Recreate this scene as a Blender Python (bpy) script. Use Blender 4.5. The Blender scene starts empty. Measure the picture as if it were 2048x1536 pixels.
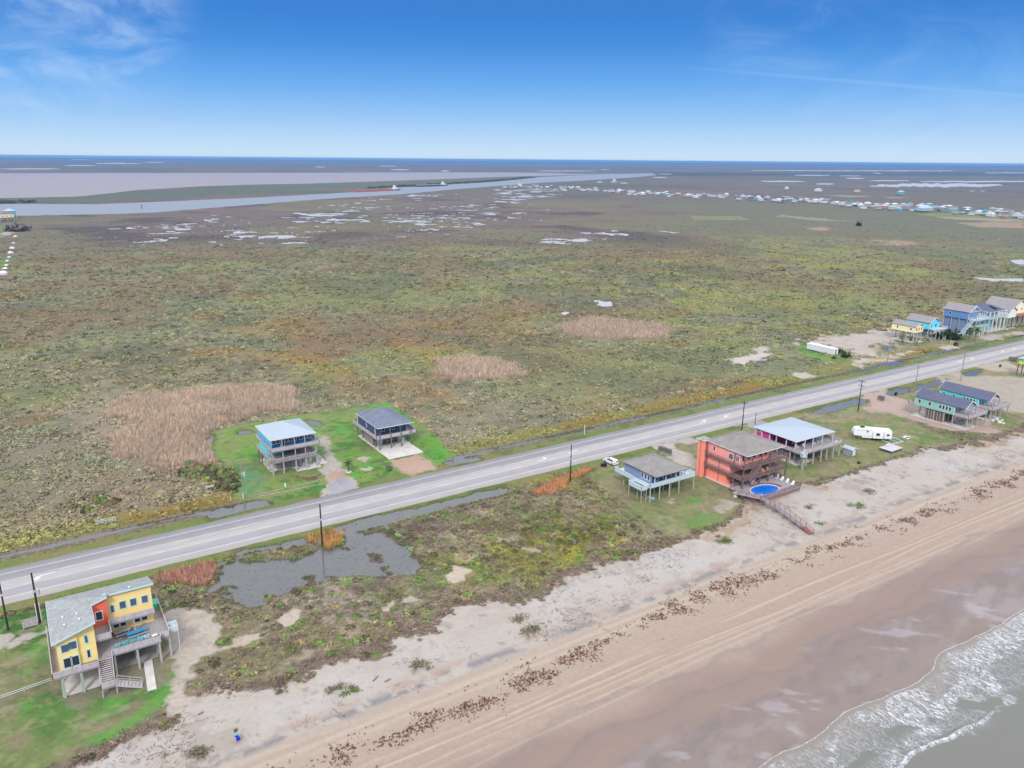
import bpy, math, random
import numpy as np
from mathutils import Vector, Matrix
sc = bpy.context.scene
COL = sc.collection
random.seed(7)
# ---------------------------------------------------------------- camera
# world axes: X runs along the coast road, Y points inland, camera 85 m above the water's edge side
CAM_H = 85.0
PITCH = math.atan(449 / 1570.0)
HEAD = math.atan(0.6472)
ROLL = math.radians(0.5)
cam_d = bpy.data.cameras.new("camera")
cam_d.sensor_width = 36.0
cam_d.lens = 1570 / 2048 * 36.0
cam_d.clip_start = 1.0
cam_d.clip_end = 80000.0
cam = bpy.data.objects.new("camera", cam_d)
COL.objects.link(cam)
cam.matrix_world = (Matrix.Translation((0, 0, CAM_H)) @ Matrix.Rotation(-HEAD, 4, 'Z')
                    @ Matrix.Rotation(math.pi / 2 - PITCH, 4, 'X') @ Matrix.Rotation(ROLL, 4, 'Z'))
sc.camera = cam

def ray(u, v):
    x = (u - 1024) / 1570.0; y = -(v - 768) / 1570.0
    c, s = math.cos(ROLL), math.sin(ROLL)
    x, y = c * x - s * y, s * x + c * y
    cp, sp = math.cos(PITCH), math.sin(PITCH)
    X, Y, Z = x, cp + sp * y, -sp + cp * y
    c, s = math.cos(HEAD), math.sin(HEAD)
    return (X * c + Y * s, -X * s + Y * c, Z)

def at(u, v, z=0.0):
    "ground position of a point seen in the survey photo"
    r = ray(u, v); t = (z - CAM_H) / r[2]
    return (r[0] * t, r[1] * t)

# ---------------------------------------------------------------- exposure, world, sun
sc.view_settings.view_transform = 'Standard'
sc.view_settings.look = 'None'
sc.view_settings.gamma = 1.0
EXPO = 0.25
sc.view_settings.exposure = EXPO
SUN_EL = math.radians(40); SUN_AZ = math.radians(-128)   # azimuth of the sun, from +X

def s2l(c):
    c = c / 255.0
    return c / 12.92 if c <= 0.04045 else ((c + 0.055) / 1.055) ** 2.4
def C(r, g, b, k=1.0):
    return (s2l(r) * k, s2l(g) * k, s2l(b) * k)

world = bpy.data.worlds.new("World"); sc.world = world
world.use_nodes = True
nt = world.node_tree; nt.nodes.clear()
def nn(t, ty, **kw):
    n = t.nodes.new(ty)
    for k, v in kw.items(): setattr(n, k, v)
    return n
def mathn(t, op, a, b=None, c=None, clamp=False):
    n = nn(t, 'ShaderNodeMath', operation=op, use_clamp=clamp)
    for i, q in enumerate((a, b, c)):
        if q is None: continue
        if isinstance(q, (int, float)): n.inputs[i].default_value = q
        else: t.links.new(q, n.inputs[i])
    return n.outputs[0]
def mixc(t, f, a, b, mode='MIX'):
    n = nn(t, 'ShaderNodeMix', data_type='RGBA', blend_type=mode)
    for i, q in ((0, f), (6, a), (7, b)):
        if isinstance(q, (int, float)): n.inputs[i].default_value = q
        elif isinstance(q, tuple): n.inputs[i].default_value = (*q[:3], 1)
        else: t.links.new(q, n.inputs[i])
    return n.outputs[2]
tc = nn(nt, 'ShaderNodeTexCoord')
D = tc.outputs['Generated']
sep = nn(nt, 'ShaderNodeSeparateXYZ'); nt.links.new(D, sep.inputs[0])
Z = sep.outputs[2]
ramp = nn(nt, 'ShaderNodeValToRGB'); ramp.color_ramp.interpolation = 'B_SPLINE'
kx = 2 ** -EXPO
stops = [(0.0, (206, 230, 248)), (0.018, (192, 222, 249)), (0.045, (158, 202, 247)), (0.08, (112, 178, 244)),
         (0.125, (72, 146, 226)), (0.20, (44, 112, 198)), (0.275, (150, 184, 222)), (0.40, (226, 230, 240))]
el = ramp.color_ramp.elements
while len(el) < len(stops): el.new(0.5)
for e, (p, c) in zip(el, stops):
    e.position = p; e.color = (*[q * kx for q in C(*c)], 1)
el[-1].color = (1.12, 1.09, 1.07, 1)
mr = mathn(nt, 'MAXIMUM', Z, 0.0); nt.links.new(mr, ramp.inputs[0])
sky = nn(nt, 'ShaderNodeTexSky', sky_type='NISHITA', sun_disc=False, sun_elevation=SUN_EL,
         sun_rotation=math.pi / 2 - SUN_AZ, dust_density=1.0, ozone_density=2.0)
nt.links.new(D, sky.inputs[0])
# cirrus wisps
def dirmask(u, v, r0, r1):
    d = Vector(ray(u, v)).normalized()
    n = nn(nt, 'ShaderNodeVectorMath', operation='DOT_PRODUCT'); nt.links.new(D, n.inputs[0]); n.inputs[1].default_value = d
    m = nn(nt, 'ShaderNodeMapRange', interpolation_type='SMOOTHSTEP')
    m.inputs[1].default_value = math.cos(math.radians(r1)); m.inputs[2].default_value = math.cos(math.radians(r0))
    nt.links.new(n.outputs['Value'], m.inputs[0]); return m.outputs[0]
mp = nn(nt, 'ShaderNodeMapping'); nt.links.new(D, mp.inputs[0]); mp.inputs['Scale'].default_value = (1, 1, 2.2)
mp.inputs['Rotation'].default_value = (0.15, 0.1, 0)
nz = nn(nt, 'ShaderNodeTexNoise'); nt.links.new(mp.outputs[0], nz.inputs[0])
nz.inputs['Scale'].default_value = 9; nz.inputs['Detail'].default_value = 7; nz.inputs['Roughness'].default_value = 0.62
nz.inputs['Distortion'].default_value = 0.9
nr = nn(nt, 'ShaderNodeMapRange', interpolation_type='SMOOTHSTEP'); nr.inputs[1].default_value = .36; nr.inputs[2].default_value = .74
nt.links.new(nz.outputs[0], nr.inputs[0])
ms = mathn(nt, 'MULTIPLY', dirmask(130, -20, 1, 8), 0.36)
ms = mathn(nt, 'MAXIMUM', ms, mathn(nt, 'MULTIPLY', dirmask(20, 60, 1, 6), 0.3))
ms = mathn(nt, 'MAXIMUM', ms, mathn(nt, 'MULTIPLY', dirmask(1600, 80, 1, 7), 0.10))
ms = mathn(nt, 'MAXIMUM', ms, mathn(nt, 'MULTIPLY', dirmask(1850, 200, 1, 9), 0.08))
cl = mathn(nt, 'MULTIPLY', nr.outputs[0], ms, clamp=True)
# contrail: thin band along a great circle
da, db = Vector(ray(1340, 133)).normalized(), Vector(ray(2048, 193)).normalized()
nrm = da.cross(db).normalized()
n = nn(nt, 'ShaderNodeVectorMath', operation='DOT_PRODUCT'); nt.links.new(D, n.inputs[0]); n.inputs[1].default_value = nrm
ab = mathn(nt, 'ABSOLUTE', mathn(nt, 'ADD', n.outputs['Value'], mathn(nt, 'MULTIPLY', nz.outputs[0], 0.001)))
bd = nn(nt, 'ShaderNodeMapRange', interpolation_type='SMOOTHSTEP'); nt.links.new(ab, bd.inputs[0])
bd.inputs[1].default_value = .0035; bd.inputs[2].default_value = 0.0002
ctr = mathn(nt, 'MULTIPLY', bd.outputs[0], dirmask(1750, 170, 5, 13.5))
cl = mathn(nt, 'MAXIMUM', cl, mathn(nt, 'MULTIPLY', ctr, 0.09))
base = mixc(nt, 0.06, ramp.outputs[0], sky.outputs[0], 'ADD') if False else ramp.outputs[0]
col = mixc(nt, cl, base, (0.72, 0.84, 0.98))
addn = nn(nt, 'ShaderNodeVectorMath', operation='SCALE'); nt.links.new(sky.outputs[0], addn.inputs[0]); addn.inputs[3].default_value = 0.05
# the physical sky takes over below the overcast dome overhead
up = nn(nt, 'ShaderNodeMapRange'); nt.links.new(Z, up.inputs[0]); up.inputs[1].default_value = .25; up.inputs[2].default_value = .6
bg1 = nn(nt, 'ShaderNodeBackground'); nt.links.new(col, bg1.inputs[0]); bg1.inputs[1].default_value = 1.0
bg2 = nn(nt, 'ShaderNodeBackground'); nt.links.new(sky.outputs[0], bg2.inputs[0]); bg2.inputs[1].default_value = 0.05
bg2m = nn(nt, 'ShaderNodeMixShader'); nt.links.new(up.outputs[0], bg2m.inputs[0]); nt.links.new(bg2.outputs[0], bg2m.inputs[2])
ads = nn(nt, 'ShaderNodeAddShader'); nt.links.new(bg1.outputs[0], ads.inputs[0]); nt.links.new(bg2m.outputs[0], ads.inputs[1])
wo = nn(nt, 'ShaderNodeOutputWorld'); nt.links.new(ads.outputs[0], wo.inputs[0])

sun_d = bpy.data.lights.new("sun", 'SUN'); sun_d.energy = 1.8; sun_d.angle = math.radians(10); sun_d.color = (1, .96, .9)
sun = bpy.data.objects.new("sun", sun_d); COL.objects.link(sun)
sdir = Vector((math.cos(SUN_EL) * math.cos(SUN_AZ), math.cos(SUN_EL) * math.sin(SUN_AZ), math.sin(SUN_EL)))
sun.rotation_euler = sdir.to_track_quat('Z', 'Y').to_euler()

# ---------------------------------------------------------------- object helpers
def tag(o, label=None, cat=None, group=None, kind=None):
    if label: o['label'] = label
    if cat: o['category'] = cat
    if group: o['group'] = group
    if kind: o['kind'] = kind
    return o
def empty(name, loc, rz=0.0, label=None, cat=None, group=None):
    o = bpy.data.objects.new(name, None); COL.objects.link(o); o.empty_display_size = .5
    o.location = loc; o.rotation_euler = (0, 0, rz)
    return tag(o, label, cat, group)

MATS = {}
def mat(name, col, rough=0.8, var=0.12, scale=3.0, metal=0.0, spec=0.3, stretch=(1, 1, 1), bump=0.0, attr=None, var2=0.0, scale2=0.4):
    if name in MATS: return MATS[name]
    m = bpy.data.materials.new(name); m.use_nodes = True
    t = m.node_tree; p = t.nodes['Principled BSDF']
    p.inputs['Roughness'].default_value = rough; p.inputs['Metallic'].default_value = metal
    p.inputs['Specular IOR Level'].default_value = spec
    c = t.nodes.new('ShaderNodeTexCoord'); mp = t.nodes.new('ShaderNodeMapping'); t.links.new(c.outputs['Object'], mp.inputs[0])
    mp.inputs['Scale'].default_value = stretch
    z = t.nodes.new('ShaderNodeTexNoise'); z.inputs['Scale'].default_value = scale; z.inputs['Detail'].default_value = 5
    t.links.new(mp.outputs[0], z.inputs[0])
    f = mathn(t, 'MULTIPLY_ADD', mathn(t, 'SUBTRACT', z.outputs[0], 0.5), var * 4, 1.0)
    if var2:
        z2 = t.nodes.new('ShaderNodeTexNoise'); z2.inputs['Scale'].default_value = scale2; z2.inputs['Detail'].default_value = 3
        t.links.new(c.outputs['Object'], z2.inputs[0])
        f = mathn(t, 'MULTIPLY', f, mathn(t, 'MULTIPLY_ADD', mathn(t, 'SUBTRACT', z2.outputs[0], 0.5), var2 * 4, 1.0))
    sc_ = t.nodes.new('ShaderNodeVectorMath'); sc_.operation = 'SCALE'
    if attr:
        a = t.nodes.new('ShaderNodeAttribute'); a.attribute_name = attr; t.links.new(a.outputs['Color'], sc_.inputs[0])
    else: sc_.inputs[0].default_value = col[:3]
    t.links.new(f, sc_.inputs[3]); t.links.new(sc_.outputs[0], p.inputs['Base Color'])
    if bump:
        b = t.nodes.new('ShaderNodeBump'); b.inputs['Strength'].default_value = bump; b.inputs['Distance'].default_value = 0.05
        t.links.new(z.outputs[0], b.inputs['Height']); t.links.new(b.outputs[0], p.inputs['Normal'])
    MATS[name] = m
    return m

class MB:
    "collects shapes, builds one mesh object"
    def __init__(s): s.v = []; s.f = []
    def add(s, vs, fs):
        o = len(s.v); s.v += [tuple(q) for q in vs]; s.f += [tuple(o + i for i in q) for q in fs]; return s
    def box(s, x0, x1, y0, y1, z0, z1):
        if x1 < x0: x0, x1 = x1, x0
        if y1 < y0: y0, y1 = y1, y0
        return s.add([(x0,y0,z0),(x1,y0,z0),(x1,y1,z0),(x0,y1,z0),(x0,y0,z1),(x1,y0,z1),(x1,y1,z1),(x0,y1,z1)],
                     [(0,3,2,1),(4,5,6,7),(0,1,5,4),(1,2,6,5),(2,3,7,6),(3,0,4,7)])
    def bar(s, p, q, w, h=None):
        h = h or w
        p = Vector(p); q = Vector(q); d = (q - p).normalized()
        up = Vector((0, 0, 1)) if abs(d.z) < .95 else Vector((1, 0, 0))
        a = d.cross(up).normalized() * (w / 2); b = a.cross(d).normalized() * (h / 2)
        vs = []
        for e in (p, q): vs += [e - a - b, e + a - b, e + a + b, e - a + b]
        return s.add(vs, [(0,1,2,3),(7,6,5,4),(0,4,5,1),(1,5,6,2),(2,6,7,3),(3,7,4,0)])
    def cyl(s, x, y, z0, z1, r, r2=None, n=10):
        r2 = r if r2 is None else r2
        vs = [(x + r * math.cos(2*math.pi*i/n), y + r * math.sin(2*math.pi*i/n), z0) for i in range(n)]
        vs += [(x + r2 * math.cos(2*math.pi*i/n), y + r2 * math.sin(2*math.pi*i/n), z1) for i in range(n)]
        fs = [(i, (i+1) % n, n + (i+1) % n, n + i) for i in range(n)] + [tuple(range(n))[::-1], tuple(range(n, 2*n))]
        return s.add(vs, fs)
    def tube(s, p, q, r, r2=None, n=8):
        r2 = r if r2 is None else r2
        p = Vector(p); q = Vector(q); d = (q - p).normalized()
        up = Vector((0, 0, 1)) if abs(d.z) < .95 else Vector((1, 0, 0))
        a = d.cross(up).normalized(); b = a.cross(d).normalized()
        vs = [p + (a*math.cos(2*math.pi*i/n) + b*math.sin(2*math.pi*i/n))*r for i in range(n)]
        vs += [q + (a*math.cos(2*math.pi*i/n) + b*math.sin(2*math.pi*i/n))*r2 for i in range(n)]
        return s.add(vs, [(i, (i+1) % n, n + (i+1) % n, n + i) for i in range(n)] + [tuple(range(n))[::-1], tuple(range(n, 2*n))])
    def prism(s, pts, z0, z1):
        "pts: outline in XY; z0/z1 numbers"
        n = len(pts)
        vs = [(x, y, z0) for x, y in pts] + [(x, y, z1) for x, y in pts]
        return s.add(vs, [tuple(range(n))[::-1], tuple(range(n, 2*n))] + [(i, (i+1) % n, n + (i+1) % n, n + i) for i in range(n)])
    def slab(s, top, th=0.18):
        "top: 3-D polygon; thickened downwards"
        n = len(top)
        vs = [tuple(p) for p in top] + [(p[0], p[1], p[2] - th) for p in top]
        return s.add(vs, [tuple(range(n)), tuple(range(n, 2*n))[::-1]] + [(i, n + i, n + (i+1) % n, (i+1) % n) for i in range(n)])
    def sideprism(s, prof, y0, y1, axis='y'):
        "profile in (x,z) extruded along y (or (y,z) along x)"
        n = len(prof)
        if axis == 'y': vs = [(a, y0, b) for a, b in prof] + [(a, y1, b) for a, b in prof]
        else: vs = [(y0, a, b) for a, b in prof] + [(y1, a, b) for a, b in prof]
        return s.add(vs, [tuple(range(n)), tuple(range(n, 2*n))[::-1]] + [(i, n + i, n + (i+1) % n, (i+1) % n) for i in range(n)])
    def mesh(s, name, m, smooth=False):
        me = bpy.data.meshes.new(name); me.from_pydata(s.v, [], s.f); me.update()
        import bmesh
        bm = bmesh.new(); bm.from_mesh(me); bmesh.ops.recalc_face_normals(bm, faces=bm.faces); bm.to_mesh(me); bm.free()
        if smooth: me.polygons.foreach_set('use_smooth', [True]*len(me.polygons))
        if m: me.materials.append(m)
        return me
    def build(s, name, m, parent=None, loc=(0,0,0), rz=0.0, smooth=False, label=None):
        o = bpy.data.objects.new(name, s.mesh(name, m, smooth)); COL.objects.link(o)
        o.location = loc; o.rotation_euler = (0, 0, rz)
        if parent: o.parent = parent
        if label: o['label'] = label
        return o

def npmesh(name, co, faces, m, color=None, extra=None, smooth=False):
    "co (n,3) float array, faces (m,k) int array"
    me = bpy.data.meshes.new(name)
    nf, k = faces.shape
    me.vertices.add(len(co)); me.vertices.foreach_set('co', np.ascontiguousarray(co, dtype=np.float32).ravel())
    me.loops.add(nf * k); me.loops.foreach_set('vertex_index', np.ascontiguousarray(faces, dtype=np.int32).ravel())
    me.polygons.add(nf); me.polygons.foreach_set('loop_start', np.arange(0, nf * k, k, dtype=np.int32))
    if smooth: me.polygons.foreach_set('use_smooth', np.ones(nf, dtype=bool))
    me.update(calc_edges=True)
    if color is not None:
        a = me.attributes.new('col', 'FLOAT_COLOR', 'POINT')
        a.data.foreach_set('color', np.concatenate([color, np.ones((len(co), 1))], 1).astype(np.float32).ravel())
    for nme, arr in (extra or {}).items():
        a = me.attributes.new(nme, 'FLOAT', 'POINT'); a.data.foreach_set('value', arr.astype(np.float32).ravel())
    me.materials.append(m)
    o = bpy.data.objects.new(name, me); COL.objects.link(o)
    return o
# ---------------------------------------------------------------- terrain fields (numpy)
def _hash(ix, iy, seed):
    h = ix * np.uint32(374761393) + iy * np.uint32(668265263) + np.uint32((seed * 1274126177) & 0xffffffff)
    h ^= h >> np.uint32(13); h *= np.uint32(1274126177); h ^= h >> np.uint32(16)
    return (h & np.uint32(0xffff)).astype(np.float32) * np.float32(1 / 65535.0)
def vnoise(x, y, seed):
    ix = np.floor(x); iy = np.floor(y); fx = (x - ix).astype(np.float32); fy = (y - iy).astype(np.float32)
    fx = fx * fx * (3 - 2 * fx); fy = fy * fy * (3 - 2 * fy)
    ix = ix.astype(np.int32).astype(np.uint32); iy = iy.astype(np.int32).astype(np.uint32)
    a = _hash(ix, iy, seed); b = _hash(ix + np.uint32(1), iy, seed); c = _hash(ix, iy + np.uint32(1), seed); d = _hash(ix + np.uint32(1), iy + np.uint32(1), seed)
    return (a + (b - a) * fx) * (1 - fy) + (c + (d - c) * fx) * fy
def fbm(x, y, scale, seed, oct=4, gain=0.55):
    s = 0; a = 1.0; t = 0
    x = x / scale; y = y / scale
    for i in range(oct):
        s = s + a * vnoise(x * 1.0 + 17.3 * i, y + 9.1 * i, seed + i * 31); t += a
        x, y = (x * 0.8 - y * 0.6) * 2.03, (x * 0.6 + y * 0.8) * 2.03; a *= gain
    return s / t
def sst(a, b, x):
    t = np.clip((x - a) / (b - a), 0, 1); return t * t * (3 - 2 * t)
def sdpoly(px, py, poly, margin):
    "signed distance, positive inside; only exact within margin of the bounding box"
    P = np.array(poly, dtype=np.float64); out = np.full(px.shape, -1e6)
    m = (px > P[:, 0].min() - margin) & (px < P[:, 0].max() + margin) & (py > P[:, 1].min() - margin) & (py < P[:, 1].max() + margin)
    if not m.any(): return out
    x = px[m]; y = py[m]; d = np.full(x.shape, 1e12); ins = np.zeros(x.shape, bool)
    for i in range(len(P)):
        ax, ay = P[i]; bx, by = P[(i + 1) % len(P)]
        ex, ey = bx - ax, by - ay; wx, wy = x - ax, y - ay
        t = np.clip((wx * ex + wy * ey) / (ex * ex + ey * ey + 1e-12), 0, 1)
        d = np.minimum(d, (wx - ex * t) ** 2 + (wy - ey * t) ** 2)
        if ay != by: ins ^= ((ay > y) != (by > y)) & (x < ex * (y - ay) / (by - ay) + ax)
    out[m] = np.where(ins, 1, -1) * np.sqrt(d); return out
def pxp(*pts, z=0.0): return [at(u, v, z) for u, v in pts]

K = 0.68
def A(r, g, b, k=1.0): return np.array(C(r, g, b, K * k), dtype=np.float32)
ROAD0, ROAD1 = 168.4, 185.0

BEACH = [(-400,112),(-60,112),(-10,110),(0,111),(6,113.5),(12,114),(16,118.5),(20,119.5),(24,114.5),(31.7,113.6),(37,116.6),(44,115.6),(52,117.8),(57.4,116.3),(66,120.1),(73,116.7),
         (83,113.9),(90.4,118.4),(98,116.5),(106,116.1),(118,117.1),(128,116.4),(134,116.4),(139,117.5),(144.7,119.4),(150,122.5),(156,125.5),(172,126.0),(178,122.8),(182,123.4),(190,121.5),(197,121),(214,119.5),
         (233,119.9),(243,117),(250,115.2),(262,114),(276,114.2),(300,114),(360,113),(600,112),(3000,112)]
BX = np.array([p[0] for p in BEACH]); BY = np.array([p[1] for p in BEACH])
SH = [(-2000,60),(40,60.5),(70,60.4),(82.7,60.0),(88,60.3),(91.7,59.7),(95,59.6),(99.4,60.3),(104,60.8),(109,60.5),(113,59.5),(116.9,59.1),(122,59.0),(127.2,59.4),(130,60.6),(133.4,61.5),(137,61.3),(144.9,60.6),(152,60.2),(162,60.9),(175,60.2),(190,61),(3000,60)]
SX = np.array([p[0] for p in SH]); SY = np.array([p[1] for p in SH])

REEDS = [pxp((205,822),(240,800),(300,790),(400,778),(520,768),(570,775),(600,792),(605,812),(560,824),(480,838),(420,858),(425,890),(437,925),(400,935),(330,932),(270,925),(235,915),(228,880),(262,862),(240,845)),
         pxp((862,735),(880,716),(930,712),(1010,722),(1060,738),(1050,752),(1000,758),(930,760),(875,752)),
         pxp((1108,655),(1130,645),(1180,637),(1260,640),(1325,648),(1342,662),(1330,676),(1270,680),(1200,679),(1140,670))]
PINKF = [pxp((1605,455),(1650,453),(1672,458),(1640,462)), pxp((1750,480),(1800,480),(1845,488),(1820,494),(1770,490)), pxp((1920,446),(1990,443),(2048,446),(2048,456),(1960,455))]
LAWNS = [  # (polygon, kind)  kind 0 = bright green, 1 = green-tan, 2 = deep green
    (pxp((418,866),(480,850),(560,838),(615,828),(700,814),(775,804),(812,828),(850,855),(890,890),(915,912),(870,936),(780,960),(720,975),(660,988),(600,1000),(520,1003),(455,1000),(468,985),(485,960),(470,940),(440,925),(425,900)), 0),
    ([(133,166),(147,167.3),(158,167.5),(300,167.5),(300,158),(262,148),(250,134),(246,119),(232,120.5),(214,120),(197,122),(182,124),(172,127),(160,128),(150,124),(143,120),(132,118.5)] + pxp((1385,1082),(1330,1066),(1290,1038),(1240,1000),(1200,972),(1182,955),(1182,944),(1205,934)), 1),
    ([(-200,166),(-14,163),(-1,163),(-1,150),(10,148.5),(14,148),(17,140),(16,131),(14.5,122),(8,117),(2,114.5),(-60,114),(-200,114)], 2),
    ([(286,168),(345,168),(520,167),(520,150),(352,150),(320,156),(300,160)], 1),
    ([(285,146),(300,143),(300,120),(276,117),(262,119),(262,124),(285,128)], 1),
    (pxp((1700,700),(1760,715),(1790,700),(1840,695),(1900,700),(1950,690),(2048,672),(2048,655),(1960,660),(1900,672),(1840,692),(1780,688)), 1),
    (pxp((1588,695),(1620,688),(1640,710),(1672,714),(1690,712),(1700,722),(1660,726),(1600,708)), 0),
    (pxp((0,452),(30,452),(34,460),(0,466)), 0), (pxp((0,520),(8,520),(8,535),(0,540)), 0),
    (pxp((1380,432),(1480,432),(1500,440),(1390,440)), 1), (pxp((1830,428),(1960,424),(2048,432),(2048,442),(1900,438)), 1),
]
BARE = [   # (polygon, colour, softness)  driveways, sand patches
    (pxp((636,868),(655,872),(668,895),(686,925),(690,955),(720,968),(645,992),(655,965),(640,940),(645,915),(632,890)), (196,190,182), .7),
    (pxp((655,940),(690,944),(690,958),(700,966),(655,968)), (200,170,150), .8),
    (pxp((655,962),(690,958),(700,962),(722,975),(650,994),(664,985)), (182,178,186), .4),
    (pxp((775,920),(840,905),(862,922),(872,936),(815,953),(790,935)), (205,172,155), .7),
    (pxp((716,918),(735,912),(745,920),(730,925)), (205,195,180), .4), (pxp((722,938),(740,930),(748,936),(730,942)), (200,190,175), .4),
    (pxp((496,892),(512,886),(515,894),(500,898)), (200,190,175), .4), (pxp((600,955),(640,948),(640,958),(612,962)), (120,100,80), .6),
    (pxp((1312,893),(1340,888),(1352,900),(1395,925),(1396,942),(1360,928),(1330,908)), (198,190,182), .7),
    ([(168,168.2),(177,168.2),(180,163),(188,156),(191,150),(187,150),(182,156),(174,163)], (190,182,182), .4),
    ([(198,168.2),(212,168.4),(210,163),(213,157.5),(209,156),(204,163)], (184,178,184), .5),
    ([(262,168.2),(282,168.4),(276,163),(276,156),(274,147),(277,128),(268,117),(262,118),(260,123),(256.5,128),(255,136),(256,150),(250,152),(252,157),(262,160),(266,163)], (200,176,166), .8),
    ([(318,168.2),(336,168.4),(332,162),(345,152),(352,144),(345,130),(300,122),(294,128),(296,140),(300,150),(310,158)], (190,180,166), 1.6),
    ([(350,168.3),(378,168.4),(362,160),(372,150),(395,138),(380,135),(360,147),(348,160)], (200,186,170), 1.),
    (pxp((-60,1285),(0,1268),(50,1262),(103,1254),(110,1268),(50,1288),(0,1297),(-60,1315)), (196,186,176), .4),
    (pxp((318,1195),(345,1200),(372,1215),(400,1228),(425,1250),(432,1270),(415,1290),(440,1300),(430,1310),(400,1310),(385,1330),(380,1352),(372,1380),(395,1400),(340,1430),(350,1370),(352,1340),(345,1300),(330,1260),(322,1225)), (203,190,178), .6),
    (pxp((440,1294),(480,1275),(515,1268),(522,1280),(490,1294),(450,1300)), (205,190,175), .5),
    (pxp((888,1150),(915,1138),(937,1142),(930,1158),(905,1168)), (210,195,178), .5),
    (pxp((565,1235),(590,1220),(605,1222),(590,1240),(575,1248)), (205,190,175), .4), (pxp((765,1205),(785,1198),(795,1208),(778,1220)), (205,190,175), .4),
    (pxp((810,1190),(825,1186),(832,1198),(818,1200)), (200,185,170), .4), (pxp((1050,1098),(1072,1094),(1080,1104),(1060,1108)), (190,165,150), .5),
    (pxp((620,1216),(636,1212),(640,1218),(628,1222)), (205,195,180), .3),
    (pxp((1410,1012),(1440,998),(1480,1005),(1475,1025),(1440,1030)), (190,180,165), 1.2), (pxp((1325,1000),(1350,992),(1362,1002),(1340,1012)), (195,185,170), .8),
    (pxp((1605,690),(1640,680),(1720,666),(1790,656),(1800,668),(1785,690),(1760,690),(1752,705),(1765,718),(1730,712),(1700,716),(1690,700),(1650,690)), (205,192,184), 3.),
    (pxp((1745,722),(1790,706),(1830,702),(1800,714),(1760,726)), (208,196,188), 1.5),
    (pxp((1700,722),(1735,716),(1760,722),(1720,732),(1690,728)), (208,196,188), 1.5),
    (pxp((1462,722),(1492,714),(1525,704),(1542,706),(1536,716),(1505,722),(1470,728)), (214,204,196), 1.5),
    (pxp((1590,750),(1605,745),(1622,750),(1605,758)), (205,196,186), 1.),(pxp((1510,700),(1530,694),(1540,702),(1520,706)), (208,198,190), 1.),
    (pxp((1960,672),(1985,668),(2012,670),(2000,678),(1970,680)), (200,188,178), 1.5), (pxp((1880,694),(1900,691),(1915,695),(1895,699)), (205,192,180), .8),
    (pxp((2006,668),(2040,664),(2044,668),(2010,671)), (205,192,180), 1.),
    (pxp((1560,430),(1640,437),(1700,443),(1640,441),(1560,433)), (166, 158, 148), 7), (pxp((1880,434),(2048,441),(2048,444),(1900,438)), (176, 168, 160), 6),
    (pxp((1650,390),(1750,392.5),(1700,394)), (176, 168, 162), 6),(pxp((1770,394),(1820,395),(1780,396.5)), (176, 168, 162), 5),
    (pxp((0,466),(26,462),(28,468),(0,474)), (190,182,172), 2),
]
WATER_NEAR = [  # polygons that dip below the water table
    pxp((404,1182),(425,1160),(438,1140),(455,1115),(490,1098),(560,1085),(640,1068),(700,1050),(760,1040),(800,1060),(812,1085),(832,1112),(845,1130),(830,1145),(790,1150),(720,1150),(680,1152),(610,1170),(560,1190),(520,1215),(500,1213),(470,1195),(430,1185)),
    pxp((640,1064),(690,1047),(760,1030),(850,1012),(950,988),(1015,975),(1012,984),(950,998),(880,1015),(800,1034),(760,1046),(690,1062)),
    pxp((1425,898),(1440,888),(1480,880),(1500,884),(1470,898),(1440,905)),
    pxp((1618,825),(1660,810),(1700,800),(1738,795),(1730,804),(1690,816),(1640,828)),
    pxp((1522,862),(1560,848),(1590,838),(1610,834),(1590,846),(1550,860)),
    pxp((1768,786),(1790,778),(1818,776),(1812,784),(1780,790)),
    pxp((1828,774),(1860,765),(1885,755),(1905,753),(1890,764),(1850,776),(1835,780)),
    pxp((1925,748),(1950,740),(1960,738),(1958,744),(1940,752),(1930,752)),
    pxp((1985,733),(2005,726),(2018,730),(2015,734),(1995,735)),
    pxp((392,1022),(430,1020),(470,1012),(500,1004),(530,1000),(540,1008),(500,1018),(460,1028),(420,1036)),
    pxp((888,924),(925,916),(955,912),(960,918),(930,926),(900,930)),
    pxp((615,839),(632,842),(645,848),(640,852),(622,848)), pxp((474,862),(500,860),(508,864),(484,868)), pxp((418,868),(424,870),(424,884),(419,882)),
    pxp((1758,730),(1790,722),(1812,724),(1790,732)), pxp((1765,696),(1785,690),(1790,698),(1775,702)),
    pxp((1188,600),(1200,600),(1208,603),(1222,602),(1226,612),(1208,614),(1195,610)),
    pxp((1112,626),(1130,623),(1152,624),(1130,629)), pxp((2020,520),(2048,518),(2048,530),(2030,527)), pxp((1940,553),(1990,557),(2048,556),(2048,562),(1985,562),(1960,558)),
]
ISLES = [pxp((468,1117),(500,1103),(560,1096),(600,1082),(640,1066),(690,1056),(692,1075),(680,1092),(655,1100),(640,1092),(620,1108),(600,1118),(575,1122),(560,1116),(520,1122),(485,1124)),
         pxp((700,1060),(730,1055),(765,1050),(768,1058),(740,1066),(712,1070))]
DITCH_S = None
CHAN = pxp((-800,405),(0,408),(200,408.5),(500,396),(700,385),(800,375),(1000,363),(1085,354),(1200,349),(1305,346.5),(1312,350),(1260,355),(1180,360),(1100,364),(1000,371),(900,379),(800,388),(640,398),(550,405),(300,425),(120,430),(0,431),(-800,440))
BAY = pxp((-900,347),(0,346.5),(1000,344.6),(1100,346),(1180,349),(1085,351.5),(1000,353.5),(800,361),(600,367.5),(520,368.5),(400,372.5),(270,380),(220,386),(150,393),(0,396),(-900,402))
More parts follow.
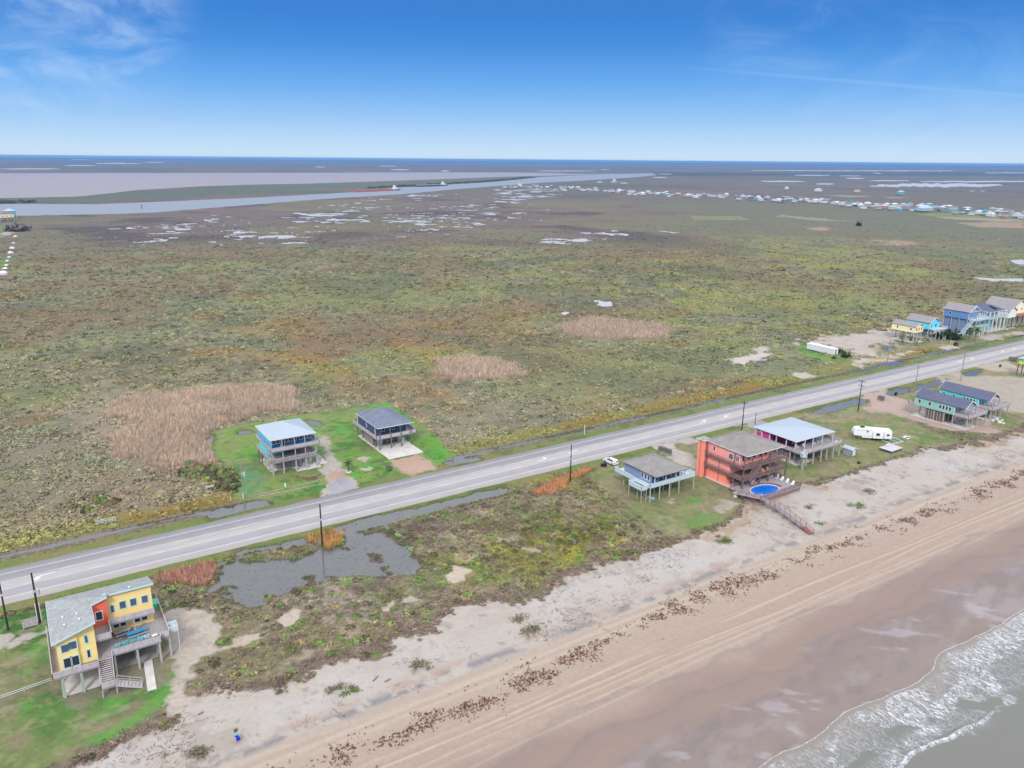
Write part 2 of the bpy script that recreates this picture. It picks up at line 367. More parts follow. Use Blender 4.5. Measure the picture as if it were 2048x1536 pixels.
FARP = [(1880,370.5,125,3.2),(1960,363,120,1.2),(1565,362.5,44,1.0),(1650,367.5,18,1.),(1765,372,25,1.),(1710,356.5,18,.9),(1625,350.5,36,.8),(1700,351.5,22,.5),(1750,341.5,180,.6),(1560,341,60,.5),(2020,346,60,.5),(1780,361,40,.8),
        (1130,342,60,.6),(60,337.5,60,.9),(160,331,30,.8),(235,327,45,1.),(160,319,18,.6),(310,325,20,.5),(640,334,10,.8),(775,332,18,.5),(800,339.5,18,1.),(890,342,8,1.),(1210,339,8,.5),(1180,348,80,.4),(1330,348,14,.6),
        (1200,363.5,5,1.),(1228,363.5,6,1.),(1248,366,7,.8),(1320,355,12,.7),(1755,346.5,8,.6),(1945,382,5,.6),(1965,382,4,.6)]
# clusters of marsh pools: (centre u,v, half width, half height, threshold, feature size m)
MPOOL = [(380,468,160,20,.60,15),(300,475,60,14,.60,10),(560,468,90,14,.59,13),(650,437,80,13,.545,17),(845,438,70,7,.52,15),(900,446,140,15,.63,12),(1060,385,60,9,.55,26),(820,393,90,8,.59,22),(1020,400,70,8,.60,20),
         (1160,482,60,6,.56,9),(1215,471,45,8,.56,11),(1110,480,30,4,.56,9),(700,412,60,8,.62,18),(430,440,60,8,.62,13),(780,462,180,16,.67,11),(950,420,160,18,.65,14),(1330,462,40,8,.66,11),(1500,718,60,16,.63,7)]
def blob(u, v, x, y, pu, pv, du, dv):
    return np.clip(1.4 - np.sqrt(((pu - u) / du) ** 2 + ((pv - v) / dv) ** 2), 0, 1)
def px_of(x, y):
    "perspective coordinates, used only to lay out far-off survey marks on the ground"
    c, s = math.cos(HEAD), math.sin(HEAD)
    X = x * c - y * s; Y = x * s + y * c
    cp, sp = math.cos(PITCH), math.sin(PITCH)
    f = cp * Y + sp * CAM_H; up_ = sp * Y - cp * CAM_H
    f = np.where(f > 1, f, 1e9); a = X / f; b = up_ / f
    c, s = math.cos(ROLL), math.sin(ROLL)
    a, b = c * a + s * b, -s * a + c * b
    return 1024 + 1570 * a, 768 - 1570 * b

def terrain(x, y, full=True):
    x = np.asarray(x, dtype=np.float64); y = np.asarray(y, dtype=np.float64)
    R = np.hypot(x, y)
    n = x.shape[0]
    col = np.zeros((n, 3), np.float32)
    f1 = fbm(x, y, 60, 1); f2 = fbm(x, y, 22, 2); f3 = fbm(x, y, 7, 3); f4 = fbm(x, y, 2.2, 4, 3); f5 = fbm(x, y, 160, 5, 3); f6 = fbm(x, y, 12, 6)
    f0 = fbm(x, y, 420, 12, 4)
    def mix(c, m):
        nonlocal col
        m = np.clip(m, 0, 1).astype(np.float32)[:, None]; col += (c - col) * m
    pu, pv = px_of(x, y)
    # ---- open marsh
    col[:] = A(142, 140, 112)
    mix(A(150, 154, 108), sst(.50, .70, f2) * .5)
    mix(A(122, 130, 108), sst(.46, .62, f6) * .7)
    mix(A(148, 132, 112), sst(.52, .68, f1) * .5)
    mix(A(150, 112, 74), sst(.55, .68, fbm(x, y, 30, 21)) * .65)
    mix(A(104, 104, 82), sst(.52, .68, f3) * .6)
    mix(A(172, 172, 116), sst(.60, .74, fbm(x, y, 5, 22)) * .6)
    mix(A(98, 94, 78), sst(.56, .72, f4) * .6); mix(A(176, 168, 140), sst(.60, .74, fbm(x, y, 3.2, 28)) * .55)
    # orange-rust and golden stretch in the middle, lush green beside it
    mix(A(168, 132, 78), sst(.45, .62, fbm(x, y, 26, 23)) * blob(760, 700, x, y, pu, pv, 330, 75) * .8)
    mix(A(160, 158, 82), sst(.45, .62, f2) * blob(1500, 560, x, y, pu, pv, 560, 110) * .6)
    mix(A(170, 150, 138), sst(.44, .6, f2) * blob(100, 880, x, y, pu, pv, 330, 110) * .75)
    drift = fbm(x * .8 + y * .3, y - x * .2, 70, 29, 4)
    mix(A(146, 150, 94), sst(.50, .66, drift) * .5); mix(A(140, 118, 98), sst(.50, .62, fbm(x, y, 95, 30, 4)) * .65); mix(A(108, 112, 92), sst(.54, .66, fbm(x, y, 48, 45, 4)) * .55)
    mix(A(158, 148, 130), (1 - sst(230, 330, R)) * .45)
    # ---- farther: greyer, then the purple-brown salt marsh
    mar = sst(740, 1000, R - 160 * (f5 - .5)) * (1 - sst(1250, 1500, pu + 400 * (f0 - .5)))
    mix(A(122, 110, 106), mar * .85)
    mix(A(138, 118, 110), mar * sst(.5, .62, f1) * .7)
    mix(A(92, 84, 84), mar * sst(.5, .64, fbm(x, y, 90, 24, 5)) * .8)
    mix(A(136, 132, 100), mar * sst(.52, .62, f5) * .6)
    mix(A(120, 122, 104), sst(800, 1200, R) * (1 - mar) * .75)
    farm = sst(0, 1, (R - 1500 - 500 * (f0 - .5)) / 700)
    mix(A(122, 114, 104), farm * .85)
    mix(A(140, 118, 118), farm * sst(.5, .6, f0) * .6)
    mix(A(96, 100, 98), farm * sst(.52, .64, fbm(x, y, 300, 25, 5)) * .6)
    mix(A(150, 128, 122), sst(3500, 6000, R) * sst(.52, .7, fbm(x, y, 1400, 26, 4)) * .5)
    mix(A(90, 98, 96), sst(3500, 6000, R) * sst(.52, .7, fbm(x, y, 900, 27, 4)) * .6)
    # reeds
    reed = np.zeros(n)
    for P in REEDS:
        reed = np.maximum(reed, sst(-1.5, 2.5, sdpoly(x, y, P, 20) + (f3 - .5) * 14))
    mix(A(158, 134, 118), reed)
    for P in PINKF: mix(A(176, 152, 130), sst(-6, 6, sdpoly(x, y, P, 40) + (f2 - .5) * 30))
    z = (f3 - .5) * 0.35 * sst(186, 200, y) + (f4 - .5) * .2
    water = np.zeros(n)   # depth mask 0..1
    # ---- coastal strip between beach and road
    vy = np.interp(x, BX, BY) + (f4 - .5) * 4.4 + (f3 - .5) * 6.0 + (f6 - .5) * 7.0
    dv = y - vy                      # >0: vegetated
    strip = (y < ROAD0 + 1) & (y > 40)
    cs = np.zeros((n, 3), np.float32); cs[:] = A(142, 132, 106)
    def mixs(c, m):
        nonlocal cs
        m = np.clip(m, 0, 1).astype(np.float32)[:, None]; cs += (c - cs) * m
    gold = blob(1080, 1050, x, y, pu, pv, 260, 110)
    mixs(A(146, 142, 66), sst(.40, .60, f2) * gold * .95)
    mixs(A(176, 172, 72), sst(.52, .66, f6) * gold * .9)
    mixs(A(108, 102, 58), sst(.55, .66, f3) * gold * .8)
    grey = np.maximum(blob(880, 1030, x, y, pu, pv, 190, 60), blob(720, 1190, x, y, pu, pv, 150, 50)) * (1 - gold * .3)
    mixs(A(168, 154, 146), sst(.34, .56, f6) * grey)
    mixs(A(132, 112, 108), sst(.50, .62, f3) * grey * .9)
    mixs(A(188, 172, 156), sst(.58, .70, fbm(x, y, 4, 34)) * .6)
    mixs(A(118, 132, 82), sst(.56, .66, fbm(x, y, 6, 31)) * .6)
    mixs(A(150, 138, 116), sst(.54, .64, fbm(x, y, 11, 32)) * .7)
    mixs(A(100, 92, 74), sst(.52, .66, f4) * .6)
    mixs(A(132, 114, 106), (1 - sst(1.0, 5.5, dv + (f3 - .5) * 5)) * .85)      # dead scrub along the edge
    mixs(A(118, 152, 76), sst(.68, .76, fbm(x, y, 3.5, 33)) * .7)
    col = np.where(strip[:, None], cs, col)
    lawn = np.zeros(n)
    for P, kd in LAWNS:
        m = sst(-.6, .8, sdpoly(x, y, P, 8) + (f4 - .5) * 1.6)
        m = m * np.where(y < 150, sst(1.0, 4.0, dv), 1)
        if not m.any(): continue
        a, b, c_ = [(A(112, 164, 66), A(136, 158, 84), A(90, 140, 60)), (A(140, 144, 98), A(162, 150, 118), A(122, 142, 84)), (A(98, 140, 70), A(128, 142, 88), A(74, 118, 56))][kd]
        mix(a, m); mix(b, m * sst(.45, .62, f2)); mix(c_, m * sst(.5, .62, fbm(x, y, 9, 35)))
        mix(A(156, 140, 116), m * sst(.52, .64, fbm(x, y, 8, 36)) * (.7 if kd else .3)); mix(A(172, 162, 138), m * sst(.60, .68, fbm(x, y, 3.4, 39)) * (.5 if kd else .2))
        mix(A(104, 178, 78), m * sst(.62, .70, fbm(x, y, 14, 37)) * (.6 if kd != 1 else .25))
        mix(A(96, 112, 66), m * sst(.55, .70, f4) * .45); mix(A(164, 166, 112), m * sst(.58, .72, fbm(x, y, 1.7, 38, 3)) * .4)
        lawn = np.maximum(lawn, m)
    # the greenish patch by the utility pole and the green streak in front of the yellow house
    mix(A(98, 162, 118), blob(495, 962, x, y, pu, pv, 34, 26) * sst(.36, .5, f3) * .8)
    stk = sdpoly(x, y, pxp((190,1475),(260,1440),(310,1400),(345,1345),(362,1335),(355,1375),(330,1405),(270,1450),(210,1482)), 5)
    mix(A(104, 166, 74), sst(-1, 1, stk + (f4 - .5) * 3 + (f3 - .5) * 3) * .85)
    mix(A(112, 158, 78), .75 * sst(-1.2, 1.2, (f3 - .5) * 5 + sdpoly(x, y, pxp((1365,1000),(1400,992),(1412,1003),(1400,1012),(1372,1008)), 5) + (f4-.5)*2))
    mix(A(118, 156, 80), .75 * sst(-1.5, 1.5, (f3 - .5) * 6 + sdpoly(x, y, pxp((1362,1035),(1410,1020),(1450,1032),(1440,1045),(1370,1052)), 5) + (f4-.5)*5))
    # ---- road verges
    for (a0, a1, sgn) in ((ROAD1 - 1, ROAD1 + 3.4, 1), (ROAD0 - 3.2, ROAD0 + 1, -1)):
        m = sst(a0 - .3, a0 + .3, y) * (1 - sst(a1 - .8, a1 + .8, y + (f4 - .5))) if sgn > 0 else sst(a0 - .8, a0 + .8, y + (f4 - .5)) * (1 - sst(a1 - .3, a1 + .3, y))
        mix(A(122, 140, 76), m); mix(A(146, 138, 92), m * sst(.5, .62, f6) * .8); mix(A(96, 118, 56), m * sst(.52, .64, f3) * .7)
        lawn = np.maximum(lawn, m * .9)
    vg = sst(ROAD1 + 8.2, ROAD1 + 9.5, y + (f3-.5)*2) * (1 - sst(ROAD1 + 13, ROAD1 + 19, y + (f3 - .5) * 8)) * (1 - lawn)
    mix(A(150, 146, 80), vg * .75); mix(A(152, 126, 70), vg * sst(.48, .62, f2) * .8)
    # ---- ditches
    dn = np.exp(-((y - (ROAD1 + 5.6 + 1.0 * (f5 - .5) * 4)) / 1.15) ** 2) * (1 - .8 * lawn * (1 - sst(ROAD1 + 3, ROAD1 + 4.5, y)))
    depth_n = .27 + 1.1 * (fbm(x, y * 0, 26, 41, 3) - .45) + .5 * (f4 - .5)
    wet_n = dn * depth_n * (1 - sst(43, 47, x) * (1 - sst(99, 104, x)))
    mix(A(82, 88, 60), sst(.2, .6, dn) * (1 - sst(43, 47, x) * (1 - sst(99, 104, x))) * .7)
    ds = np.exp(-((y - (ROAD0 - 5.2)) / 1.4) ** 2) * (1 - sst(112, 118, x)) * (.30 + .45 * (f4 - .5) + .6 * (fbm(x, y * 0, 20, 42, 3) - .42)) * sst(-6, 2, x)
    mix(A(104, 96, 74), sst(.12, .4, ds) * .7)
    z = z - wet_n - ds
    # ---- named water bodies
    for i, P in enumerate(WATER_NEAR):
        sd = sdpoly(x, y, P, 12) + (f4 - .5) * 2.2
        if i == 0 or i == 1:
            for Q in ISLES: sd = np.minimum(sd, -(sdpoly(x, y, Q, 12)) + (f4 - .5) * 1.6)
            sd = sd + (f3 - .5) * 3.0
        w = sst(-.7, .7, sd); z = z * (1 - w) - .55 * w; mix(A(92, 90, 72), sst(-1.8, .2, sd) * .75); water = np.maximum(water, w)
        if i == 0:   # shallow weed beds
            z = z + w * sst(.56, .70, fbm(x, y, 4, 44)) * .40
    for (cu, cv, du, dv_, th, fs) in MPOOL:
        b = blob(cu, cv, x, y, pu, pv, du, dv_)
        m_ = b > 0
        if not m_.any(): continue
        nzv = np.zeros(n); nzv[m_] = fbm(x[m_], y[m_], fs * 1.6, 50 + int(cu), 5, .6)
        th = th + .040; w = sst(th - .035, th + .02, nzv - .12 * (1 - b)) * (b > 0)
        z = z * (1 - w) - .6 * w; mix(A(86, 78, 72), sst(th - .07, th - .02, nzv - .12 * (1 - b)) * .7)
        water = np.maximum(water, w)
    for (cu, cv, du, dv_) in FARP:
        d = ((pu - cu) / du) ** 2 + ((pv - cv - (fbm(pu, pv * 0, 14, int(cu)) - .5) * dv_ * 1.4) / dv_) ** 2
        w = (d < 1).astype(float); z = z * (1 - w) - 1.2 * w; water = np.maximum(water, w)
    far = R > 800
    for P, mg in ((CHAN, 60), (BAY, 120)):
        sd = np.full(n, -1e6); sd[far] = sdpoly(x[far], y[far], P, 200)
        sd = sd + (f2 - .5) * 14
        w = sst(-3, 3, sd); z = z * (1 - w) - 1.4 * w; water = np.maximum(water, w)
        mix(A(150, 138, 128), sst(-16, -4, sd) * .5)
    # wooded/green spoil island between channel and bay
    isl = (pv > 355) & (pv < 408) & (pu < 1090) & far & (water < .1)
    ch = np.full(n, -1e6); ch[far] = sdpoly(x[far], y[far], CHAN, 400)
    nearc = isl & (ch > -260)
    ic = np.where(nearc[:, None], A(108, 118, 96), col); isl_m = isl & (y > 1.15 * x * 0 + 1000)
    side = (pv < 408 - (pu / 1090.) * 46)
    sel = isl & side & (ch > -500)
    mix(A(104, 118, 92), sel * (sst(.42, .6, f1) * .5 + .4)); mix(A(84, 84, 78), sel * (ch > -70) * .6)
    wood = sel & (ch > -60) & (ch < -12)
    mix(A(66, 78, 62), ((pu > 1310) & (pv > 344.5) & (pv < 351.5) & far) * .6)
    # ---- bare ground
    bare = np.zeros(n)
    for P, c_, soft in BARE:
        kk = max(soft, .75); m = sst(-soft, soft, sdpoly(x, y, P, 15) - (.35 if soft < .55 and len(P) < 9 else 0) + (f4 - .5) * 5.5 * kk + (f3 - .5) * 5 * kk + (f6 - .5) * 4 * soft)
        mix(A(*c_) * (.93 + .14 * f3[:, None]), m); bare = np.maximum(bare, m)
        mix(A(*c_) * .78, m * sst(.58, .7, fbm(x, y, 3, 61)) * .5)
    # under the yellow house and other houses: trodden sand
    mix(A(150, 138, 124), sst(-1.5, 1, sdpoly(x, y, [(-2,128),(14,126),(15.5,146),(-2,146)], 6) + (f4 - .5) * 4) * .75)
    # ---- beach
    bm = (1 - sst(-.25, .35, dv)) * (y < 150)
    sd_ = A(204, 194, 185); cb = np.zeros((n, 3), np.float32); cb[:] = sd_
    def mb(c, m):
        nonlocal cb
        m = np.clip(m, 0, 1).astype(np.float32)[:, None]; cb += (c - cb) * m
    w1 = (fbm(x, y, 18, 71) - .5) * 2.5
    mb(A(196, 182, 172), sst(.48, .62, fbm(x, y * 1.6, 9, 72)) * .45)
    mb(A(150, 138, 128), sst(.58, .68, fbm(x, y, 4, 73, 5)) * .3 * sst(101, 105, y))
    mb(A(140, 126, 114), sst(.66, .74, fbm(x, y, 1.6, 74, 4)) * .45 * sst(101, 104, y + w1))
    mb(A(210, 206, 206), sst(.45, .65, fbm(x, y, 14, 75)) * sst(104, 108, y) * .5)
    rb = np.exp(-((y + w1 - 103) / 1.1) ** 2)
    mb(A(150, 146, 148), rb * sst(.42, .6, fbm(x, y, 3, 76)) * .9)
    mb(A(196, 170, 160), np.exp(-((y + w1 - 104.6) / 1.0) ** 2) * sst(.42, .6, fbm(x, y, 3.3, 77)) * .8)
    mb(A(198, 178, 163), (1 - sst(100.5, 102.5, y + w1)) * .85)
    mb(A(190, 169, 155), (1 - sst(93, 99, y + w1)) * .6)
    mb(A(190, 167, 148), np.exp(-((y - 87.5) / 2.6) ** 2) * .6)
    wet = 1 - sst(78, 84.5, y + (fbm(x, y, 26, 78) - .5) * 9)
    mb(A(170, 148, 137), wet)
    wet2 = 1 - sst(69, 75, y + (fbm(x, y, 20, 79) - .5) * 12)
    mb(A(160, 143, 137), wet2 * .9)
    # swash marks: darker scalloped lines
    for yy, am, sd in ((82, .35, 81), (76, .45, 82), (71, .5, 83), (66.5, .4, 84)):
        q = y + (fbm(x, y * .15, 17, sd, 4) - .5) * 11 - yy
        mb(A(150, 136, 134), np.exp(-(q / .7) ** 2) * am * .6 + sst(-5, 0, q) * (1 - sst(0, .5, q)) * am * .6)
    mb(A(190, 180, 182), sst(.52, .72, fbm(x * .6 + y * .35, y * 1.1 - x * .2, 7, 85, 4)) * sst(.3, 1, wet2) * .32)  # pale patches here and streaks below: wet sheen painted into the sand colour
    st_ = fbm(x + y * .9, y * 3.2 - x * .9, 6, 86, 4); mb(A(142, 130, 130), wet2 * sst(.52, .68, st_) * .45); mb(A(200, 192, 198), wet2 * sst(.56, .72, fbm(x + y * .9, (y - x) * .35, 2.2, 89, 3)) * sst(.45, .6, fbm(x, y, 11, 90)) * .45)
    # tyre tracks along the beach
    for yy, sd, am, wd in ((99.2, 91, .5, .5), (97.6, 92, .4, .4), (100.8, 93, .3, .5), (88.9, 94, .9, .22), (87.2, 95, .85, .22), (86.5, 96, .5, .2), (84.8, 97, .55, .25), (83.4, 98, .35, .25), (90.6, 99, .3, .3)):
        q = y - yy - (fbm(x, y * 0, 60, sd, 3) - .5) * 3.4 - 1.3 * np.sin(x / 55 + 1.2) * sst(70, 110, x)
        am = 1.15 * am * sst(.3, .5, fbm(x, y * 0, 25, sd + 50, 3)); mb(A(218, 202, 184), np.exp(-(q / wd) ** 2) * am * .85); mb(A(176, 154, 140), np.exp(-((q - wd * 2.2) / wd) ** 2) * am * .45)
    cb = cb * (0.96 + .08 * fbm(x, y, 1.2, 87, 3))[:, None]
    col = col + (cb - col) * bm.astype(np.float32)[:, None]
    brow = A(182, 150, 122)
    mix(brow, np.exp(-((dv + 2.0) / 1.5) ** 2) * ((x > 128) & (x < 180)) * bm * .7); mix(A(178, 146, 120), np.exp(-((dv + 1.2) / 1.) ** 2) * ((x > 245) & (x < 300)) * .8)
    # heights: low dune edge, then falling to the sea
    z = z * (1 - bm)
    z = z + .35 * sst(0, 2.5, dv) * (y < 150) * (1 - sst(130, 160, y)) * sst(100, 110, y) * (1 - sst(117, 126, y))
    z = z - .5 * (1 - sst(62, 112, y)) - .9 * (1 - sst(46, 61, y)) - 3 * (1 - sst(-60, 30, y))
    z = z + bm * (f4 - .5) * .10 * sst(96, 104, y)
    # keep road base flat
    rd = sst(ROAD0 - 1.4, ROAD0, y) * (1 - sst(ROAD1, ROAD1 + 1.4, y))
    z = z * (1 - rd) - .06 * rd
    z = z * (1 - bare * .8 * (R < 900)) 
    rough = np.full(n, .95) - .13 * bm; rough = rough - .45 * bm * wet2 * sst(.35, .6, fbm(x, y, 12, 88)) - .12 * bm * wet
    dens = dict(lawn=lawn, bare=bare, reed=reed, water=water, dv=dv, bm=bm, dit=np.maximum(wet_n, ds), wood=wood, gold=gold, f2=f2, f1=f1, f3=f3, mar=mar)
    return z, col, rough, dens

# ---------------------------------------------------------------- ground sheet
def ground_material():
    m = bpy.data.materials.new("marsh_and_sand"); m.use_nodes = True
    t = m.node_tree; p = t.nodes['Principled BSDF']
    a = nn(t, 'ShaderNodeAttribute', attribute_name='col'); r = nn(t, 'ShaderNodeAttribute', attribute_name='rgh')
    c = nn(t, 'ShaderNodeTexCoord')
    z1 = nn(t, 'ShaderNodeTexNoise'); z1.inputs['Scale'].default_value = 1.1; z1.inputs['Detail'].default_value = 6; z1.inputs['Roughness'].default_value = .7
    t.links.new(c.outputs['Object'], z1.inputs[0])
    v = mathn(t, 'MULTIPLY_ADD', mathn(t, 'SUBTRACT', z1.outputs[0], .5), mathn(t, 'MULTIPLY', mathn(t, 'POWER', r.outputs['Fac'], 6.0), 1.2), 1.0)
    s_ = nn(t, 'ShaderNodeVectorMath', operation='SCALE'); t.links.new(a.outputs['Color'], s_.inputs[0]); t.links.new(v, s_.inputs[3])
    t.links.new(s_.outputs[0], p.inputs['Base Color']); t.links.new(r.outputs['Fac'], p.inputs['Roughness'])
    p.inputs['Specular IOR Level'].default_value = .25
    b = nn(t, 'ShaderNodeBump'); b.inputs['Strength'].default_value = .35; b.inputs['Distance'].default_value = .15
    t.links.new(z1.outputs[0], b.inputs['Height']); t.links.new(b.outputs[0], p.inputs['Normal'])
    return m
def make_ground():
    h0 = math.pi / 2 - HEAD
    dense = np.radians(np.arange(-40, 40.001, 0.082))
    rest = np.radians(np.arange(43, 318, 4.0))
    ang = np.concatenate([dense, rest]); na = len(ang)
    rad = [0.0, 25, 45, 60, 70]
    r = 76.0
    while r < 300: rad.append(r); r *= 1.0025
    while r < 3200: rad.append(r); r *= 1.0042
    while r < 9000: rad.append(r); r *= 1.012
    while r < 30000: rad.append(r); r *= 1.05
    rad = np.array(rad); nr_ = len(rad)
    RR, AA = np.meshgrid(rad, h0 - ang, indexing='ij')
    X = (RR * np.cos(AA)).ravel(); Y = (RR * np.sin(AA)).ravel()
    z, col, rough, d = terrain(X, Y)
    i = np.arange(nr_ - 1)[:, None]; j = np.arange(na)[None, :]; j2 = (j + 1) % na
    F = np.stack([i * na + j, i * na + j2, (i + 1) * na + j2, (i + 1) * na + j], -1).reshape(-1, 4)
    F = F[na:] if False else F
    o = npmesh('ground', np.stack([X, Y, z], 1), F[:, ::-1], ground_material(), col, {'rgh': rough}, smooth=True)
    tag(o, kind='structure'); return o
ground = make_ground()

# ---------------------------------------------------------------- water sheets
def water_mat(name, col, rough=.12, bump=.25, scale=.8, dist=.03, spec=.5, weeds=False):
    m = bpy.data.materials.new(name); m.use_nodes = True
    t = m.node_tree; p = t.nodes['Principled BSDF']
    p.inputs['Base Color'].default_value = (*col, 1); p.inputs['Roughness'].default_value = rough; p.inputs['IOR'].default_value = 1.33; p.inputs['Specular IOR Level'].default_value = spec
    c = nn(t, 'ShaderNodeTexCoord'); z1 = nn(t, 'ShaderNodeTexNoise'); z1.inputs['Scale'].default_value = scale; z1.inputs['Detail'].default_value = 3
    t.links.new(c.outputs['Object'], z1.inputs[0])
    if weeds:
        z2 = nn(t, 'ShaderNodeTexNoise'); z2.inputs['Scale'].default_value = .35; z2.inputs['Detail'].default_value = 7; z2.inputs['Roughness'].default_value = .65; t.links.new(c.outputs['Object'], z2.inputs[0])
        r2 = nn(t, 'ShaderNodeMapRange', interpolation_type='SMOOTHSTEP'); t.links.new(z2.outputs[0], r2.inputs[0]); r2.inputs[1].default_value = .46; r2.inputs[2].default_value = .62
        z3 = nn(t, 'ShaderNodeTexNoise'); z3.inputs['Scale'].default_value = 1.3; z3.inputs['Detail'].default_value = 6; t.links.new(c.outputs['Object'], z3.inputs[0])
        r3 = nn(t, 'ShaderNodeMapRange', interpolation_type='SMOOTHSTEP'); t.links.new(z3.outputs[0], r3.inputs[0]); r3.inputs[1].default_value = .58; r3.inputs[2].default_value = .66
        cc = mixc(t, mathn(t, 'MULTIPLY', r2.outputs[0], .7), col, C(122, 134, 124, .62)); cc = mixc(t, mathn(t, 'MULTIPLY', r3.outputs[0], .6), cc, C(78, 80, 70, .6)); t.links.new(cc, p.inputs['Base Color'])
    b = nn(t, 'ShaderNodeBump'); b.inputs['Strength'].default_value = bump; b.inputs['Distance'].default_value = dist
    t.links.new(z1.outputs[0], b.inputs['Height']); t.links.new(b.outputs[0], p.inputs['Normal'])
    return m
def sheet(name, poly, z, m):
    me = bpy.data.meshes.new(name); me.from_pydata([(x, y, z) for x, y in poly], [], [tuple(range(len(poly)))]); me.update()
    if me.polygons[0].normal.z < 0: me.flip_normals()
    me.materials.append(m); o = bpy.data.objects.new(name, me); COL.objects.link(o); return tag(o, kind='structure')
sheet('pond_water', [(-900, 112), (600, 112), (600, 260), (-900, 260)], -.22, water_mat('pond_water', C(124, 124, 130, .62), .06, spec=.8, weeds=True))
sheet('marsh_water', [(-2500, 260.5), (-2500, 30000), (30000, 30000), (30000, 112), (600.5, 112), (600.5, 260.5)], -.25, water_mat('marsh_water', C(206, 206, 212, .75), .35))  # whitish base colour stands in for the sky reflected at low angles
def grow(poly, z, name, m):
    sheet(name, poly, z, m)
sheet('bay_water', pxp((-900,344),(1180,343),(1190,350.5),(1085,353),(1000,355.5),(800,363),(600,369.5),(520,371),(400,375),(270,383),(220,389),(150,396),(0,399),(-900,406)), -.16, water_mat('bay_water', C(186, 172, 176, .62), .45, .1))
sheet('channel_water', pxp((-800,407),(0,404),(200,404),(500,392),(700,381),(800,371),(1000,359),(1087,353.6),(1200,346.5),(1330,345),(1330,351),(1260,358),(1180,363),(1100,367),(1000,374),(900,382),(800,391),(640,402),(550,409),(300,429),(120,434),(0,435),(-800,444)), -.12, water_mat('channel_water', C(170, 176, 186, .62), .4, .1))

# ---------------------------------------------------------------- sea
def sea_material():
    m = bpy.data.materials.new("sea_with_foam"); m.use_nodes = True
    t = m.node_tree; p = t.nodes['Principled BSDF']; p.inputs['IOR'].default_value = 1.33
    a = nn(t, 'ShaderNodeAttribute', attribute_name='shore'); dsh = a.outputs['Fac']
    fa = nn(t, 'ShaderNodeAttribute', attribute_name='foam')
    c = nn(t, 'ShaderNodeTexCoord')
    def noise(scale, stretch, rot, det=4, dist=0., rough=.5):
        mp = nn(t, 'ShaderNodeMapping'); t.links.new(c.outputs['Object'], mp.inputs[0]); mp.inputs['Scale'].default_value = stretch; mp.inputs['Rotation'].default_value = (0, 0, rot)
        z = nn(t, 'ShaderNodeTexNoise'); z.inputs['Scale'].default_value = scale; z.inputs['Detail'].default_value = det; z.inputs['Distortion'].default_value = dist; z.inputs['Roughness'].default_value = rough
        t.links.new(mp.outputs[0], z.inputs[0]); return z.outputs[0]
    def ss(x, a0, b0):
        n = nn(t, 'ShaderNodeMapRange', interpolation_type='SMOOTHSTEP'); t.links.new(x, n.inputs[0]); n.inputs[1].default_value = a0; n.inputs[2].default_value = b0; return n.outputs[0]
    fil = noise(.95, (1.0, .36, 1), math.radians(-16), 3, 1.6, .5)     # lacy streaks running out from the beach
    lines = ss(mathn(t, 'ABSOLUTE', mathn(t, 'SUBTRACT', fil, .5)), .045, .014)
    fil2 = noise(2.2, (1.0, .45, 1), math.radians(-22), 3, 1.6)
    lines2 = ss(mathn(t, 'ABSOLUTE', mathn(t, 'SUBTRACT', fil2, .5)), .05, .018)
    lace = mathn(t, 'MAXIMUM', lines, mathn(t, 'MULTIPLY', lines2, .6))
    solid = mathn(t, 'MULTIPLY', ss(noise(5, (1, .5, 1), .3, 4), .40, .60), 1.0)
    f = mathn(t, 'MULTIPLY', lace, ss(fa.outputs['Fac'], .12, .5))
    f = mathn(t, 'MAXIMUM', f, mathn(t, 'MULTIPLY', solid, ss(fa.outputs['Fac'], .9, 1.3)))
    f = mathn(t, 'MAXIMUM', f, ss(fa.outputs['Fac'], 1.2, 1.5))
    cm = mixc(t, ss(dsh, 0.0, 7.0), C(168, 158, 150, .62), C(146, 146, 140, .60))
    col = mixc(t, f, cm, (.60, .62, .66))
    t.links.new(col, p.inputs['Base Color'])
    t.links.new(mathn(t, 'MULTIPLY_ADD', f, .5, .2), p.inputs['Roughness'])
    b = nn(t, 'ShaderNodeBump'); b.inputs['Strength'].default_value = .5; b.inputs['Distance'].default_value = .06
    hh = mathn(t, 'ADD', mathn(t, 'MULTIPLY', f, 1.0), noise(1.2, (1, 1.6, 1), .2, 3))
    t.links.new(hh, b.inputs['Height']); t.links.new(b.outputs[0], p.inputs['Normal'])
    return m
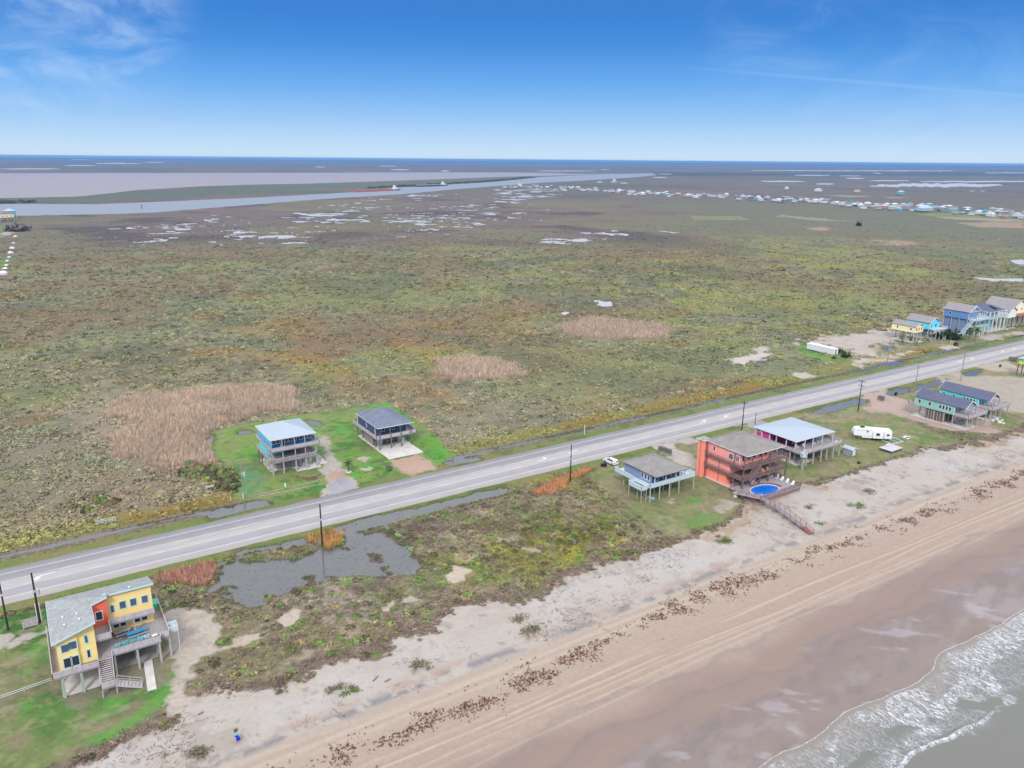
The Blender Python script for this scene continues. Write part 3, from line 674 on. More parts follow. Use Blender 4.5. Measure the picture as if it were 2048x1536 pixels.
def make_sea():
    xs = np.concatenate([np.array([-3000, -1500, -700, -300, -100, 0, 30]), np.arange(50, 200, .25), np.array([220, 260, 340, 500, 900, 2000, 5000, 12000])])
    ds = np.concatenate([np.arange(0, 22, .2), np.array([23, 25, 28, 33, 40, 60, 100, 200, 500, 2000, 6000, 14000])])
    Xg, Dg = np.meshgrid(xs, ds, indexing='ij')
    x = Xg.ravel(); d = Dg.ravel()
    ys = np.interp(x, SX, SY) + (fbm(x, x * 0, 5, 101, 3) - .5) * .8
    y = ys - d
    z = -.475 + .02 * sst(0, .3, d)
    bw = 11.2 + (fbm(x, x * 0, 16, 103, 3) - .5) * 1.6 + .05 * (x - 100) * 0   # breaker line
    amp = sst(1.5, 0, np.abs(x - 92) / 14) if False else 1 - sst(116, 128, x)
    br = np.exp(-((d - bw) / .42) ** 2) * amp
    z = z + br * (.26 + .1 * fbm(x, y, .8, 104, 2)) + .05 * sst(4, 14, d) * np.sin(d * 1.1 + fbm(x, y, 9, 105) * 5)
    foam = sst(.16, .03, d) * 1.5
    core = sst(13.5, 9.5, d - (fbm(x, y, 9, 106, 3) - .5) * 7 - sst(112, 150, x) * 5.5)
    foam = np.maximum(foam, core * (.26 + .74 * sst(.46, .66, fbm(x - y * .2, y * 1.6, 7, 107, 4))) * sst(0.1, 1.2, d))
    calm = sst(.60, .70, fbm(x * .8 + y * .5, y, 6.5, 108, 3)) * sst(2.5, 4.5, d)
    foam = foam * (1 - .85 * calm * (d > .5))
    foam = np.maximum(foam, sst(2.6, 0.1, np.abs(d - 2.6 - 3.2 * sst(100, 125, x) * (1 - sst(131, 139, x)) - .7 * (fbm(x, y, 4, 109) - .5) * 4)) * .62 * sst(98, 108, x))
    foam = np.maximum(foam, np.exp(-((d - bw - .05) / .33) ** 2) * amp * 1.6 * (0.5 + .75 * fbm(x, y, 1.1, 110, 3)))
    foam = np.maximum(foam, sst(3.5, 0, np.abs(d - bw + 2.2)) * .3 * amp)
    n1, n2 = len(xs), len(ds)
    i = np.arange(n1 - 1)[:, None]; j = np.arange(n2 - 1)[None, :]
    F = np.stack([i * n2 + j, i * n2 + j + 1, (i + 1) * n2 + j + 1, (i + 1) * n2 + j], -1).reshape(-1, 4)
    o = npmesh('sea', np.stack([x, y, z], 1), F, sea_material(), None, {'shore': d, 'foam': foam}, smooth=True)
    tag(o, kind='structure')
make_sea()

# ---------------------------------------------------------------- road
def strip(name, rects, z, m, parent=None):
    b = MB()
    for x0, x1, y0, y1 in rects: b.add([(x0, y0, z), (x1, y0, z), (x1, y1, z), (x0, y1, z)], [(0, 1, 2, 3)])
    me = bpy.data.meshes.new(name); me.from_pydata(b.v, [], b.f); me.update(); me.materials.append(m)
    o = bpy.data.objects.new(name, me); COL.objects.link(o); tag(o, kind='structure'); return o
def road_material():
    m = bpy.data.materials.new("faded_asphalt"); m.use_nodes = True
    t = m.node_tree; p = t.nodes['Principled BSDF']; p.inputs['Roughness'].default_value = .85
    c = nn(t, 'ShaderNodeTexCoord'); s = nn(t, 'ShaderNodeSeparateXYZ'); t.links.new(c.outputs['Object'], s.inputs[0])
    y = s.outputs[1]
    cr = nn(t, 'ShaderNodeValToRGB'); mr = nn(t, 'ShaderNodeMapRange'); t.links.new(y, mr.inputs[0]); mr.inputs[1].default_value = ROAD0; mr.inputs[2].default_value = ROAD1; t.links.new(mr.outputs[0], cr.inputs[0])
    W = ROAD1 - ROAD0
    st = [(168.4, (194, 188, 188)), (170.9, (198, 191, 191)), (171.8, (178, 177, 184)), (174.4, (184, 182, 188)), (175.3, (200, 198, 202)), (178.2, (202, 200, 204)), (179.0, (181, 178, 184)), (181.6, (179, 176, 183)), (182.6, (196, 189, 191)), (185.0, (186, 181, 182))]
    e = cr.color_ramp.elements
    while len(e) < len(st): e.new(.5)
    for q, (yy, cc) in zip(e, st): q.position = (yy - ROAD0) / W; q.color = (*C(*cc, K * .98), 1)
    mp = nn(t, 'ShaderNodeMapping'); t.links.new(c.outputs['Object'], mp.inputs[0]); mp.inputs['Scale'].default_value = (.06, 1, 1)
    z1 = nn(t, 'ShaderNodeTexNoise'); z1.inputs['Scale'].default_value = 1.6; z1.inputs['Detail'].default_value = 6; t.links.new(mp.outputs[0], z1.inputs[0])
    z2 = nn(t, 'ShaderNodeTexNoise'); z2.inputs['Scale'].default_value = 9; z2.inputs['Detail'].default_value = 4; t.links.new(c.outputs['Object'], z2.inputs[0])
    z3 = nn(t, 'ShaderNodeTexNoise'); z3.inputs['Scale'].default_value = .22; z3.inputs['Detail'].default_value = 3; t.links.new(c.outputs['Object'], z3.inputs[0])
    f = mathn(t, 'MULTIPLY_ADD', mathn(t, 'SUBTRACT', z1.outputs[0], .5), .30, 1.0)
    f = mathn(t, 'ADD', f, mathn(t, 'MULTIPLY', mathn(t, 'SUBTRACT', z2.outputs[0], .5), .14))
    f = mathn(t, 'ADD', f, mathn(t, 'MULTIPLY', mathn(t, 'SUBTRACT', z3.outputs[0], .5), .26))
    mp4 = nn(t, 'ShaderNodeMapping'); t.links.new(c.outputs['Object'], mp4.inputs[0]); mp4.inputs['Scale'].default_value = (.35, 1, 1); z4 = nn(t, 'ShaderNodeTexNoise'); z4.inputs['Scale'].default_value = .5; z4.inputs['Detail'].default_value = 4; z4.inputs['Distortion'].default_value = 1.5; t.links.new(mp4.outputs[0], z4.inputs[0])
    ck = nn(t, 'ShaderNodeMapRange', interpolation_type='SMOOTHSTEP'); t.links.new(mathn(t, 'ABSOLUTE', mathn(t, 'SUBTRACT', z4.outputs[0], .5)), ck.inputs[0]); ck.inputs[1].default_value = .0; ck.inputs[2].default_value = .006; ck.inputs[3].default_value = -.22; ck.inputs[4].default_value = 0.0; f = mathn(t, 'ADD', f, ck.outputs[0])
    v = nn(t, 'ShaderNodeVectorMath', operation='SCALE'); t.links.new(cr.outputs[0], v.inputs[0]); t.links.new(f, v.inputs[3]); t.links.new(v.outputs[0], p.inputs['Base Color'])
    return m
def make_road():
    xs = np.arange(-700, 1200, 1.0); n = len(xs)
    e0 = ROAD0 + (fbm(xs, xs * 0, 3, 201, 3) - .5) * .5; e1 = ROAD1 + (fbm(xs, xs * 0, 4, 202, 3) - .5) * .9
    rows = [(e0, -.12), (e0 + .02, .0), (np.full(n, 176.8), .05), (e1 - .02, .0), (e1, -.12)]
    co = np.concatenate([np.stack([xs, yy, np.full(n, zz)], 1) for yy, zz in rows])
    F = []
    for k in range(4):
        i = np.arange(n - 1); F.append(np.stack([k * n + i, k * n + i + 1, (k + 1) * n + i + 1, (k + 1) * n + i], 1))
    o = npmesh('road', co, np.concatenate(F), road_material()); tag(o, kind='structure')
make_road()
def zr(y):  # crown of the road
    return .05 * (1 - abs(y - 176.8) / 8.4)
def mark(name, rects, m, dz=.006):
    b = MB()
    for x0, x1, y0, y1 in rects:
        n = max(1, int((x1 - x0) // 40))
        for i in range(n):
            a = x0 + (x1 - x0) * i / n; c = x0 + (x1 - x0) * (i + 1) / n
            b.add([(a, y0, zr(y0) + dz), (c, y0, zr(y0) + dz), (c, y1, zr(y1) + dz), (a, y1, zr(y1) + dz)], [(0, 1, 2, 3)])
    me = bpy.data.meshes.new(name); me.from_pydata(b.v, [], b.f); me.update(); me.materials.append(m)
    o = bpy.data.objects.new(name, me); COL.objects.link(o); tag(o, kind='structure'); return o
MW = mat('white_line_paint', (.64, .64, .66), .7, .18, 2.0, stretch=(.3, 3, 1))
MY = mat('faded_yellow_paint', C(226, 200, 158, .9), .8, .10, .5, stretch=(.2, 2, 1))
mark('white_edge_line', [(-600, 1100, 171.08, 171.26), (-600, 1100, 182.12, 182.30)], MW)
mark('yellow_lane_line', [(-600, 1100, 178.60, 178.78), (-600, 1100, 174.92, 175.10)] + [(x, x + 3, 178.25, 178.43) for x in range(-120, 700, 12)] + [(x, x + 3, 175.28, 175.46) for x in range(-114, 700, 12)], MY)
def arrow(x, y, sgn):
    "left-turn arrow painted on the centre lane"
    b = MB(); z = .062
    c = [(0, -.15), (2.0, -.15), (2.7, .05), (3.1, .5), (3.1, .55)]
    pts = [(0, .12), (1.7, .12), (2.3, .3), (2.6, .62), (2.1, .62), (2.95, 1.5), (3.8, .62), (3.3, .62), (3.05, .15), (2.5, -.1), (1.8, -.2), (0, -.2)]
    vs = [(x + sgn * a * 1.15 - sgn * 2, y + sgn * (q - .45) * 1.15, z) for a, q in pts]
    b.add(vs, [tuple(range(len(vs)))])
    me = bpy.data.meshes.new('road_arrow'); me.from_pydata(b.v, [], b.f); me.update()
    if me.polygons[0].normal.z < 0: me.flip_normals()
    me.materials.append(MW); o = bpy.data.objects.new('road_arrow', me); COL.objects.link(o); tag(o, kind='structure')
for u, v, sg in ((88, 1151, -1), (1081, 918, 1), (1147, 904, -1), (1405, 844, 1), (1455, 832, -1), (1915, 723, 1), (1945, 717, -1), (2003, 703.5, 1), (2029, 697.5, -1)):
    ax, ay = at(u, v); arrow(ax, 176.85, sg)
# ---------------------------------------------------------------- vegetation (ground cover, nobody could count it)
rng = np.random.default_rng(5)
def foliage_mat(name):
    m = bpy.data.materials.new(name); m.use_nodes = True
    t = m.node_tree; p = t.nodes['Principled BSDF']; p.inputs['Roughness'].default_value = 1; p.inputs['Specular IOR Level'].default_value = .05
    a = nn(t, 'ShaderNodeAttribute', attribute_name='col')
    c = nn(t, 'ShaderNodeTexCoord'); z = nn(t, 'ShaderNodeTexNoise'); z.inputs['Scale'].default_value = 2.5; z.inputs['Detail'].default_value = 3; t.links.new(c.outputs['Object'], z.inputs[0])
    s_ = nn(t, 'ShaderNodeVectorMath', operation='SCALE'); t.links.new(a.outputs['Color'], s_.inputs[0])
    t.links.new(mathn(t, 'MULTIPLY_ADD', mathn(t, 'SUBTRACT', z.outputs[0], .5), .7, 1.9), s_.inputs[3])
    t.links.new(s_.outputs[0], p.inputs['Base Color'])
    g = nn(t, 'ShaderNodeNewGeometry'); sc1 = nn(t, 'ShaderNodeVectorMath', operation='SCALE'); t.links.new(g.outputs['Normal'], sc1.inputs[0]); sc1.inputs[3].default_value = .5
    ad = nn(t, 'ShaderNodeVectorMath', operation='ADD'); t.links.new(sc1.outputs[0], ad.inputs[0]); ad.inputs[1].default_value = (0, 0, .8)
    no = nn(t, 'ShaderNodeVectorMath', operation='NORMALIZE'); t.links.new(ad.outputs[0], no.inputs[0]); t.links.new(no.outputs[0], p.inputs['Normal'])
    tr = nn(t, 'ShaderNodeBsdfTranslucent'); t.links.new(s_.outputs[0], tr.inputs[0])
    mx = nn(t, 'ShaderNodeMixShader'); mx.inputs[0].default_value = .3
    t.links.new(p.outputs[0], mx.inputs[1]); t.links.new(tr.outputs[0], mx.inputs[2])
    t.links.new(mx.outputs[0], t.nodes['Material Output'].inputs[0]); return m
FOL = foliage_mat('marsh_foliage')
def tmpl_bush(k, seed, leaf=.42, flat=.62):
    r = np.random.default_rng(seed); V = []; L = []
    for i in range(k):
        a = r.uniform(0, 2 * np.pi); e = np.arcsin(r.uniform(.05, 1)); rr = r.uniform(.6, 1.0)
        c = np.array([np.cos(a) * np.cos(e) * rr, np.sin(a) * np.cos(e) * rr, np.sin(e) * rr * flat])
        nrm = c / np.linalg.norm(c) + r.normal(0, .45, 3); nrm /= np.linalg.norm(nrm)
        u = np.cross(nrm, [0, 0, 1.0]) + 1e-3; u /= np.linalg.norm(u); w = np.cross(nrm, u)
        s1 = leaf * r.uniform(.7, 1.4); s2 = leaf * r.uniform(.6, 1.2)
        V += [c - u*s1 - w*s2*.6, c + u*s1*.8 - w*s2, c + u*s1 + w*s2*.7, c - u*s1*.7 + w*s2]; L += [.72 + .55 * c[2] / flat + r.uniform(-.15, .15)] * 4  # tops lighter, bottoms darker: highlight and shade put into the leaf colour
    return np.array(V), np.array(L)
def tmpl_tuft(k, seed, lean=.5, w=.09, spread=.35):
    "grass blades: narrow quads that bend outwards"
    r = np.random.default_rng(seed); V = []; L = []
    for i in range(k):
        a = r.uniform(0, 2 * np.pi); b = r.uniform(0, spread); o = np.array([np.cos(a) * b, np.sin(a) * b, 0])
        d = np.array([np.cos(a), np.sin(a), 0]); q = np.array([-d[1], d[0], 0]) * w
        h = r.uniform(.6, 1.05); le = lean * r.uniform(.3, 1.2)
        t = o + d * le + np.array([0, 0, h])
        V += [o - q, o + q, t + q * .45, t - q * .45]; s = r.uniform(.75, 1.2); L += [s * .7, s * .7, s * 1.1, s * 1.1]  # highlighted tips and shaded feet are painted into the blades
    return np.array(V), np.array(L)
def scatter(name, label, x, y, z, size, hgt, col, tmpls, jitter=.12, lean=None, seed=1, cat='plants'):
    r = np.random.default_rng(seed); n = len(x); which = r.integers(0, len(tmpls), n)
    CO = []; CC = []
    for ti, (V, L) in enumerate(tmpls):
        s = which == ti; m = s.sum()
        if not m: continue
        a = r.uniform(0, 2 * np.pi, m); c_, s_ = np.cos(a)[:, None], np.sin(a)[:, None]
        vx = (V[None, :, 0] * c_ - V[None, :, 1] * s_) * size[s][:, None]; vy = (V[None, :, 0] * s_ + V[None, :, 1] * c_) * size[s][:, None]
        vz = V[None, :, 2] * hgt[s][:, None]
        if lean is not None: vx = vx + lean[0][s][:, None] * vz; vy = vy + lean[1][s][:, None] * vz
        co = np.stack([x[s][:, None] + vx, y[s][:, None] + vy, z[s][:, None] + vz - .03], -1)
        k = (L[None, :] * (1 + r.normal(0, jitter, (m, 1))))[:, :, None]
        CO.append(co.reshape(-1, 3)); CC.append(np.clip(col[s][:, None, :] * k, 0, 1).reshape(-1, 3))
    CO = np.concatenate(CO); CC = np.concatenate(CC)
    o = npmesh(name, CO, np.arange(len(CO)).reshape(-1, 4), FOL, CC)
    return tag(o, label, cat, kind='stuff')
def polar(n, r0, r1, p=1.0, half=41):
    u = rng.random(n); rr = (r0 ** p + u * (r1 ** p - r0 ** p)) ** (1 / p)
    a = math.pi / 2 - HEAD + np.radians(rng.uniform(-half, half, n)); return rr * np.cos(a), rr * np.sin(a), rr
B16 = [tmpl_bush(15, s, .38) for s in range(6)]; B40 = [tmpl_bush(38, s + 100, .2, .6) for s in range(8)]; B7 = [tmpl_bush(7, s + 20, .55, .5) for s in range(5)]
TUFT = [tmpl_tuft(8, s + 40, .7, .06) for s in range(6)]; REED = [tmpl_tuft(7, s + 60, .22, .035, .6) for s in range(5)]
pick = lambda P, n: np.array(P, dtype=np.float32)[rng.integers(0, len(P), n)]
def sub(m, *a): return [q[m] for q in a]

# open marsh shrubs, near and middle distance
x, y, r = polar(250000, 172, 1500, .32); k = y > ROAD1 + 9.5; x, y, r = sub(k, x, y, r)
z, c, rg, d = terrain(x, y)
cl = fbm(x, y, 9, 301, 3)
ok = (d['lawn'] < .3) & (d['bare'] < .3) & (d['reed'] < .4) & (d['water'] < .1) & (z > -.2) & (rng.random(len(x)) < (.22 + 1.0 * sst(.40, .66, cl)) * (1 - .97 * sst(500, 1500, r + 500 * (d['f1'] - .5))))
x, y, r, z, c, cl = sub(ok, x, y, r, z, c, cl)
big = rng.random(len(x)) ** 3
s = (.45 + 1.15 * big) * (1 + .25 * sst(250, 700, r)) ; h = s * (.5 + .45 * rng.random(len(x))) * (1 - .6 * sst(600, 1100, r))
tint = pick([A(128, 146, 106), A(146, 156, 112), A(116, 132, 98), A(158, 164, 122), A(140, 152, 134), A(156, 140, 122), A(104, 116, 84), A(164, 156, 110), A(152, 138, 130), A(136, 160, 100)], len(x))
c = c * .82 + tint * .28; c[big > .6] *= .85
nearb = (r >= 340) & (r < 520); vn = r < 340; c[vn] *= 1.06
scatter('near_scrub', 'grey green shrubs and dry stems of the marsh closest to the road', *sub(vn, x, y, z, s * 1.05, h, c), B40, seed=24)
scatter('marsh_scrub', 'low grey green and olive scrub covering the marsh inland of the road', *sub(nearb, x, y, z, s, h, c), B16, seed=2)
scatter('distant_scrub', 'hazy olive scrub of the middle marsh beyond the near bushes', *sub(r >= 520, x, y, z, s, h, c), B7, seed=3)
# reed beds
def in_polys(polys, n):
    X = []; Y = []
    for P in polys:
        Q = np.array(P); a = (Q[:, 0].max() - Q[:, 0].min()) * (Q[:, 1].max() - Q[:, 1].min()); m = int(n * a)
        X.append(rng.uniform(Q[:, 0].min() - 2, Q[:, 0].max() + 2, m)); Y.append(rng.uniform(Q[:, 1].min() - 2, Q[:, 1].max() + 2, m))
    return np.concatenate(X), np.concatenate(Y)
for i, (lab, dens, hh) in enumerate((('tall dry pinkish brown reed bed behind the two lots by the road', 3.2, 2.6), ('pale grey brown reed patch in the middle of the marsh', 1.5, 2.3), ('long pale brown reed bed farther out in the marsh', .8, 2.6))):
    x, y = in_polys([REEDS[i]], dens * 2.2); z, c, rg, d = terrain(x, y)
    ok = (d['reed'] > .05) & (d['lawn'] < .4) & (rng.random(len(x)) < .15 + d['reed'] * .7); rd_ = d['reed'][ok]; x, y, z = sub(ok, x, y, z); n = len(x)
    c = pick([A(176, 156, 142), A(168, 148, 130), A(190, 168, 154), A(158, 138, 120), A(152, 144, 132), A(178, 152, 126), A(128, 124, 104)], n)
    f = fbm(x, y, 12, 310)[:, None]; c = c * (1.15 + .6 * f)
    scatter('reed_bed', lab, x, y, z, rng.uniform(.5, .9, n), hh * rng.uniform(.35, .9, n) * (.5 + .5 * rd_), c, REED, seed=5 + i, cat='reeds')
# bushes at the corner of the first lot and other dark clumps
P = pxp((380,930),(430,935),(470,950),(478,970),(470,992),(440,985),(400,965),(360,950)); x, y = in_polys([P], 1.0); sd = sdpoly(x, y, P, 5); x, y = sub(sd > 0, x, y); n = len(x)
P2 = pxp((120,1012),(150,1000),(200,990),(232,1000),(230,1015),(180,1028),(130,1030)); x2, y2 = in_polys([P2], .3); k = sdpoly(x2, y2, P2, 5) > 0; x = np.concatenate([x, x2[k]]); y = np.concatenate([y, y2[k]]); n = len(x)
scatter('roadside_thicket', 'dark green and brown thicket beside the first cut lawn', x, y, np.zeros(n), rng.uniform(.7, 1.7, n), rng.uniform(1., 2.6, n), pick([A(100, 116, 74), A(122, 132, 76), A(92, 88, 70), A(128, 112, 92)], n), B16, seed=9)
# coastal strip: grasses and scrub
n = 60000
x = rng.uniform(-45, 300, n); y = rng.uniform(111, 168, n); k = rng.random(n) < np.clip(170 / np.hypot(x, y), .25, 1) ** 1.3; x, y = sub(k, x, y)
z, c, rg, d = terrain(x, y)
ok = (d['dv'] > -.2) & (d['lawn'] < .35) & (d['bare'] < .3) & (z > -.22) & (x > -45)
ok &= ~((x > -3) & (x < 14.5) & (y > 127) & (y < 147))
x, y, z, c = sub(ok, x, y, z, c); gold = d['gold'][ok]; dv = d['dv'][ok]; n = len(x)
ed = 1 - sst(1.5, 5, dv)
c = c * (.9 + .35 * rng.random((n, 1))) + pick([A(180, 168, 130), A(122, 116, 84), A(196, 182, 164), A(130, 146, 88), A(90, 84, 66)], n) * rng.uniform(.0, .4, (n, 1))
lx = -.9 + 1.4 * fbm(x, y, 9, 320); ly = -1.2 + 1.6 * fbm(x, y, 9, 321)
sz = rng.uniform(.35, .75, n); hg = rng.uniform(.22, .55, n) * (1 + .5 * gold)
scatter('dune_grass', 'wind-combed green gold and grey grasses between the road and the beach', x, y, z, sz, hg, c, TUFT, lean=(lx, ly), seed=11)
k = (rng.random(n) < .05 + .30 * ed); 
scatter('dune_scrub', 'brown and dull green scrub along the top of the beach', x[k], y[k], z[k], rng.uniform(.25, .7, k.sum()), rng.uniform(.2, .5, k.sum()), np.where(ed[k][:, None] > .4, pick([A(138, 120, 112), A(128, 112, 98), A(148, 130, 124), A(122, 122, 88)], k.sum()), c[k] * .9), B16, seed=12)
m_ = (rng.random(n) < .045) & (dv > 1.0); nb = m_.sum(); bt = pick([A(120, 104, 96), A(140, 124, 118), A(108, 128, 74), A(124, 150, 84), A(96, 90, 72), A(150, 142, 96)], nb)
scatter('dune_bushes', 'mixed brown and green shrubs dotted through the dune grass', x[m_], y[m_], z[m_], rng.uniform(.45, 1.35, nb), rng.uniform(.4, 1.0, nb), bt, B40, seed=25)
# cattail stands
for lab, poly, cols, hh in (('rust red cattail stand in the ditch beside the yellow house', pxp((303,1152),(345,1140),(400,1128),(432,1120),(437,1138),(428,1165),(410,1176),(370,1172),(310,1166)), [A(176, 118, 104), A(190, 136, 118), A(150, 96, 84), A(200, 160, 140)], 1.5),
                            ('orange and green cattail stand around the pole by the pond', pxp((608,1076),(640,1066),(672,1060),(688,1070),(684,1090),(660,1102),(646,1100),(640,1088),(612,1086)), [A(206, 142, 84), A(190, 130, 90), A(222, 160, 96), A(128, 140, 70)], 1.5),
                            ('orange and pink cattail stand along the ditch by the second pole', pxp((1060,985),(1100,965),(1130,952),(1175,935),(1188,938),(1180,948),(1140,962),(1136,980),(1110,990),(1075,992)), [A(206, 130, 84), A(190, 120, 90), A(214, 150, 126), A(170, 130, 80)], 1.3)):
    x, y = in_polys([poly], 12); k = sdpoly(x, y, poly, 5) + (fbm(x, y, 2, 330) - .5) * 1.5 > 0; x, y = sub(k, x, y); n = len(x)
    z = np.full(n, -.15); c = pick(cols, n) * 1.25
    edge = sdpoly(x, y, poly, 5) < .5; c[edge & (rng.random(n) < .5)] = A(110, 124, 70)
    scatter('cattails', lab, x, y, z, rng.uniform(.35, .6, n), hh * rng.uniform(.7, 1.15, n), c, REED, seed=14, cat='cattails')
# verge and ditch grasses
n = 26000; x = rng.uniform(-40, 420, n); up_ = rng.random(n) < .6
y = np.where(up_, rng.uniform(ROAD1 + 3, ROAD1 + 13, n), rng.uniform(ROAD0 - 7.5, ROAD0 - 2.0, n)); k = rng.random(n) < np.clip(180 / np.hypot(x, y), .2, 1) ** 1.5; x, y = sub(k, x, y)
z, c, rg, d = terrain(x, y); ok = (z > -.2) & (d['bare'] < .3) & ((d['lawn'] < .5) | (rng.random(len(x)) < .2)); x, y, z, c = sub(ok, x, y, z, c); n = len(x)
scatter('verge_grass', 'rough green and straw coloured grass along the road ditches', x, y, z, rng.uniform(.3, .6, n), rng.uniform(.2, .5, n), c * rng.uniform(.8, 1.2, (n, 1)), TUFT, seed=17)
# driftwood twigs and debris on the upper beach
n = 16000; x = rng.uniform(-30, 300, n); y = rng.uniform(100, 126, n); z, c, rg, d = terrain(x, y)
f = fbm(x, y, 5, 340, 3) * .6 + fbm(x, y, 22, 341, 2) * .4; ok = (d['dv'] < -.2) & (f > .53) & (rng.random(n) < .6); x, y, z = sub(ok, x, y, z); n = len(x)
TW = [tmpl_tuft(3, s + 80, 1.5, .05, .6) for s in range(5)]
scatter('beach_debris', 'scattered twigs and dry stems on the pale upper sand', x, y, z, rng.uniform(.3, .9, n), rng.uniform(.06, .25, n), pick([A(106, 94, 84), A(82, 70, 64), A(130, 118, 108), A(96, 100, 76)], n) * .8, TW, seed=18, cat='debris')
# seaweed line
def tmpl_lump(seed):
    r = np.random.default_rng(seed); V = []; L = []
    for i in range(9):
        c = np.array([r.normal(0, .42), r.normal(0, .34), abs(r.normal(0, .12)) + .06]); a = r.uniform(0, np.pi); u = np.array([np.cos(a), np.sin(a), r.normal(0, .15)]) * r.uniform(.2, .45); w = np.array([-np.sin(a), np.cos(a), r.normal(0, .3)]) * r.uniform(.08, .22)
        V += [c - u - w, c + u - w * .5, c + u * .8 + w, c - u * .7 + w * .8]; L += [r.uniform(.7, 1.3)] * 4
    return np.array(V), np.array(L)
LUMP = [tmpl_lump(s + 90) for s in range(7)]
n = 16000; x = rng.uniform(10, 300, n); yc = np.interp(x, [0, 28, 38, 59, 81, 110, 127, 157, 197, 235, 300], [94.5, 94.3, 94.6, 93.8, 95.8, 98.0, 96.8, 96.9, 95.4, 95.4, 95.2])
y = yc + rng.normal(0, 1.9, n); f = fbm(x, y, 3.2, 350, 3) * .8 + fbm(x, y, 11, 351, 2) * .2
thr = .50 + .03 * np.abs(y - yc); ok = rng.random(n) < sst(thr - .05, thr + .06, f) * .95 + .10 * np.exp(-((y - yc) / 1.6) ** 2); x, y = sub(ok, x, y); n = len(x); z, c, rg, d = terrain(x, y)
scatter('seaweed', 'brown clumps of washed-up seaweed in a line along the beach', x, y, z, rng.uniform(.09, .27, n), rng.uniform(.4, .9, n), pick([A(112, 74, 62), A(92, 60, 52), A(134, 92, 76), A(100, 84, 60)], n), LUMP, seed=19, cat='seaweed')
# spoil island wood and dark line of trees by the channel
x, y, r = polar(90000, 1300, 4200, .8, 36); z, c, rg, d = terrain(x, y); ok = d['wood'] > 0; x, y, z = sub(ok, x, y, z); n = len(x)
scatter('island_wood', 'dark green scrub wood along the spoil island by the channel', x, y, z, rng.uniform(4, 9, n), rng.uniform(3, 7, n), pick([A(78, 92, 74), A(92, 104, 82), A(84, 80, 76)], n), B7, seed=21, cat='wood')
# far woods on the horizon
n = 9000; a = math.pi / 2 - HEAD + np.radians(rng.uniform(-45, 45, n)); r = rng.uniform(26500, 28500, n); x = r * np.cos(a); y = r * np.sin(a)
scatter('far_woods', 'blue hazy line of woods on the horizon', x, y, np.zeros(n), rng.uniform(60, 160, n), rng.uniform(8, 26, n) * (.7 + .6 * fbm(x, y, 1500, 360)), pick([A(70, 84, 70), A(84, 96, 84)], n), B7, seed=22, cat='wood')
# ---------------------------------------------------------------- haze
hz = MB().box(-30500, 30500, -30500, 30500, -9, 88); hm = bpy.data.materials.new('sea_haze'); hm.use_nodes = True
t = hm.node_tree; t.nodes.remove(t.nodes['Principled BSDF']); pv_ = nn(t, 'ShaderNodeVolumePrincipled'); pv_.inputs['Density'].default_value = 6.5e-5
pv_.inputs['Color'].default_value = (.22, .48, .92, 1); pv_.inputs['Anisotropy'].default_value = 0.0
t.links.new(pv_.outputs[0], t.nodes['Material Output'].inputs['Volume'])
ho = hz.build('haze', hm); tag(ho, kind='stuff')
# ================================================================ buildings
def P_(r, g, b, k=.95): return C(r, g, b, k)
M_WOOD = mat('weathered_wood', P_(188, 180, 184), .9, .20, 2.0, stretch=(1, 1, .4), var2=.08)
M_DECK = mat('grey_deck_boards', P_(160, 154, 158), .9, .22, 3.0, stretch=(3, .4, 1), var2=.12)
M_PILE = mat('grey_piling', P_(176, 172, 166), .9, .15, 1.5, stretch=(1, 1, .3))
M_PILED = mat('dark_piling', P_(112, 106, 106), .9, .15, 1.5, stretch=(1, 1, .3))
M_BROWN = mat('brown_stained_wood', P_(140, 114, 112), .9, .2, 2.0, var2=.1)
M_WHITE = mat('white_trim_paint', (.74, .74, .76), .6, .05, 2.0)
M_WHITE2 = mat('white_deck_paint', P_(196, 212, 218), .7, .10, 2.0)
M_CONC = mat('pale_concrete', P_(206, 202, 198), .9, .10, .8, var2=.08)
M_GLASS = mat('window_glass', (.03, .04, .055), .08, .2, .8, spec=.8)
M_GLASSB = mat('blue_window_glass', (.07, .10, .16), .08, .2, .8, spec=.8)
M_SHG = mat('grey_shingles', P_(156, 160, 162), .95, .22, 2.5, stretch=(1, 1, 1), var2=.14, scale2=.7)
M_SHB = mat('slate_blue_shingles', P_(116, 124, 142), .95, .26, 2.2, var2=.13)
M_SHBR = mat('taupe_shingles', P_(142, 138, 136), .95, .22, 2.5, var2=.13)
M_SHP = mat('purple_grey_shingles', P_(100, 102, 126), .95, .14, 2.0, var2=.07)
M_SHM = mat('mauve_shingles', P_(150, 144, 148), .95, .14, 2.0, var2=.07)
M_METAL = mat('pale_blue_metal_roof', P_(172, 184, 198), .45, .04, 1.0, stretch=(6, .2, 1))
M_DARK = mat('dark_shade_and_trim', (.02, .018, .018), .9, .2, 1)
M_BLACK = mat('black_plastic', (.018, .018, .02), .5, .2, 3)
M_PLANK = mat('brown_plank_wall', P_(112, 92, 84), .9, .3, 3, stretch=(4, 4, .3), var2=.1)
M_RUB = mat('tyre_rubber', (.02, .02, .02), .8, .1, 3)
M_AQUA = mat('aqua_plastic', P_(120, 222, 224), .5, .05, 3)
def siding(name, c): return mat(name, P_(*c, 1.08), .8, .06, 1.2, stretch=(.5, .5, 6), var2=.05, scale2=.5)

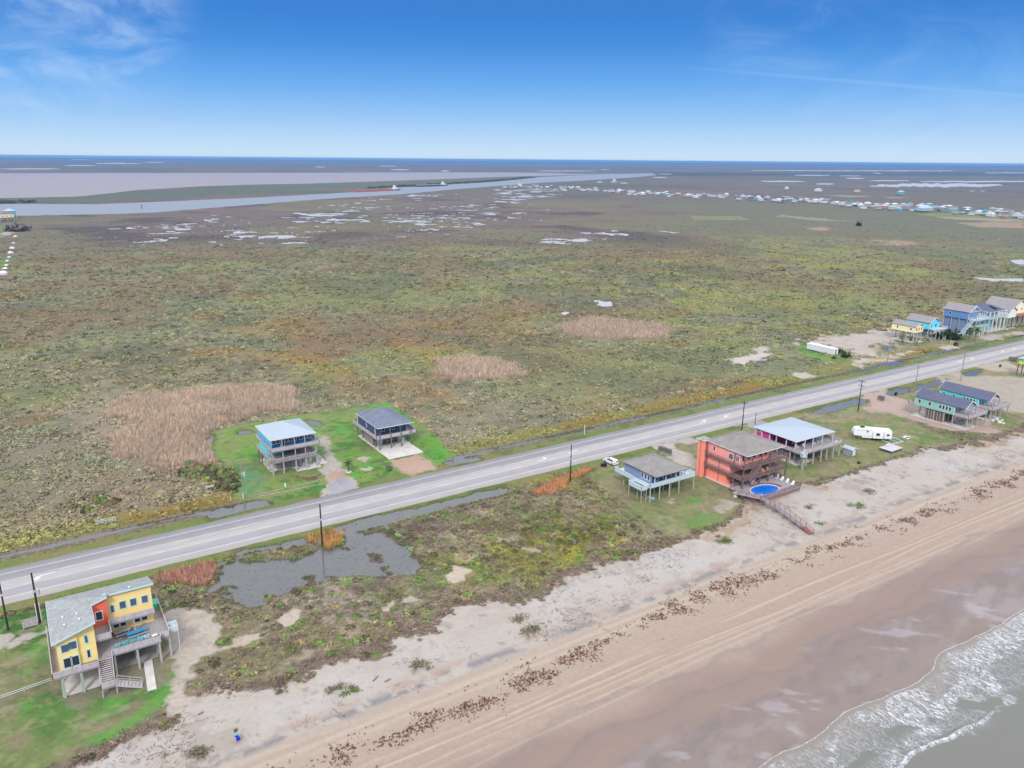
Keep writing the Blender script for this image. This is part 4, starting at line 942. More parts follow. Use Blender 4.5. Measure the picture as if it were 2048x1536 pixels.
_post = {}
def post(par, x, y, z0, z1, r=.13, m=None, sq=True, name='post'):
    m = m or M_PILE; key = (round(r, 3), m.name, sq)
    if key not in _post:
        b = MB()
        if sq: b.box(-r, r, -r, r, 0, 1)
        else: b.cyl(0, 0, 0, 1, r, r * .9)
        _post[key] = b.mesh('piling', m)
    o = bpy.data.objects.new(name, _post[key]); COL.objects.link(o); o.parent = par; o.location = (x, y, z0); o.scale = (1, 1, z1 - z0); return o
def window(par, x, y, z, w, h, face, m=None, panes=1, fr=.12, label=None, glass=None, name='window', bar=False):
    "x,y,z: centre of the opening on the wall plane; face S,N,W,E"
    m = m or M_WHITE
    b = MB(); g = MB(); d = .05
    def bx(bb, a0, a1, z0, z1, p0, p1):
        if face == 'S': bb.box(a0, a1, -p1, -p0, z0, z1)
        elif face == 'N': bb.box(a0, a1, p0, p1, z0, z1)
        elif face == 'W': bb.box(-p1, -p0, a0, a1, z0, z1)
        else: bb.box(p0, p1, a0, a1, z0, z1)
    W, Hh = w / 2, h / 2
    bx(b, -W - fr, W + fr, Hh, Hh + fr, 0, d); bx(b, -W - fr, W + fr, -Hh - fr, -Hh, 0, d + .02); bx(b, -W - fr, -W, -Hh, Hh, 0, d); bx(b, W, W + fr, -Hh, Hh, 0, d)
    for i in range(1, panes):
        q = -W + w * i / panes; bx(b, q - fr * .4, q + fr * .4, -Hh, Hh, .015, d)
    if bar: bx(b, -W, W, -.03, .03, .015, d - .01)
    bx(g, -W, W, -Hh, Hh, 0, .012)
    o = b.build(name, m, par, (x, y, z), label=label); g.build('pane', glass or M_GLASS, o); return o
def deckpart(par, x0, x1, y0, y1, z, m=None, th=.25, name='deck', label=None):
    b = MB().box(x0, x1, y0, y1, z - .07, z); t = .06
    b.box(x0 + t, x1 - t, y0 + t, y0 + t + .08, z - th, z - .07).box(x0 + t, x1 - t, y1 - t - .08, y1 - t, z - th, z - .07)
    b.box(x0 + t, x0 + t + .08, y0 + t + .08, y1 - t - .08, z - th, z - .07).box(x1 - t - .08, x1 - t, y0 + t + .08, y1 - t - .08, z - th, z - .07)
    n = int((x1 - x0) / 1.2)
    for i in range(1, n): q = x0 + (x1 - x0) * i / n; b.box(q - .03, q + .03, y0 + t + .08, y1 - t - .08, z - th, z - .07)
    return b.build(name, m or M_DECK, par, label=label)
def railing(par, pts, z, m=None, h=1.0, infill=.5, gap=1.6, solid=False, name='railing', dz=None):
    "pts: polyline of (x,y) or (x,y,z)"
    b = MB(); pts = [p if len(p) == 3 else (p[0], p[1], z) for p in pts]
    for p, q in zip(pts[:-1], pts[1:]):
        p = Vector(p); q = Vector(q); L = (q - p).length; n = max(1, round(L / gap))
        for i in range(n + 1):
            c = p.lerp(q, i / n); b.box(c.x - .045, c.x + .045, c.y - .045, c.y + .045, c.z, c.z + h)
        U = Vector((0, 0, 1))
        b.bar(p + U * (h + .03), q + U * (h + .03), .14, .06)
        b.bar(p + U * .12, q + U * .12, .05, .08)
        if solid:
            b.bar(p + U * (h * .5 + .03), q + U * (h * .5 + .03), .03, h * .78)
        else:
            b.bar(p + U * h * .78, q + U * h * .78, .04, .09)
            k = max(2, int(L / .22))
            for i in range(1, k):
                c = p.lerp(q, i / k); b.box(c.x - .022, c.x + .022, c.y - .022, c.y + .022, c.z + .14, c.z + h * .76)
    return b.build(name, m or M_WOOD, par)
def stairs(par, top, bot, w, m=None, rails=True, name='stairs', rm=None):
    "top/bot: centre points (x,y,z)"
    m = m or M_WOOD; a = Vector(top); c = Vector(bot); d = (c - a); n = max(2, int(abs(d.z) / .19)); h = Vector((d.x, d.y, 0)).normalized(); s = Vector((-h.y, h.x, 0)) * w / 2
    b = MB(); run = Vector((d.x, d.y, 0)).length / n
    for i in range(n):
        p = a + d * ((i + .5) / n); p1 = p - h * run * .48; p2 = p + h * run * .48
        p1.z = p2.z = p.z
        b.bar(p1 , p2, w, .05)
    for sg in (-1, 1): b.bar(a + s * sg - Vector((0, 0, .15)), c + s * sg - Vector((0, 0, .05)), .06, .28)
    o = b.build(name, m, par)
    if rails:
        r = MB()
        for sg in (-1, 1):
            p = a + s * sg; q = c + s * sg; U = Vector((0, 0, 1)); r.bar(p + U, q + U, .09, .06); r.bar(p + U * .5, q + U * .5, .04, .08)
            k = max(1, round((q - p).length / 1.6))
            for i in range(k + 1): e = p.lerp(q, i / k); r.box(e.x - .045, e.x + .045, e.y - .045, e.y + .045, e.z - .1, e.z + 1)
        r.build('handrail', rm or m, o)
    return o
def hip_roof(par, x0, x1, y0, y1, z, rise, m, trim=None, ridge=None, th=.16):
    w, l = x1 - x0, y1 - y0
    if ridge is None: ridge = max(0, abs(l - w))
    cx, cy = (x0 + x1) / 2, (y0 + y1) / 2
    if l >= w: r0, r1 = (cx, cy - ridge / 2, z + rise), (cx, cy + ridge / 2, z + rise)
    else: r0, r1 = (cx - ridge / 2, cy, z + rise), (cx + ridge / 2, cy, z + rise)
    A_, B_, C_, D_ = (x0, y0, z), (x1, y0, z), (x1, y1, z), (x0, y1, z)
    b = MB(); vs = [A_, B_, C_, D_, r0, r1]
    fs = [(0, 1, 4), (1, 2, 5, 4), (2, 3, 5), (3, 0, 4, 5)] if l >= w else [(0, 1, 5, 4), (1, 2, 5), (2, 3, 4, 5), (3, 0, 4)]
    vs += [(a, q, c - th) for a, q, c in vs[:4]]; fs += [(0, 6, 7, 1), (1, 7, 8, 2), (2, 8, 9, 3), (3, 9, 6, 0), (9, 8, 7, 6)]
    b.add(vs, fs); o = b.build('roof', m, par)
    t = MB(); e = .03
    t.box(x0 - e, x1 + e, y0 - e, y0 - .003, z - th - .05, z - .02).box(x0 - e, x1 + e, y1 + .003, y1 + e, z - th - .05, z - .02)
    t.box(x0 - e, x0 - .003, y0, y1, z - th - .05, z - .02).box(x1 + .003, x1 + e, y0, y1, z - th - .05, z - .02)
    t.build('fascia', trim or M_WHITE, o)
    return o
def gable_roof(par, x0, x1, y0, y1, z, rise, m, axis='y', trim=None, th=.16):
    cx = (x0 + x1) / 2; cy = (y0 + y1) / 2
    b = MB(); t = MB(); e = .04
    if axis == 'y':
        prof = [(x0, z), (cx, z + rise), (x1, z), (x1, z - th), (cx, z + rise - th), (x0, z - th)]
        b.sideprism(prof, y0, y1)
        fp = [(x0 - e, z - .02), (cx, z + rise + .02), (x1 + e, z - .02), (x1 + e, z - th - .1), (cx, z + rise - th - .1), (x0 - e, z - th - .1)]
        t.sideprism(fp, y0 - .06, y0 - .004).sideprism(fp, y1 + .004, y1 + .06)
    else:
        prof = [(y0, z), (cy, z + rise), (y1, z), (y1, z - th), (cy, z + rise - th), (y0, z - th)]
        b.sideprism(prof, x0, x1, 'x')
        fp = [(y0 - e, z - .02), (cy, z + rise + .02), (y1 + e, z - .02), (y1 + e, z - th - .1), (cy, z + rise - th - .1), (y0 - e, z - th - .1)]
        t.sideprism(fp, x0 - .06, x0 - .004, 'x').sideprism(fp, x1 + .004, x1 + .06, 'x')
    o = b.build('roof', m, par); t.build('fascia', trim or M_WHITE, o); return o
def gable_wall(b, x0, x1, y, z, rise, th=.1, axis='y'):
    if axis == 'y': b.sideprism([(x0, z), (x1, z), ((x0 + x1) / 2, z + rise)], y, y + th)
    else: b.sideprism([(x0, z), (x1, z), ((x0 + x1) / 2, z + rise)], y, y + th, 'x')
def vents(roof, pts, m=None):
    for x, y, z in pts: MB().cyl(x, y, z - .2, z + .25, .1, n=8).box(x - .16, x + .16, y - .16, y + .16, z + .25, z + .3).build('vent', m or M_WHITE, roof)
def corner_trim(par, pts, z0, z1, m=None, w=.16):
    for x, y in pts: MB().box(x - w / 2, x + w / 2, y - w / 2, y + w / 2, z0, z1).build('corner_trim', m or M_WHITE, par)

# ---------------------------------------------------------------- adirondack chair, lounger, picnic table
def make_chair(m, name='garden_chair'):
    r = empty(name, (0, 0, 0))
    b = MB()
    for i in range(5): b.bar((-.25, -.22 + i * .11, .36 - i * .025), (.25, -.22 + i * .11, .36 - i * .025), .09, .03)
    b.build('seat', m, r)
    b = MB()
    for i in range(5):
        x = -.24 + i * .12; h = 1.0 + .1 * (1 - abs(i - 2) / 2)
        b.bar((x, .24, .26), (x * 1.15, .52, h), .105, .03)
    b.build('backrest', m, r)
    for sx in (-1, 1):
        MB().bar((sx * .3, -.3, .6), (sx * .33, .36, .56), .12, .03).build('armrest', m, r)
        MB().bar((sx * .3, -.26, 0), (sx * .3, -.26, .59), .06, .08).build('leg', m, r)
        MB().bar((sx * .28, -.24, .36), (sx * .28, .5, .03), .04, .09).build('leg', m, r)
    return r
def dup(o, loc, rz=0, label=None, group=None, m=None):
    r = o.copy(); COL.objects.link(r); r.location = loc; r.rotation_euler = (0, 0, rz)
    if label: r['label'] = label
    if group: r['group'] = group
    def kids(src, dst):
        for ch in [q for q in bpy.data.objects if q.parent == src]:
            c = ch.copy(); COL.objects.link(c); c.parent = dst
            if m and c.data:
                c.data = ch.data.copy(); c.data.materials.clear(); c.data.materials.append(m)
            kids(ch, c)
    kids(o, r); return r
# ================================================================ H1: yellow and orange house in the left foreground
M_YEL = siding('yellow_siding', (236, 210, 138)); M_RED = siding('orange_red_siding', (224, 104, 84)); M_LBT = mat('pale_blue_trim', P_(190, 222, 232), .6, .05, 2)
M_GREENW = mat('grey_green_wood', P_(166, 178, 166), .9, .12, 2)
h = empty('yellow_beach_house', (5.5, 138, 0), 0, 'large yellow and orange stilt house with a sloping grey roof and wide weathered decks', 'house')
OX, OY = 5.5, 138
def L(x, y): return x - OX, y - OY
def bx(b, x0, x1, y0, y1, z0, z1): return b.box(x0 - OX, x1 - OX, y0 - OY, y1 - OY, z0, z1)
def zW(x): return 9.85 + .31 * (x + 2.3)
def zN(y): return 9.85 + .31 * (146.3 - y)
b = MB()
# west wing wall (with a proud left bay) under the sloping roof
def wedge(b, x0, x1, y0, y1, z0, off=.2):
    vs = [(x0-OX, y0-OY, z0), (x1-OX, y0-OY, z0), (x1-OX, y1-OY, z0), (x0-OX, y1-OY, z0), (x0-OX, y0-OY, zW(x0)-off), (x1-OX, y0-OY, zW(x1)-off), (x1-OX, y1-OY, zW(x1)-off), (x0-OX, y1-OY, zW(x0)-off)]
    b.add(vs, [(0,3,2,1),(4,5,6,7),(0,1,5,4),(1,2,6,5),(2,3,7,6),(3,0,4,7)])
wedge(b, -1.7, 1.25, 131.9, 133, 4.2); wedge(b, 1.25, 3.9, 132.35, 133, 4.2); wedge(b, -1.7, 3.9, 133, 140.2, 4.2); bx(b, -1.7, 3.9, 140.22, 145.6, 4.2, 9.5)
b.build('west_wing_wall', M_YEL, h)
b = MB(); vs = [(3.9-OX, 137.55-OY, 7.2), (6.45-OX, 137.55-OY, 7.2), (6.45-OX, 140-OY, 7.2), (3.9-OX, 140-OY, 7.2)]
vs += [(3.9-OX, 137.55-OY, zW(3.9)-.2), (6.45-OX, 137.55-OY, zW(6.45)-.25), (6.45-OX, 140-OY, zN(140)-.25), (3.9-OX, 140-OY, zW(3.9)-.3)]
b.add(vs, [(0,3,2,1),(4,5,6,7),(0,1,5,4),(1,2,6,5),(2,3,7,6),(3,0,4,7)]); b.build('stair_tower_wall', M_RED, h, label='orange red wall')
b = MB()
def wedgeN(b, x0, x1, y0, y1, z0, off=.22):
    vs = [(x0-OX, y0-OY, z0), (x1-OX, y0-OY, z0), (x1-OX, y1-OY, z0), (x0-OX, y1-OY, z0), (x0-OX, y0-OY, zN(y0)-off), (x1-OX, y0-OY, zN(y0)-off), (x1-OX, y1-OY, zN(y1)-off), (x0-OX, y1-OY, zN(y1)-off)]
    b.add(vs, [(0,3,2,1),(4,5,6,7),(0,1,5,4),(1,2,6,5),(2,3,7,6),(3,0,4,7)])
wedgeN(b, 6.5, 13.7, 138.75, 145.6, 7.2); bx(b, 3.95, 13.7, 139.6, 145.6, 4.2, 7.15); wedgeN(b, 3.95, 6.45, 142.02, 145.6, 4.2, .4)
b.build('east_wing_wall', M_YEL, h)
b = MB(); q = lambda x, y, z: (x - OX, y - OY, z)
b.slab([q(-2.3, 131.1, zW(-2.3)), q(4.15, 131.1, zW(4.15)), q(4.15, 137.1, zW(4.15)), q(6.6, 137.1, zW(6.6)), q(6.6, 137.4, zW(6.6)), q(-2.3, 146.3, zW(-2.3))][::1], .2)
b.slab([q(6.6, 137.4, zN(137.4)), q(7.1, 138.2, zN(138.2)), q(14.1, 138.2, zN(138.2)), q(14.1, 146.3, zN(146.3)), q(-2.3, 146.3, zN(146.3))], .2)
rf = b.build('roof', M_SHG, h)
t = MB()
t.bar(q(-2.35, 131.07, zW(-2.3) - .12), q(4.2, 131.07, zW(4.15) - .12), .06, .26); t.bar(q(4.18, 131.1, zW(4.15) - .12), q(4.18, 137.1, zW(4.15) - .12), .05, .26)
t.bar(q(4.15, 137.07, zW(4.15) - .12), q(6.65, 137.07, zW(6.6) - .12), .05, .26); t.bar(q(7.0, 138.17, zN(138.2) - .12), q(14.15, 138.17, zN(138.2) - .12), .06, .28); t.bar(q(14.13, 138.2, zN(138.2) - .12), q(14.13, 146.3, zN(146.3) - .12), .05, .26)
t.bar(q(-2.33, 131.1, zW(-2.3) - .12), q(-2.33, 146.3, zW(-2.3) - .12), .05, .26)
t.build('fascia', M_LBT, rf)
vents(rf, [(*L(1.9, 136.4), zW(1.9)), (*L(2.1, 134.3), zW(2.1)), (*L(-.2, 137.6), zW(-.2)), (*L(-.1, 134.9), zW(-.1)), (*L(10.4, 139.5), zN(139.5)), (*L(6.4, 138.6), zN(138.9))])
for x, z, w, hh, y in ((-.55, 8.15, 1.0, 1.35, 131.9), (.62, 8.35, 1.0, 1.35, 131.9), (-.5, 5.45, 1.05, 1.7, 131.9), (.62, 5.45, 1.05, 1.7, 131.9), (2.6, 8.5, .42, 1.35, 132.35), (2.65, 5.75, .42, 1.4, 132.35)):
    window(h, *L(x, y), z, w, hh, 'S', M_LBT, fr=.15, glass=M_GLASSB if z > 8 else None)
window(h, *L(5.15, 137.55), 9.2, .95, 1.5, 'S', M_WHITE, fr=.16)
for x, w, hh, zz in ((7.35, .5, 1.35, 8.9), (9.0, .95, 1.35, 9.15), (10.7, .95, 1.35, 9.15), (12.55, .95, 1.35, 9.15)): window(h, *L(x, 138.75), zz + .3, w, hh, 'S', M_LBT, fr=.16, glass=M_GLASSB)
for x in (7.6, 8.7, 11.0, 12.2): window(h, *L(x, 139.6), 5.6, .85, 1.3, 'S', M_WHITE, fr=.14)
for (a, c_, d_, e_) in ((-2.9, 3.85, 130.25, 131.9), (-2.9, -1.72, 131.92, 146), (3.87, 6.0, 132.2, 139.58), (6.02, 13.7, 132.2, 139.58), (13.72, 15.3, 133.2, 146.5), (-1.7, 15.3, 145.62, 147.2)):
    deckpart(h, a - OX, c_ - OX, d_ - OY, e_ - OY, 4.19)
deckpart(h, 3.95 - OX, 6.45 - OX, 133.0 - OY, 137.53 - OY, 7.17, name='balcony'); deckpart(h, 6.5 - OX, 13.7 - OX, 137.2 - OY, 138.73 - OY, 7.17, name='balcony')
def rl(pts, z, **k): railing(h, [(p[0] - OX, p[1] - OY) + tuple(p[2:]) for p in pts], z, solid=True, gap=2.2, **k)
rl([(-2.85, 146), (-2.85, 130.3), (3.75, 130.3)], 4.19); rl([(5.95, 132.25), (13.7, 132.25), (13.7, 133.3), (15.25, 133.3), (15.25, 147)], 4.19)
rl([(4.0, 133.05), (6.4, 133.05), (6.4, 137.2)], 7.17); rl([(6.5, 137.25), (13.65, 137.25)], 7.17)
MB().box(13.9 - OX, 15.1 - OX, 143.5 - OY, 145.6 - OY, 4.2, 5.3).build('deck_locker', mat('sea_green_panel', P_(90, 200, 170), .7, .05, 2), h)
b = MB(); bx(b, 15.4, 16.8, 134.2, 136.2, 4.15, 4.3); bx(b, 15.4, 16.8, 134.2, 134.3, 4.3, 5.2); bx(b, 16.7, 16.8, 134.3, 136.1, 4.3, 5.2); bx(b, 15.4, 16.8, 136.1, 136.2, 4.3, 5.2); b.build('lift_cage', M_WHITE2, h)
for x, y in ((15.5, 134.3), (16.7, 134.3)): post(h, *L(x, y), 0, 4.15, .06, M_WHITE2)
xs = [-1.6, 1.1, 3.9, 6.4, 9.8, 13.2]
for x, y in [(-1.6, 130.8), (1.1, 130.8), (9.8, 132.5), (13.3, 132.5), (15.1, 133.6), (6.3, 132.6)] + [(a, c_) for a in xs for c_ in (135.5, 139.8, 145)] + [(15.1, 140), (15.1, 146)]:
    post(h, *L(x, y), -.2, 3.94, .16 if y > 131 else .22, M_GREENW if y < 131 else M_PILE)
post(h, *L(10.3, 137.35), 4.2, 6.92, .1)
stairs(h, (*L(4.9, 132.15), 4.15), (*L(4.6, 128.6), 1.7), 2.1)
deckpart(h, 3.5 - OX, 5.8 - OX, 127.3 - OY, 128.55 - OY, 1.65, name='stair_landing'); rl([(3.5, 128.5), (3.5, 127.35), (5.8, 127.35)], 1.65)
for x, y in ((3.6, 127.4), (5.7, 127.4)): post(h, *L(x, y), -.2, 1.4, .1)
stairs(h, (*L(5.85, 127.95), 1.6), (*L(9.5, 127.35), .1), 1.2)
b = MB(); bx(b, -1.9, 4.0, 130.9, 146, .05, .12); b.build('carport_slab', M_CONC, h)
b = MB(); b.add([(9.9 - OX, 125.2 - OY, .2), (11.3 - OX, 125.1 - OY, .2), (12.0 - OX, 134 - OY, .2), (10.6 - OX, 134 - OY, .2), (9.9 - OX, 125.2 - OY, .05), (11.3 - OX, 125.1 - OY, .05), (12.0 - OX, 134 - OY, .05), (10.6 - OX, 134 - OY, .05)], [(0,1,2,3),(7,6,5,4),(0,4,5,1),(1,5,6,2),(2,6,7,3),(3,7,4,0)])
b.build('walkway_slab', M_CONC, h)
b = MB(); bx(b, 6.4, 13.2, 134.2, 145, .1, .2); bx(b, 4.2, 13.2, 138.5, 144.8, .2, 4.0); b.build('ground_floor_room', mat('grey_room_wall', P_(150, 146, 142), .9, .1, 1), h)
# chairs, tables on the big deck
M_TURQ = mat('turquoise_paint', P_(96, 216, 212), .5, .05, 3); M_PALEB = mat('pale_blue_plastic', P_(196, 226, 240), .5, .05, 3); M_TBL = mat('picnic_table_grey', P_(168, 152, 148), .8, .12, 3); M_BRIGHT = mat('bright_blue_bench', P_(40, 156, 206), .6, .08, 3)
ch = make_chair(M_AQUA); ch.location = (7.1, 134.3, 4.2); ch.rotation_euler = (0, 0, 3.0)
tag(ch, 'pale turquoise slatted chair at the left end of the row on the yellow house deck', 'chair', 'chairs along the deck rail')
dup(ch, (8.25, 134.35, 4.2), 3.25, 'bright turquoise slatted chair, second from the left in the deck row', m=M_TURQ)
dup(ch, (9.5, 134.4, 4.2), 3.1, 'bright turquoise slatted chair in the middle of the deck row, before the low bench', m=M_TURQ)
dup(ch, (10.75, 134.4, 4.2), 3.0, 'pale turquoise slatted chair, fourth from the left in the deck row')
dup(ch, (11.7, 134.45, 4.2), 3.2, 'whitish blue slatted chair near the right end of the deck row', m=M_PALEB)
def picnic(x, y, rz, mt, ms, lab, L_=2.6):
    r = empty('picnic_table', (x, y, 4.2), rz, lab, 'table')
    MB().box(-L_/2, L_/2, -.42, .42, .70, .76).build('table_top', mt, r)
    for s in (-1, 1):
        MB().box(-L_/2, L_/2, s*.80 - .16, s*.80 + .16, .42, .47).build('bench', ms, r)
        MB().bar((s * L_ * .36, -.85, 0), (s * L_ * .36, -.1, .7), .08, .08).bar((s * L_ * .36, .85, 0), (s * L_ * .36, .1, .7), .08, .08).bar((s * L_ * .36, -.9, .38), (s * L_ * .36, .9, .38), .06, .08).build('leg', mt, r)
picnic(10.4, 136.5, .10, M_BRIGHT, M_TBL, 'picnic table with a bright blue top and grey benches on the big deck', 3.3)
picnic(8.3, 138.0, .12, M_WOOD, M_WOOD, 'dark weathered picnic table under the yellow house balcony', 2.6)
b = MB().box(-.9, .9, -.2, .2, .4, .46); r = empty('deck_bench', (9.7, 135.5, 4.2), .1, 'short bright blue bench behind the turquoise chairs', 'bench'); b.build('seat', M_BRIGHT, r)
for s in (-1, 1): MB().box(s * .7 - .05, s * .7 + .05, -.18, .18, 0, .4).build('leg', M_WOOD, r)
r = empty('white_side_table', (12.9, 134.1, 4.2), .2, 'small white table at the right corner of the big deck', 'table'); MB().box(-.42, .42, -.3, .3, .42, .47).build('table_top', M_WHITE, r)
for sx in (-1, 1):
    for sy in (-1, 1): MB().box(sx*.36-.03, sx*.36+.03, sy*.24-.03, sy*.24+.03, 0, .42).build('leg', M_WHITE, r)

# ================================================================ H2: turquoise house with pale metal hip roof
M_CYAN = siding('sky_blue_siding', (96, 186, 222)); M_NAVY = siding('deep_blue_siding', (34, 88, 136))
h = empty('sky_blue_stilt_house', (61, 213, 0), 0, 'tall sky blue stilt house with two deck storeys and a pale metal hip roof', 'house')
OX, OY = 61, 213
MB().box(-6.3, 6.9, -4.2, 6.8, .02, .14).build('slab', M_CONC, h); MB().box(.1, 7.1, -7.8, -4.22, .02, .14).build('slab', M_CONC, h)
hip_roof(h, -6.7, 6.4, -7.4, 7.4, 10.45, 2.3, M_METAL, ridge=2.2)
MB().box(-6.2, 5.6, -5.2, 6.6, 7.1, 10.3).build('upper_wall', M_CYAN, h)
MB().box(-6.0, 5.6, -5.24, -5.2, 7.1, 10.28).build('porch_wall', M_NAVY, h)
MB().box(-6.1, -2.0, -1.0, 6.4, 3.9, 6.78).build('middle_wall', siding('aqua_siding', (110, 214, 226)), h)
MB().box(-1.9, 5.0, 1.0, 6.2, 3.9, 6.78).build('shaded_room', M_DARK, h)  # near-black box: deep shade below the upper deck put into its colour
deckpart(h, -6.8, 7.2, -7.6, 7.2, 7.05); deckpart(h, -6.8, 6.4, -7.6, 7.0, 3.85)
railing(h, [(-6.7, 7.1), (-6.7, -7.5), (7.1, -7.5), (7.1, 7.1)], 7.05, solid=True); railing(h, [(-6.7, 6.9), (-6.7, -7.5), (6.3, -7.5), (6.3, 6.9)], 3.85, infill=0)
for x in (-5.2, -4.0, -1.6, -.5, .9, 2.5, 3.9, 5.0): window(h, x, -5.25, 9.0, .75, 1.0, 'S')
window(h, -2.7, -5.25, 8.3, .9, 2.1, 'S', name='door')
for x in (-6.4, -3.4, .1, 3.0, 6.1):
    post(h, x, -7.2, 0, 3.6, .17, M_PILE); post(h, x, -7.2, 3.86, 6.8, .12, M_PILE); post(h, x, -7.2, 7.06, 10.27, .1, M_PILE)
    for y in (-3.6, 0, 3.5, 6.6): post(h, x, y, .14, 3.6, .17, M_PILED if y > 0 else M_PILE)
stairs(h, (4.9, -4.2, 3.8), (2.1, -5.4, .14), 1.2)
MB().box(-1.5, 1.5, 2.6, 4.8, .15, 2.6).build('red_store_room', mat('dark_red_panel', P_(90, 40, 40), .8, .1, 1), h)
MB().add([(7.0, -6, .1), (9.6, -6.2, .12), (7.0, -1.0, 3.6), (7.0, -6.1, .1), (9.6, -6.3, .12), (7.0, -1.1, 3.6)], [(0, 1, 2), (5, 4, 3), (0, 3, 4, 1), (1, 4, 5, 2), (2, 5, 3, 0)]).build('lattice_screen', M_WOOD, h)
MB().cyl(-.6, 7.4, 10.5, 11.4, .06).build('roof_mast', M_WHITE, h)

# ================================================================ H3: navy house with slate hip roof
M_INK = siding('navy_siding', (74, 86, 118)); 
h = empty('navy_stilt_house', (92.5, 216, 0), 0, 'navy stilt house with a slate blue shingle hip roof above a pale concrete slab', 'house')
MB().box(-5.6, 5.6, -15.8, 8.4, .02, .14).build('slab', M_CONC, h)
hip_roof(h, -5.8, 6.0, -8.5, 9.2, 7.5, 2.6, M_SHB); 
MB().slab([(-4.5, 9.3, 7.6), (-1.0, 9.3, 8.9), (-1.0, 11.4, 8.0), (-4.5, 11.4, 7.3)], .15).build('rear_roof', M_SHB, h)
MB().box(-5.2, 5.3, -5.0, 8.6, 3.85, 7.33).build('wall', M_INK, h); corner_trim(h, [(-5.2, -5), (-5.2, 8.6), (5.3, -5)], 3.9, 7.3)
deckpart(h, -6.1, 7.2, -8.0, 11, 3.82)
railing(h, [(-6.0, 10.9), (-6.0, -7.9), (7.1, -7.9), (7.1, 10.9)], 3.82, solid=True)
window(h, -5.2, 1.6, 5.7, .45, 1.4, 'W')
for x, w, hh in ((-2.6, .8, 1.5), (-.3, .5, 1.3), (.9, .55, 1.6), (3.3, .8, .8)): window(h, x, -5.0, 5.8, w, hh, 'S')
for x in (-5.0, -1.2, 2.2, 5.6):
    post(h, x, -7.7, .14, 3.57, .15, M_PILED); post(h, x, -7.95, 3.84, 5.3, .08, M_PILED)
    post(h, x, -4.6, .14, 3.57, .15, M_PILED); post(h, x, 9.6, .14, 3.57, .15, M_PILED); post(h, x, 5.4, .14, 3.57, .15, M_PILED)
for x in (-4.8, -1.6, 1.8, 5.1): post(h, x, -7.9, 3.84, 7.33, .08, M_PILED)
MB().box(-5.0, 3.0, -3.0, 5.0, .15, 3.55).build('ground_floor_room', M_PLANK, h)
MB().box(-3.9, -2.0, -3.12, -3.02, .2, 2.5).build('garage_door', mat('pale_blue_door', P_(200, 218, 226), .5, .03, 2), h)
for i in range(9): post(h, -5.1, -2.6 + i * .85, .15, 3.5, .07, M_WOOD, name='batten')
tk = empty('storage_tank', (96.6, 211.5, .14), 0, 'rounded cream tank standing under the navy house', 'tank'); MB().cyl(0, 0, 0, 1.6, .5, .5, 14).cyl(0, 0, 1.6, 1.8, .5, .2, 14).build('tank_body', M_WHITE, tk)

# ================================================================ H4: blue house, taupe hip roof, white deck
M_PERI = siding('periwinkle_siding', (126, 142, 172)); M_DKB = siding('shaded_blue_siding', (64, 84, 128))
h = empty('blue_stilt_house', (138.5, 143, 0), 0, 'small blue stilt house with a taupe hip roof and a pale painted deck', 'house')
hip_roof(h, -5.8, 5.9, -6.3, 7.0, 7.0, 2.2, M_SHBR, ridge=1.2, trim=mat('taupe_trim', P_(120, 112, 112), .8, .05, 1))
MB().box(-5.3, 4.6, -4.2, 6.5, 4.1, 6.83).build('wall', M_PERI, h); MB().box(-5.2, 4.6, -4.24, -4.2, 4.1, 6.8).build('porch_wall', M_DKB, h)  # porch wall is a darker copy of the siding, with porch shade painted in
deckpart(h, -7.0, 9.4, -5.6, 8.8, 4.05, M_WHITE2); deckpart(h, -9.2, -7.02, -4.8, .4, 3.6, M_WHITE2)
railing(h, [(-5.6, 8.7), (-6.9, 8.7), (-6.9, 1.0)], 4.05, M_WHITE2, solid=True); railing(h, [(-6.9, -4.9), (-6.9, -5.5), (9.3, -5.5), (9.3, 8.7), (5, 8.7)], 4.05, M_WHITE2, solid=True)
railing(h, [(-7.1, .35), (-9.1, .35), (-9.1, -4.75), (-7.1, -4.75)], 3.6, M_WHITE2, solid=True)
for y in (-.6, -1.9, -3.1): window(h, -5.3, y, 5.6, .7, 1.35, 'W')
for x in (-3.6, -.8): window(h, x, -4.24, 5.5, .8, 1.2, 'S')
window(h, 2.2, -4.24, 5.6, 1.2, 1.0, 'S')
for x in (-6.6, -3.3, .2, 3.6, 9.0): post(h, x, -5.3, -.1, 3.8, .19, M_PILE, False)
for x in (-5.2, -1.7, 1.6, 4.5, 8.9):
    for y in (-1.6, 2.4, 6.6): post(h, x, y, -.1, 3.8, .18, M_PILE, False)
for x, y in ((-9, -4.6), (-9, .2), (-7.3, -4.6), (-8, -2)): post(h, x, y, -.1, 3.35, .12, M_PILE, False)
for x in (-5.3, -1.4, 2.2, 5.4): post(h, x, -5.4, 4.07, 6.83, .1, M_WHITE2)
stairs(h, (6.8, -3.5, 3.95), (6.8, 2.6, .1), 1.2, M_WOOD)
o = MB().cyl(0, 0, 0, .08, .3, .3, 14).build('life_ring', M_AQUA, None, (134.2, 138.7, 5.3)); o.rotation_euler = (math.pi / 2, 0, 0); tag(o, 'round turquoise ring hung on the corner of the small blue house', 'ring')
o = MB().box(-.5, .5, -.9, .9, 0, .25).build('folded_mattress', mat('pale_blue_foam', P_(160, 190, 220), .8, .05, 2), None, (133.8, 139.2, .0), .4); tag(o, 'pale blue pad lying under the front corner of the small blue house', 'mattress')

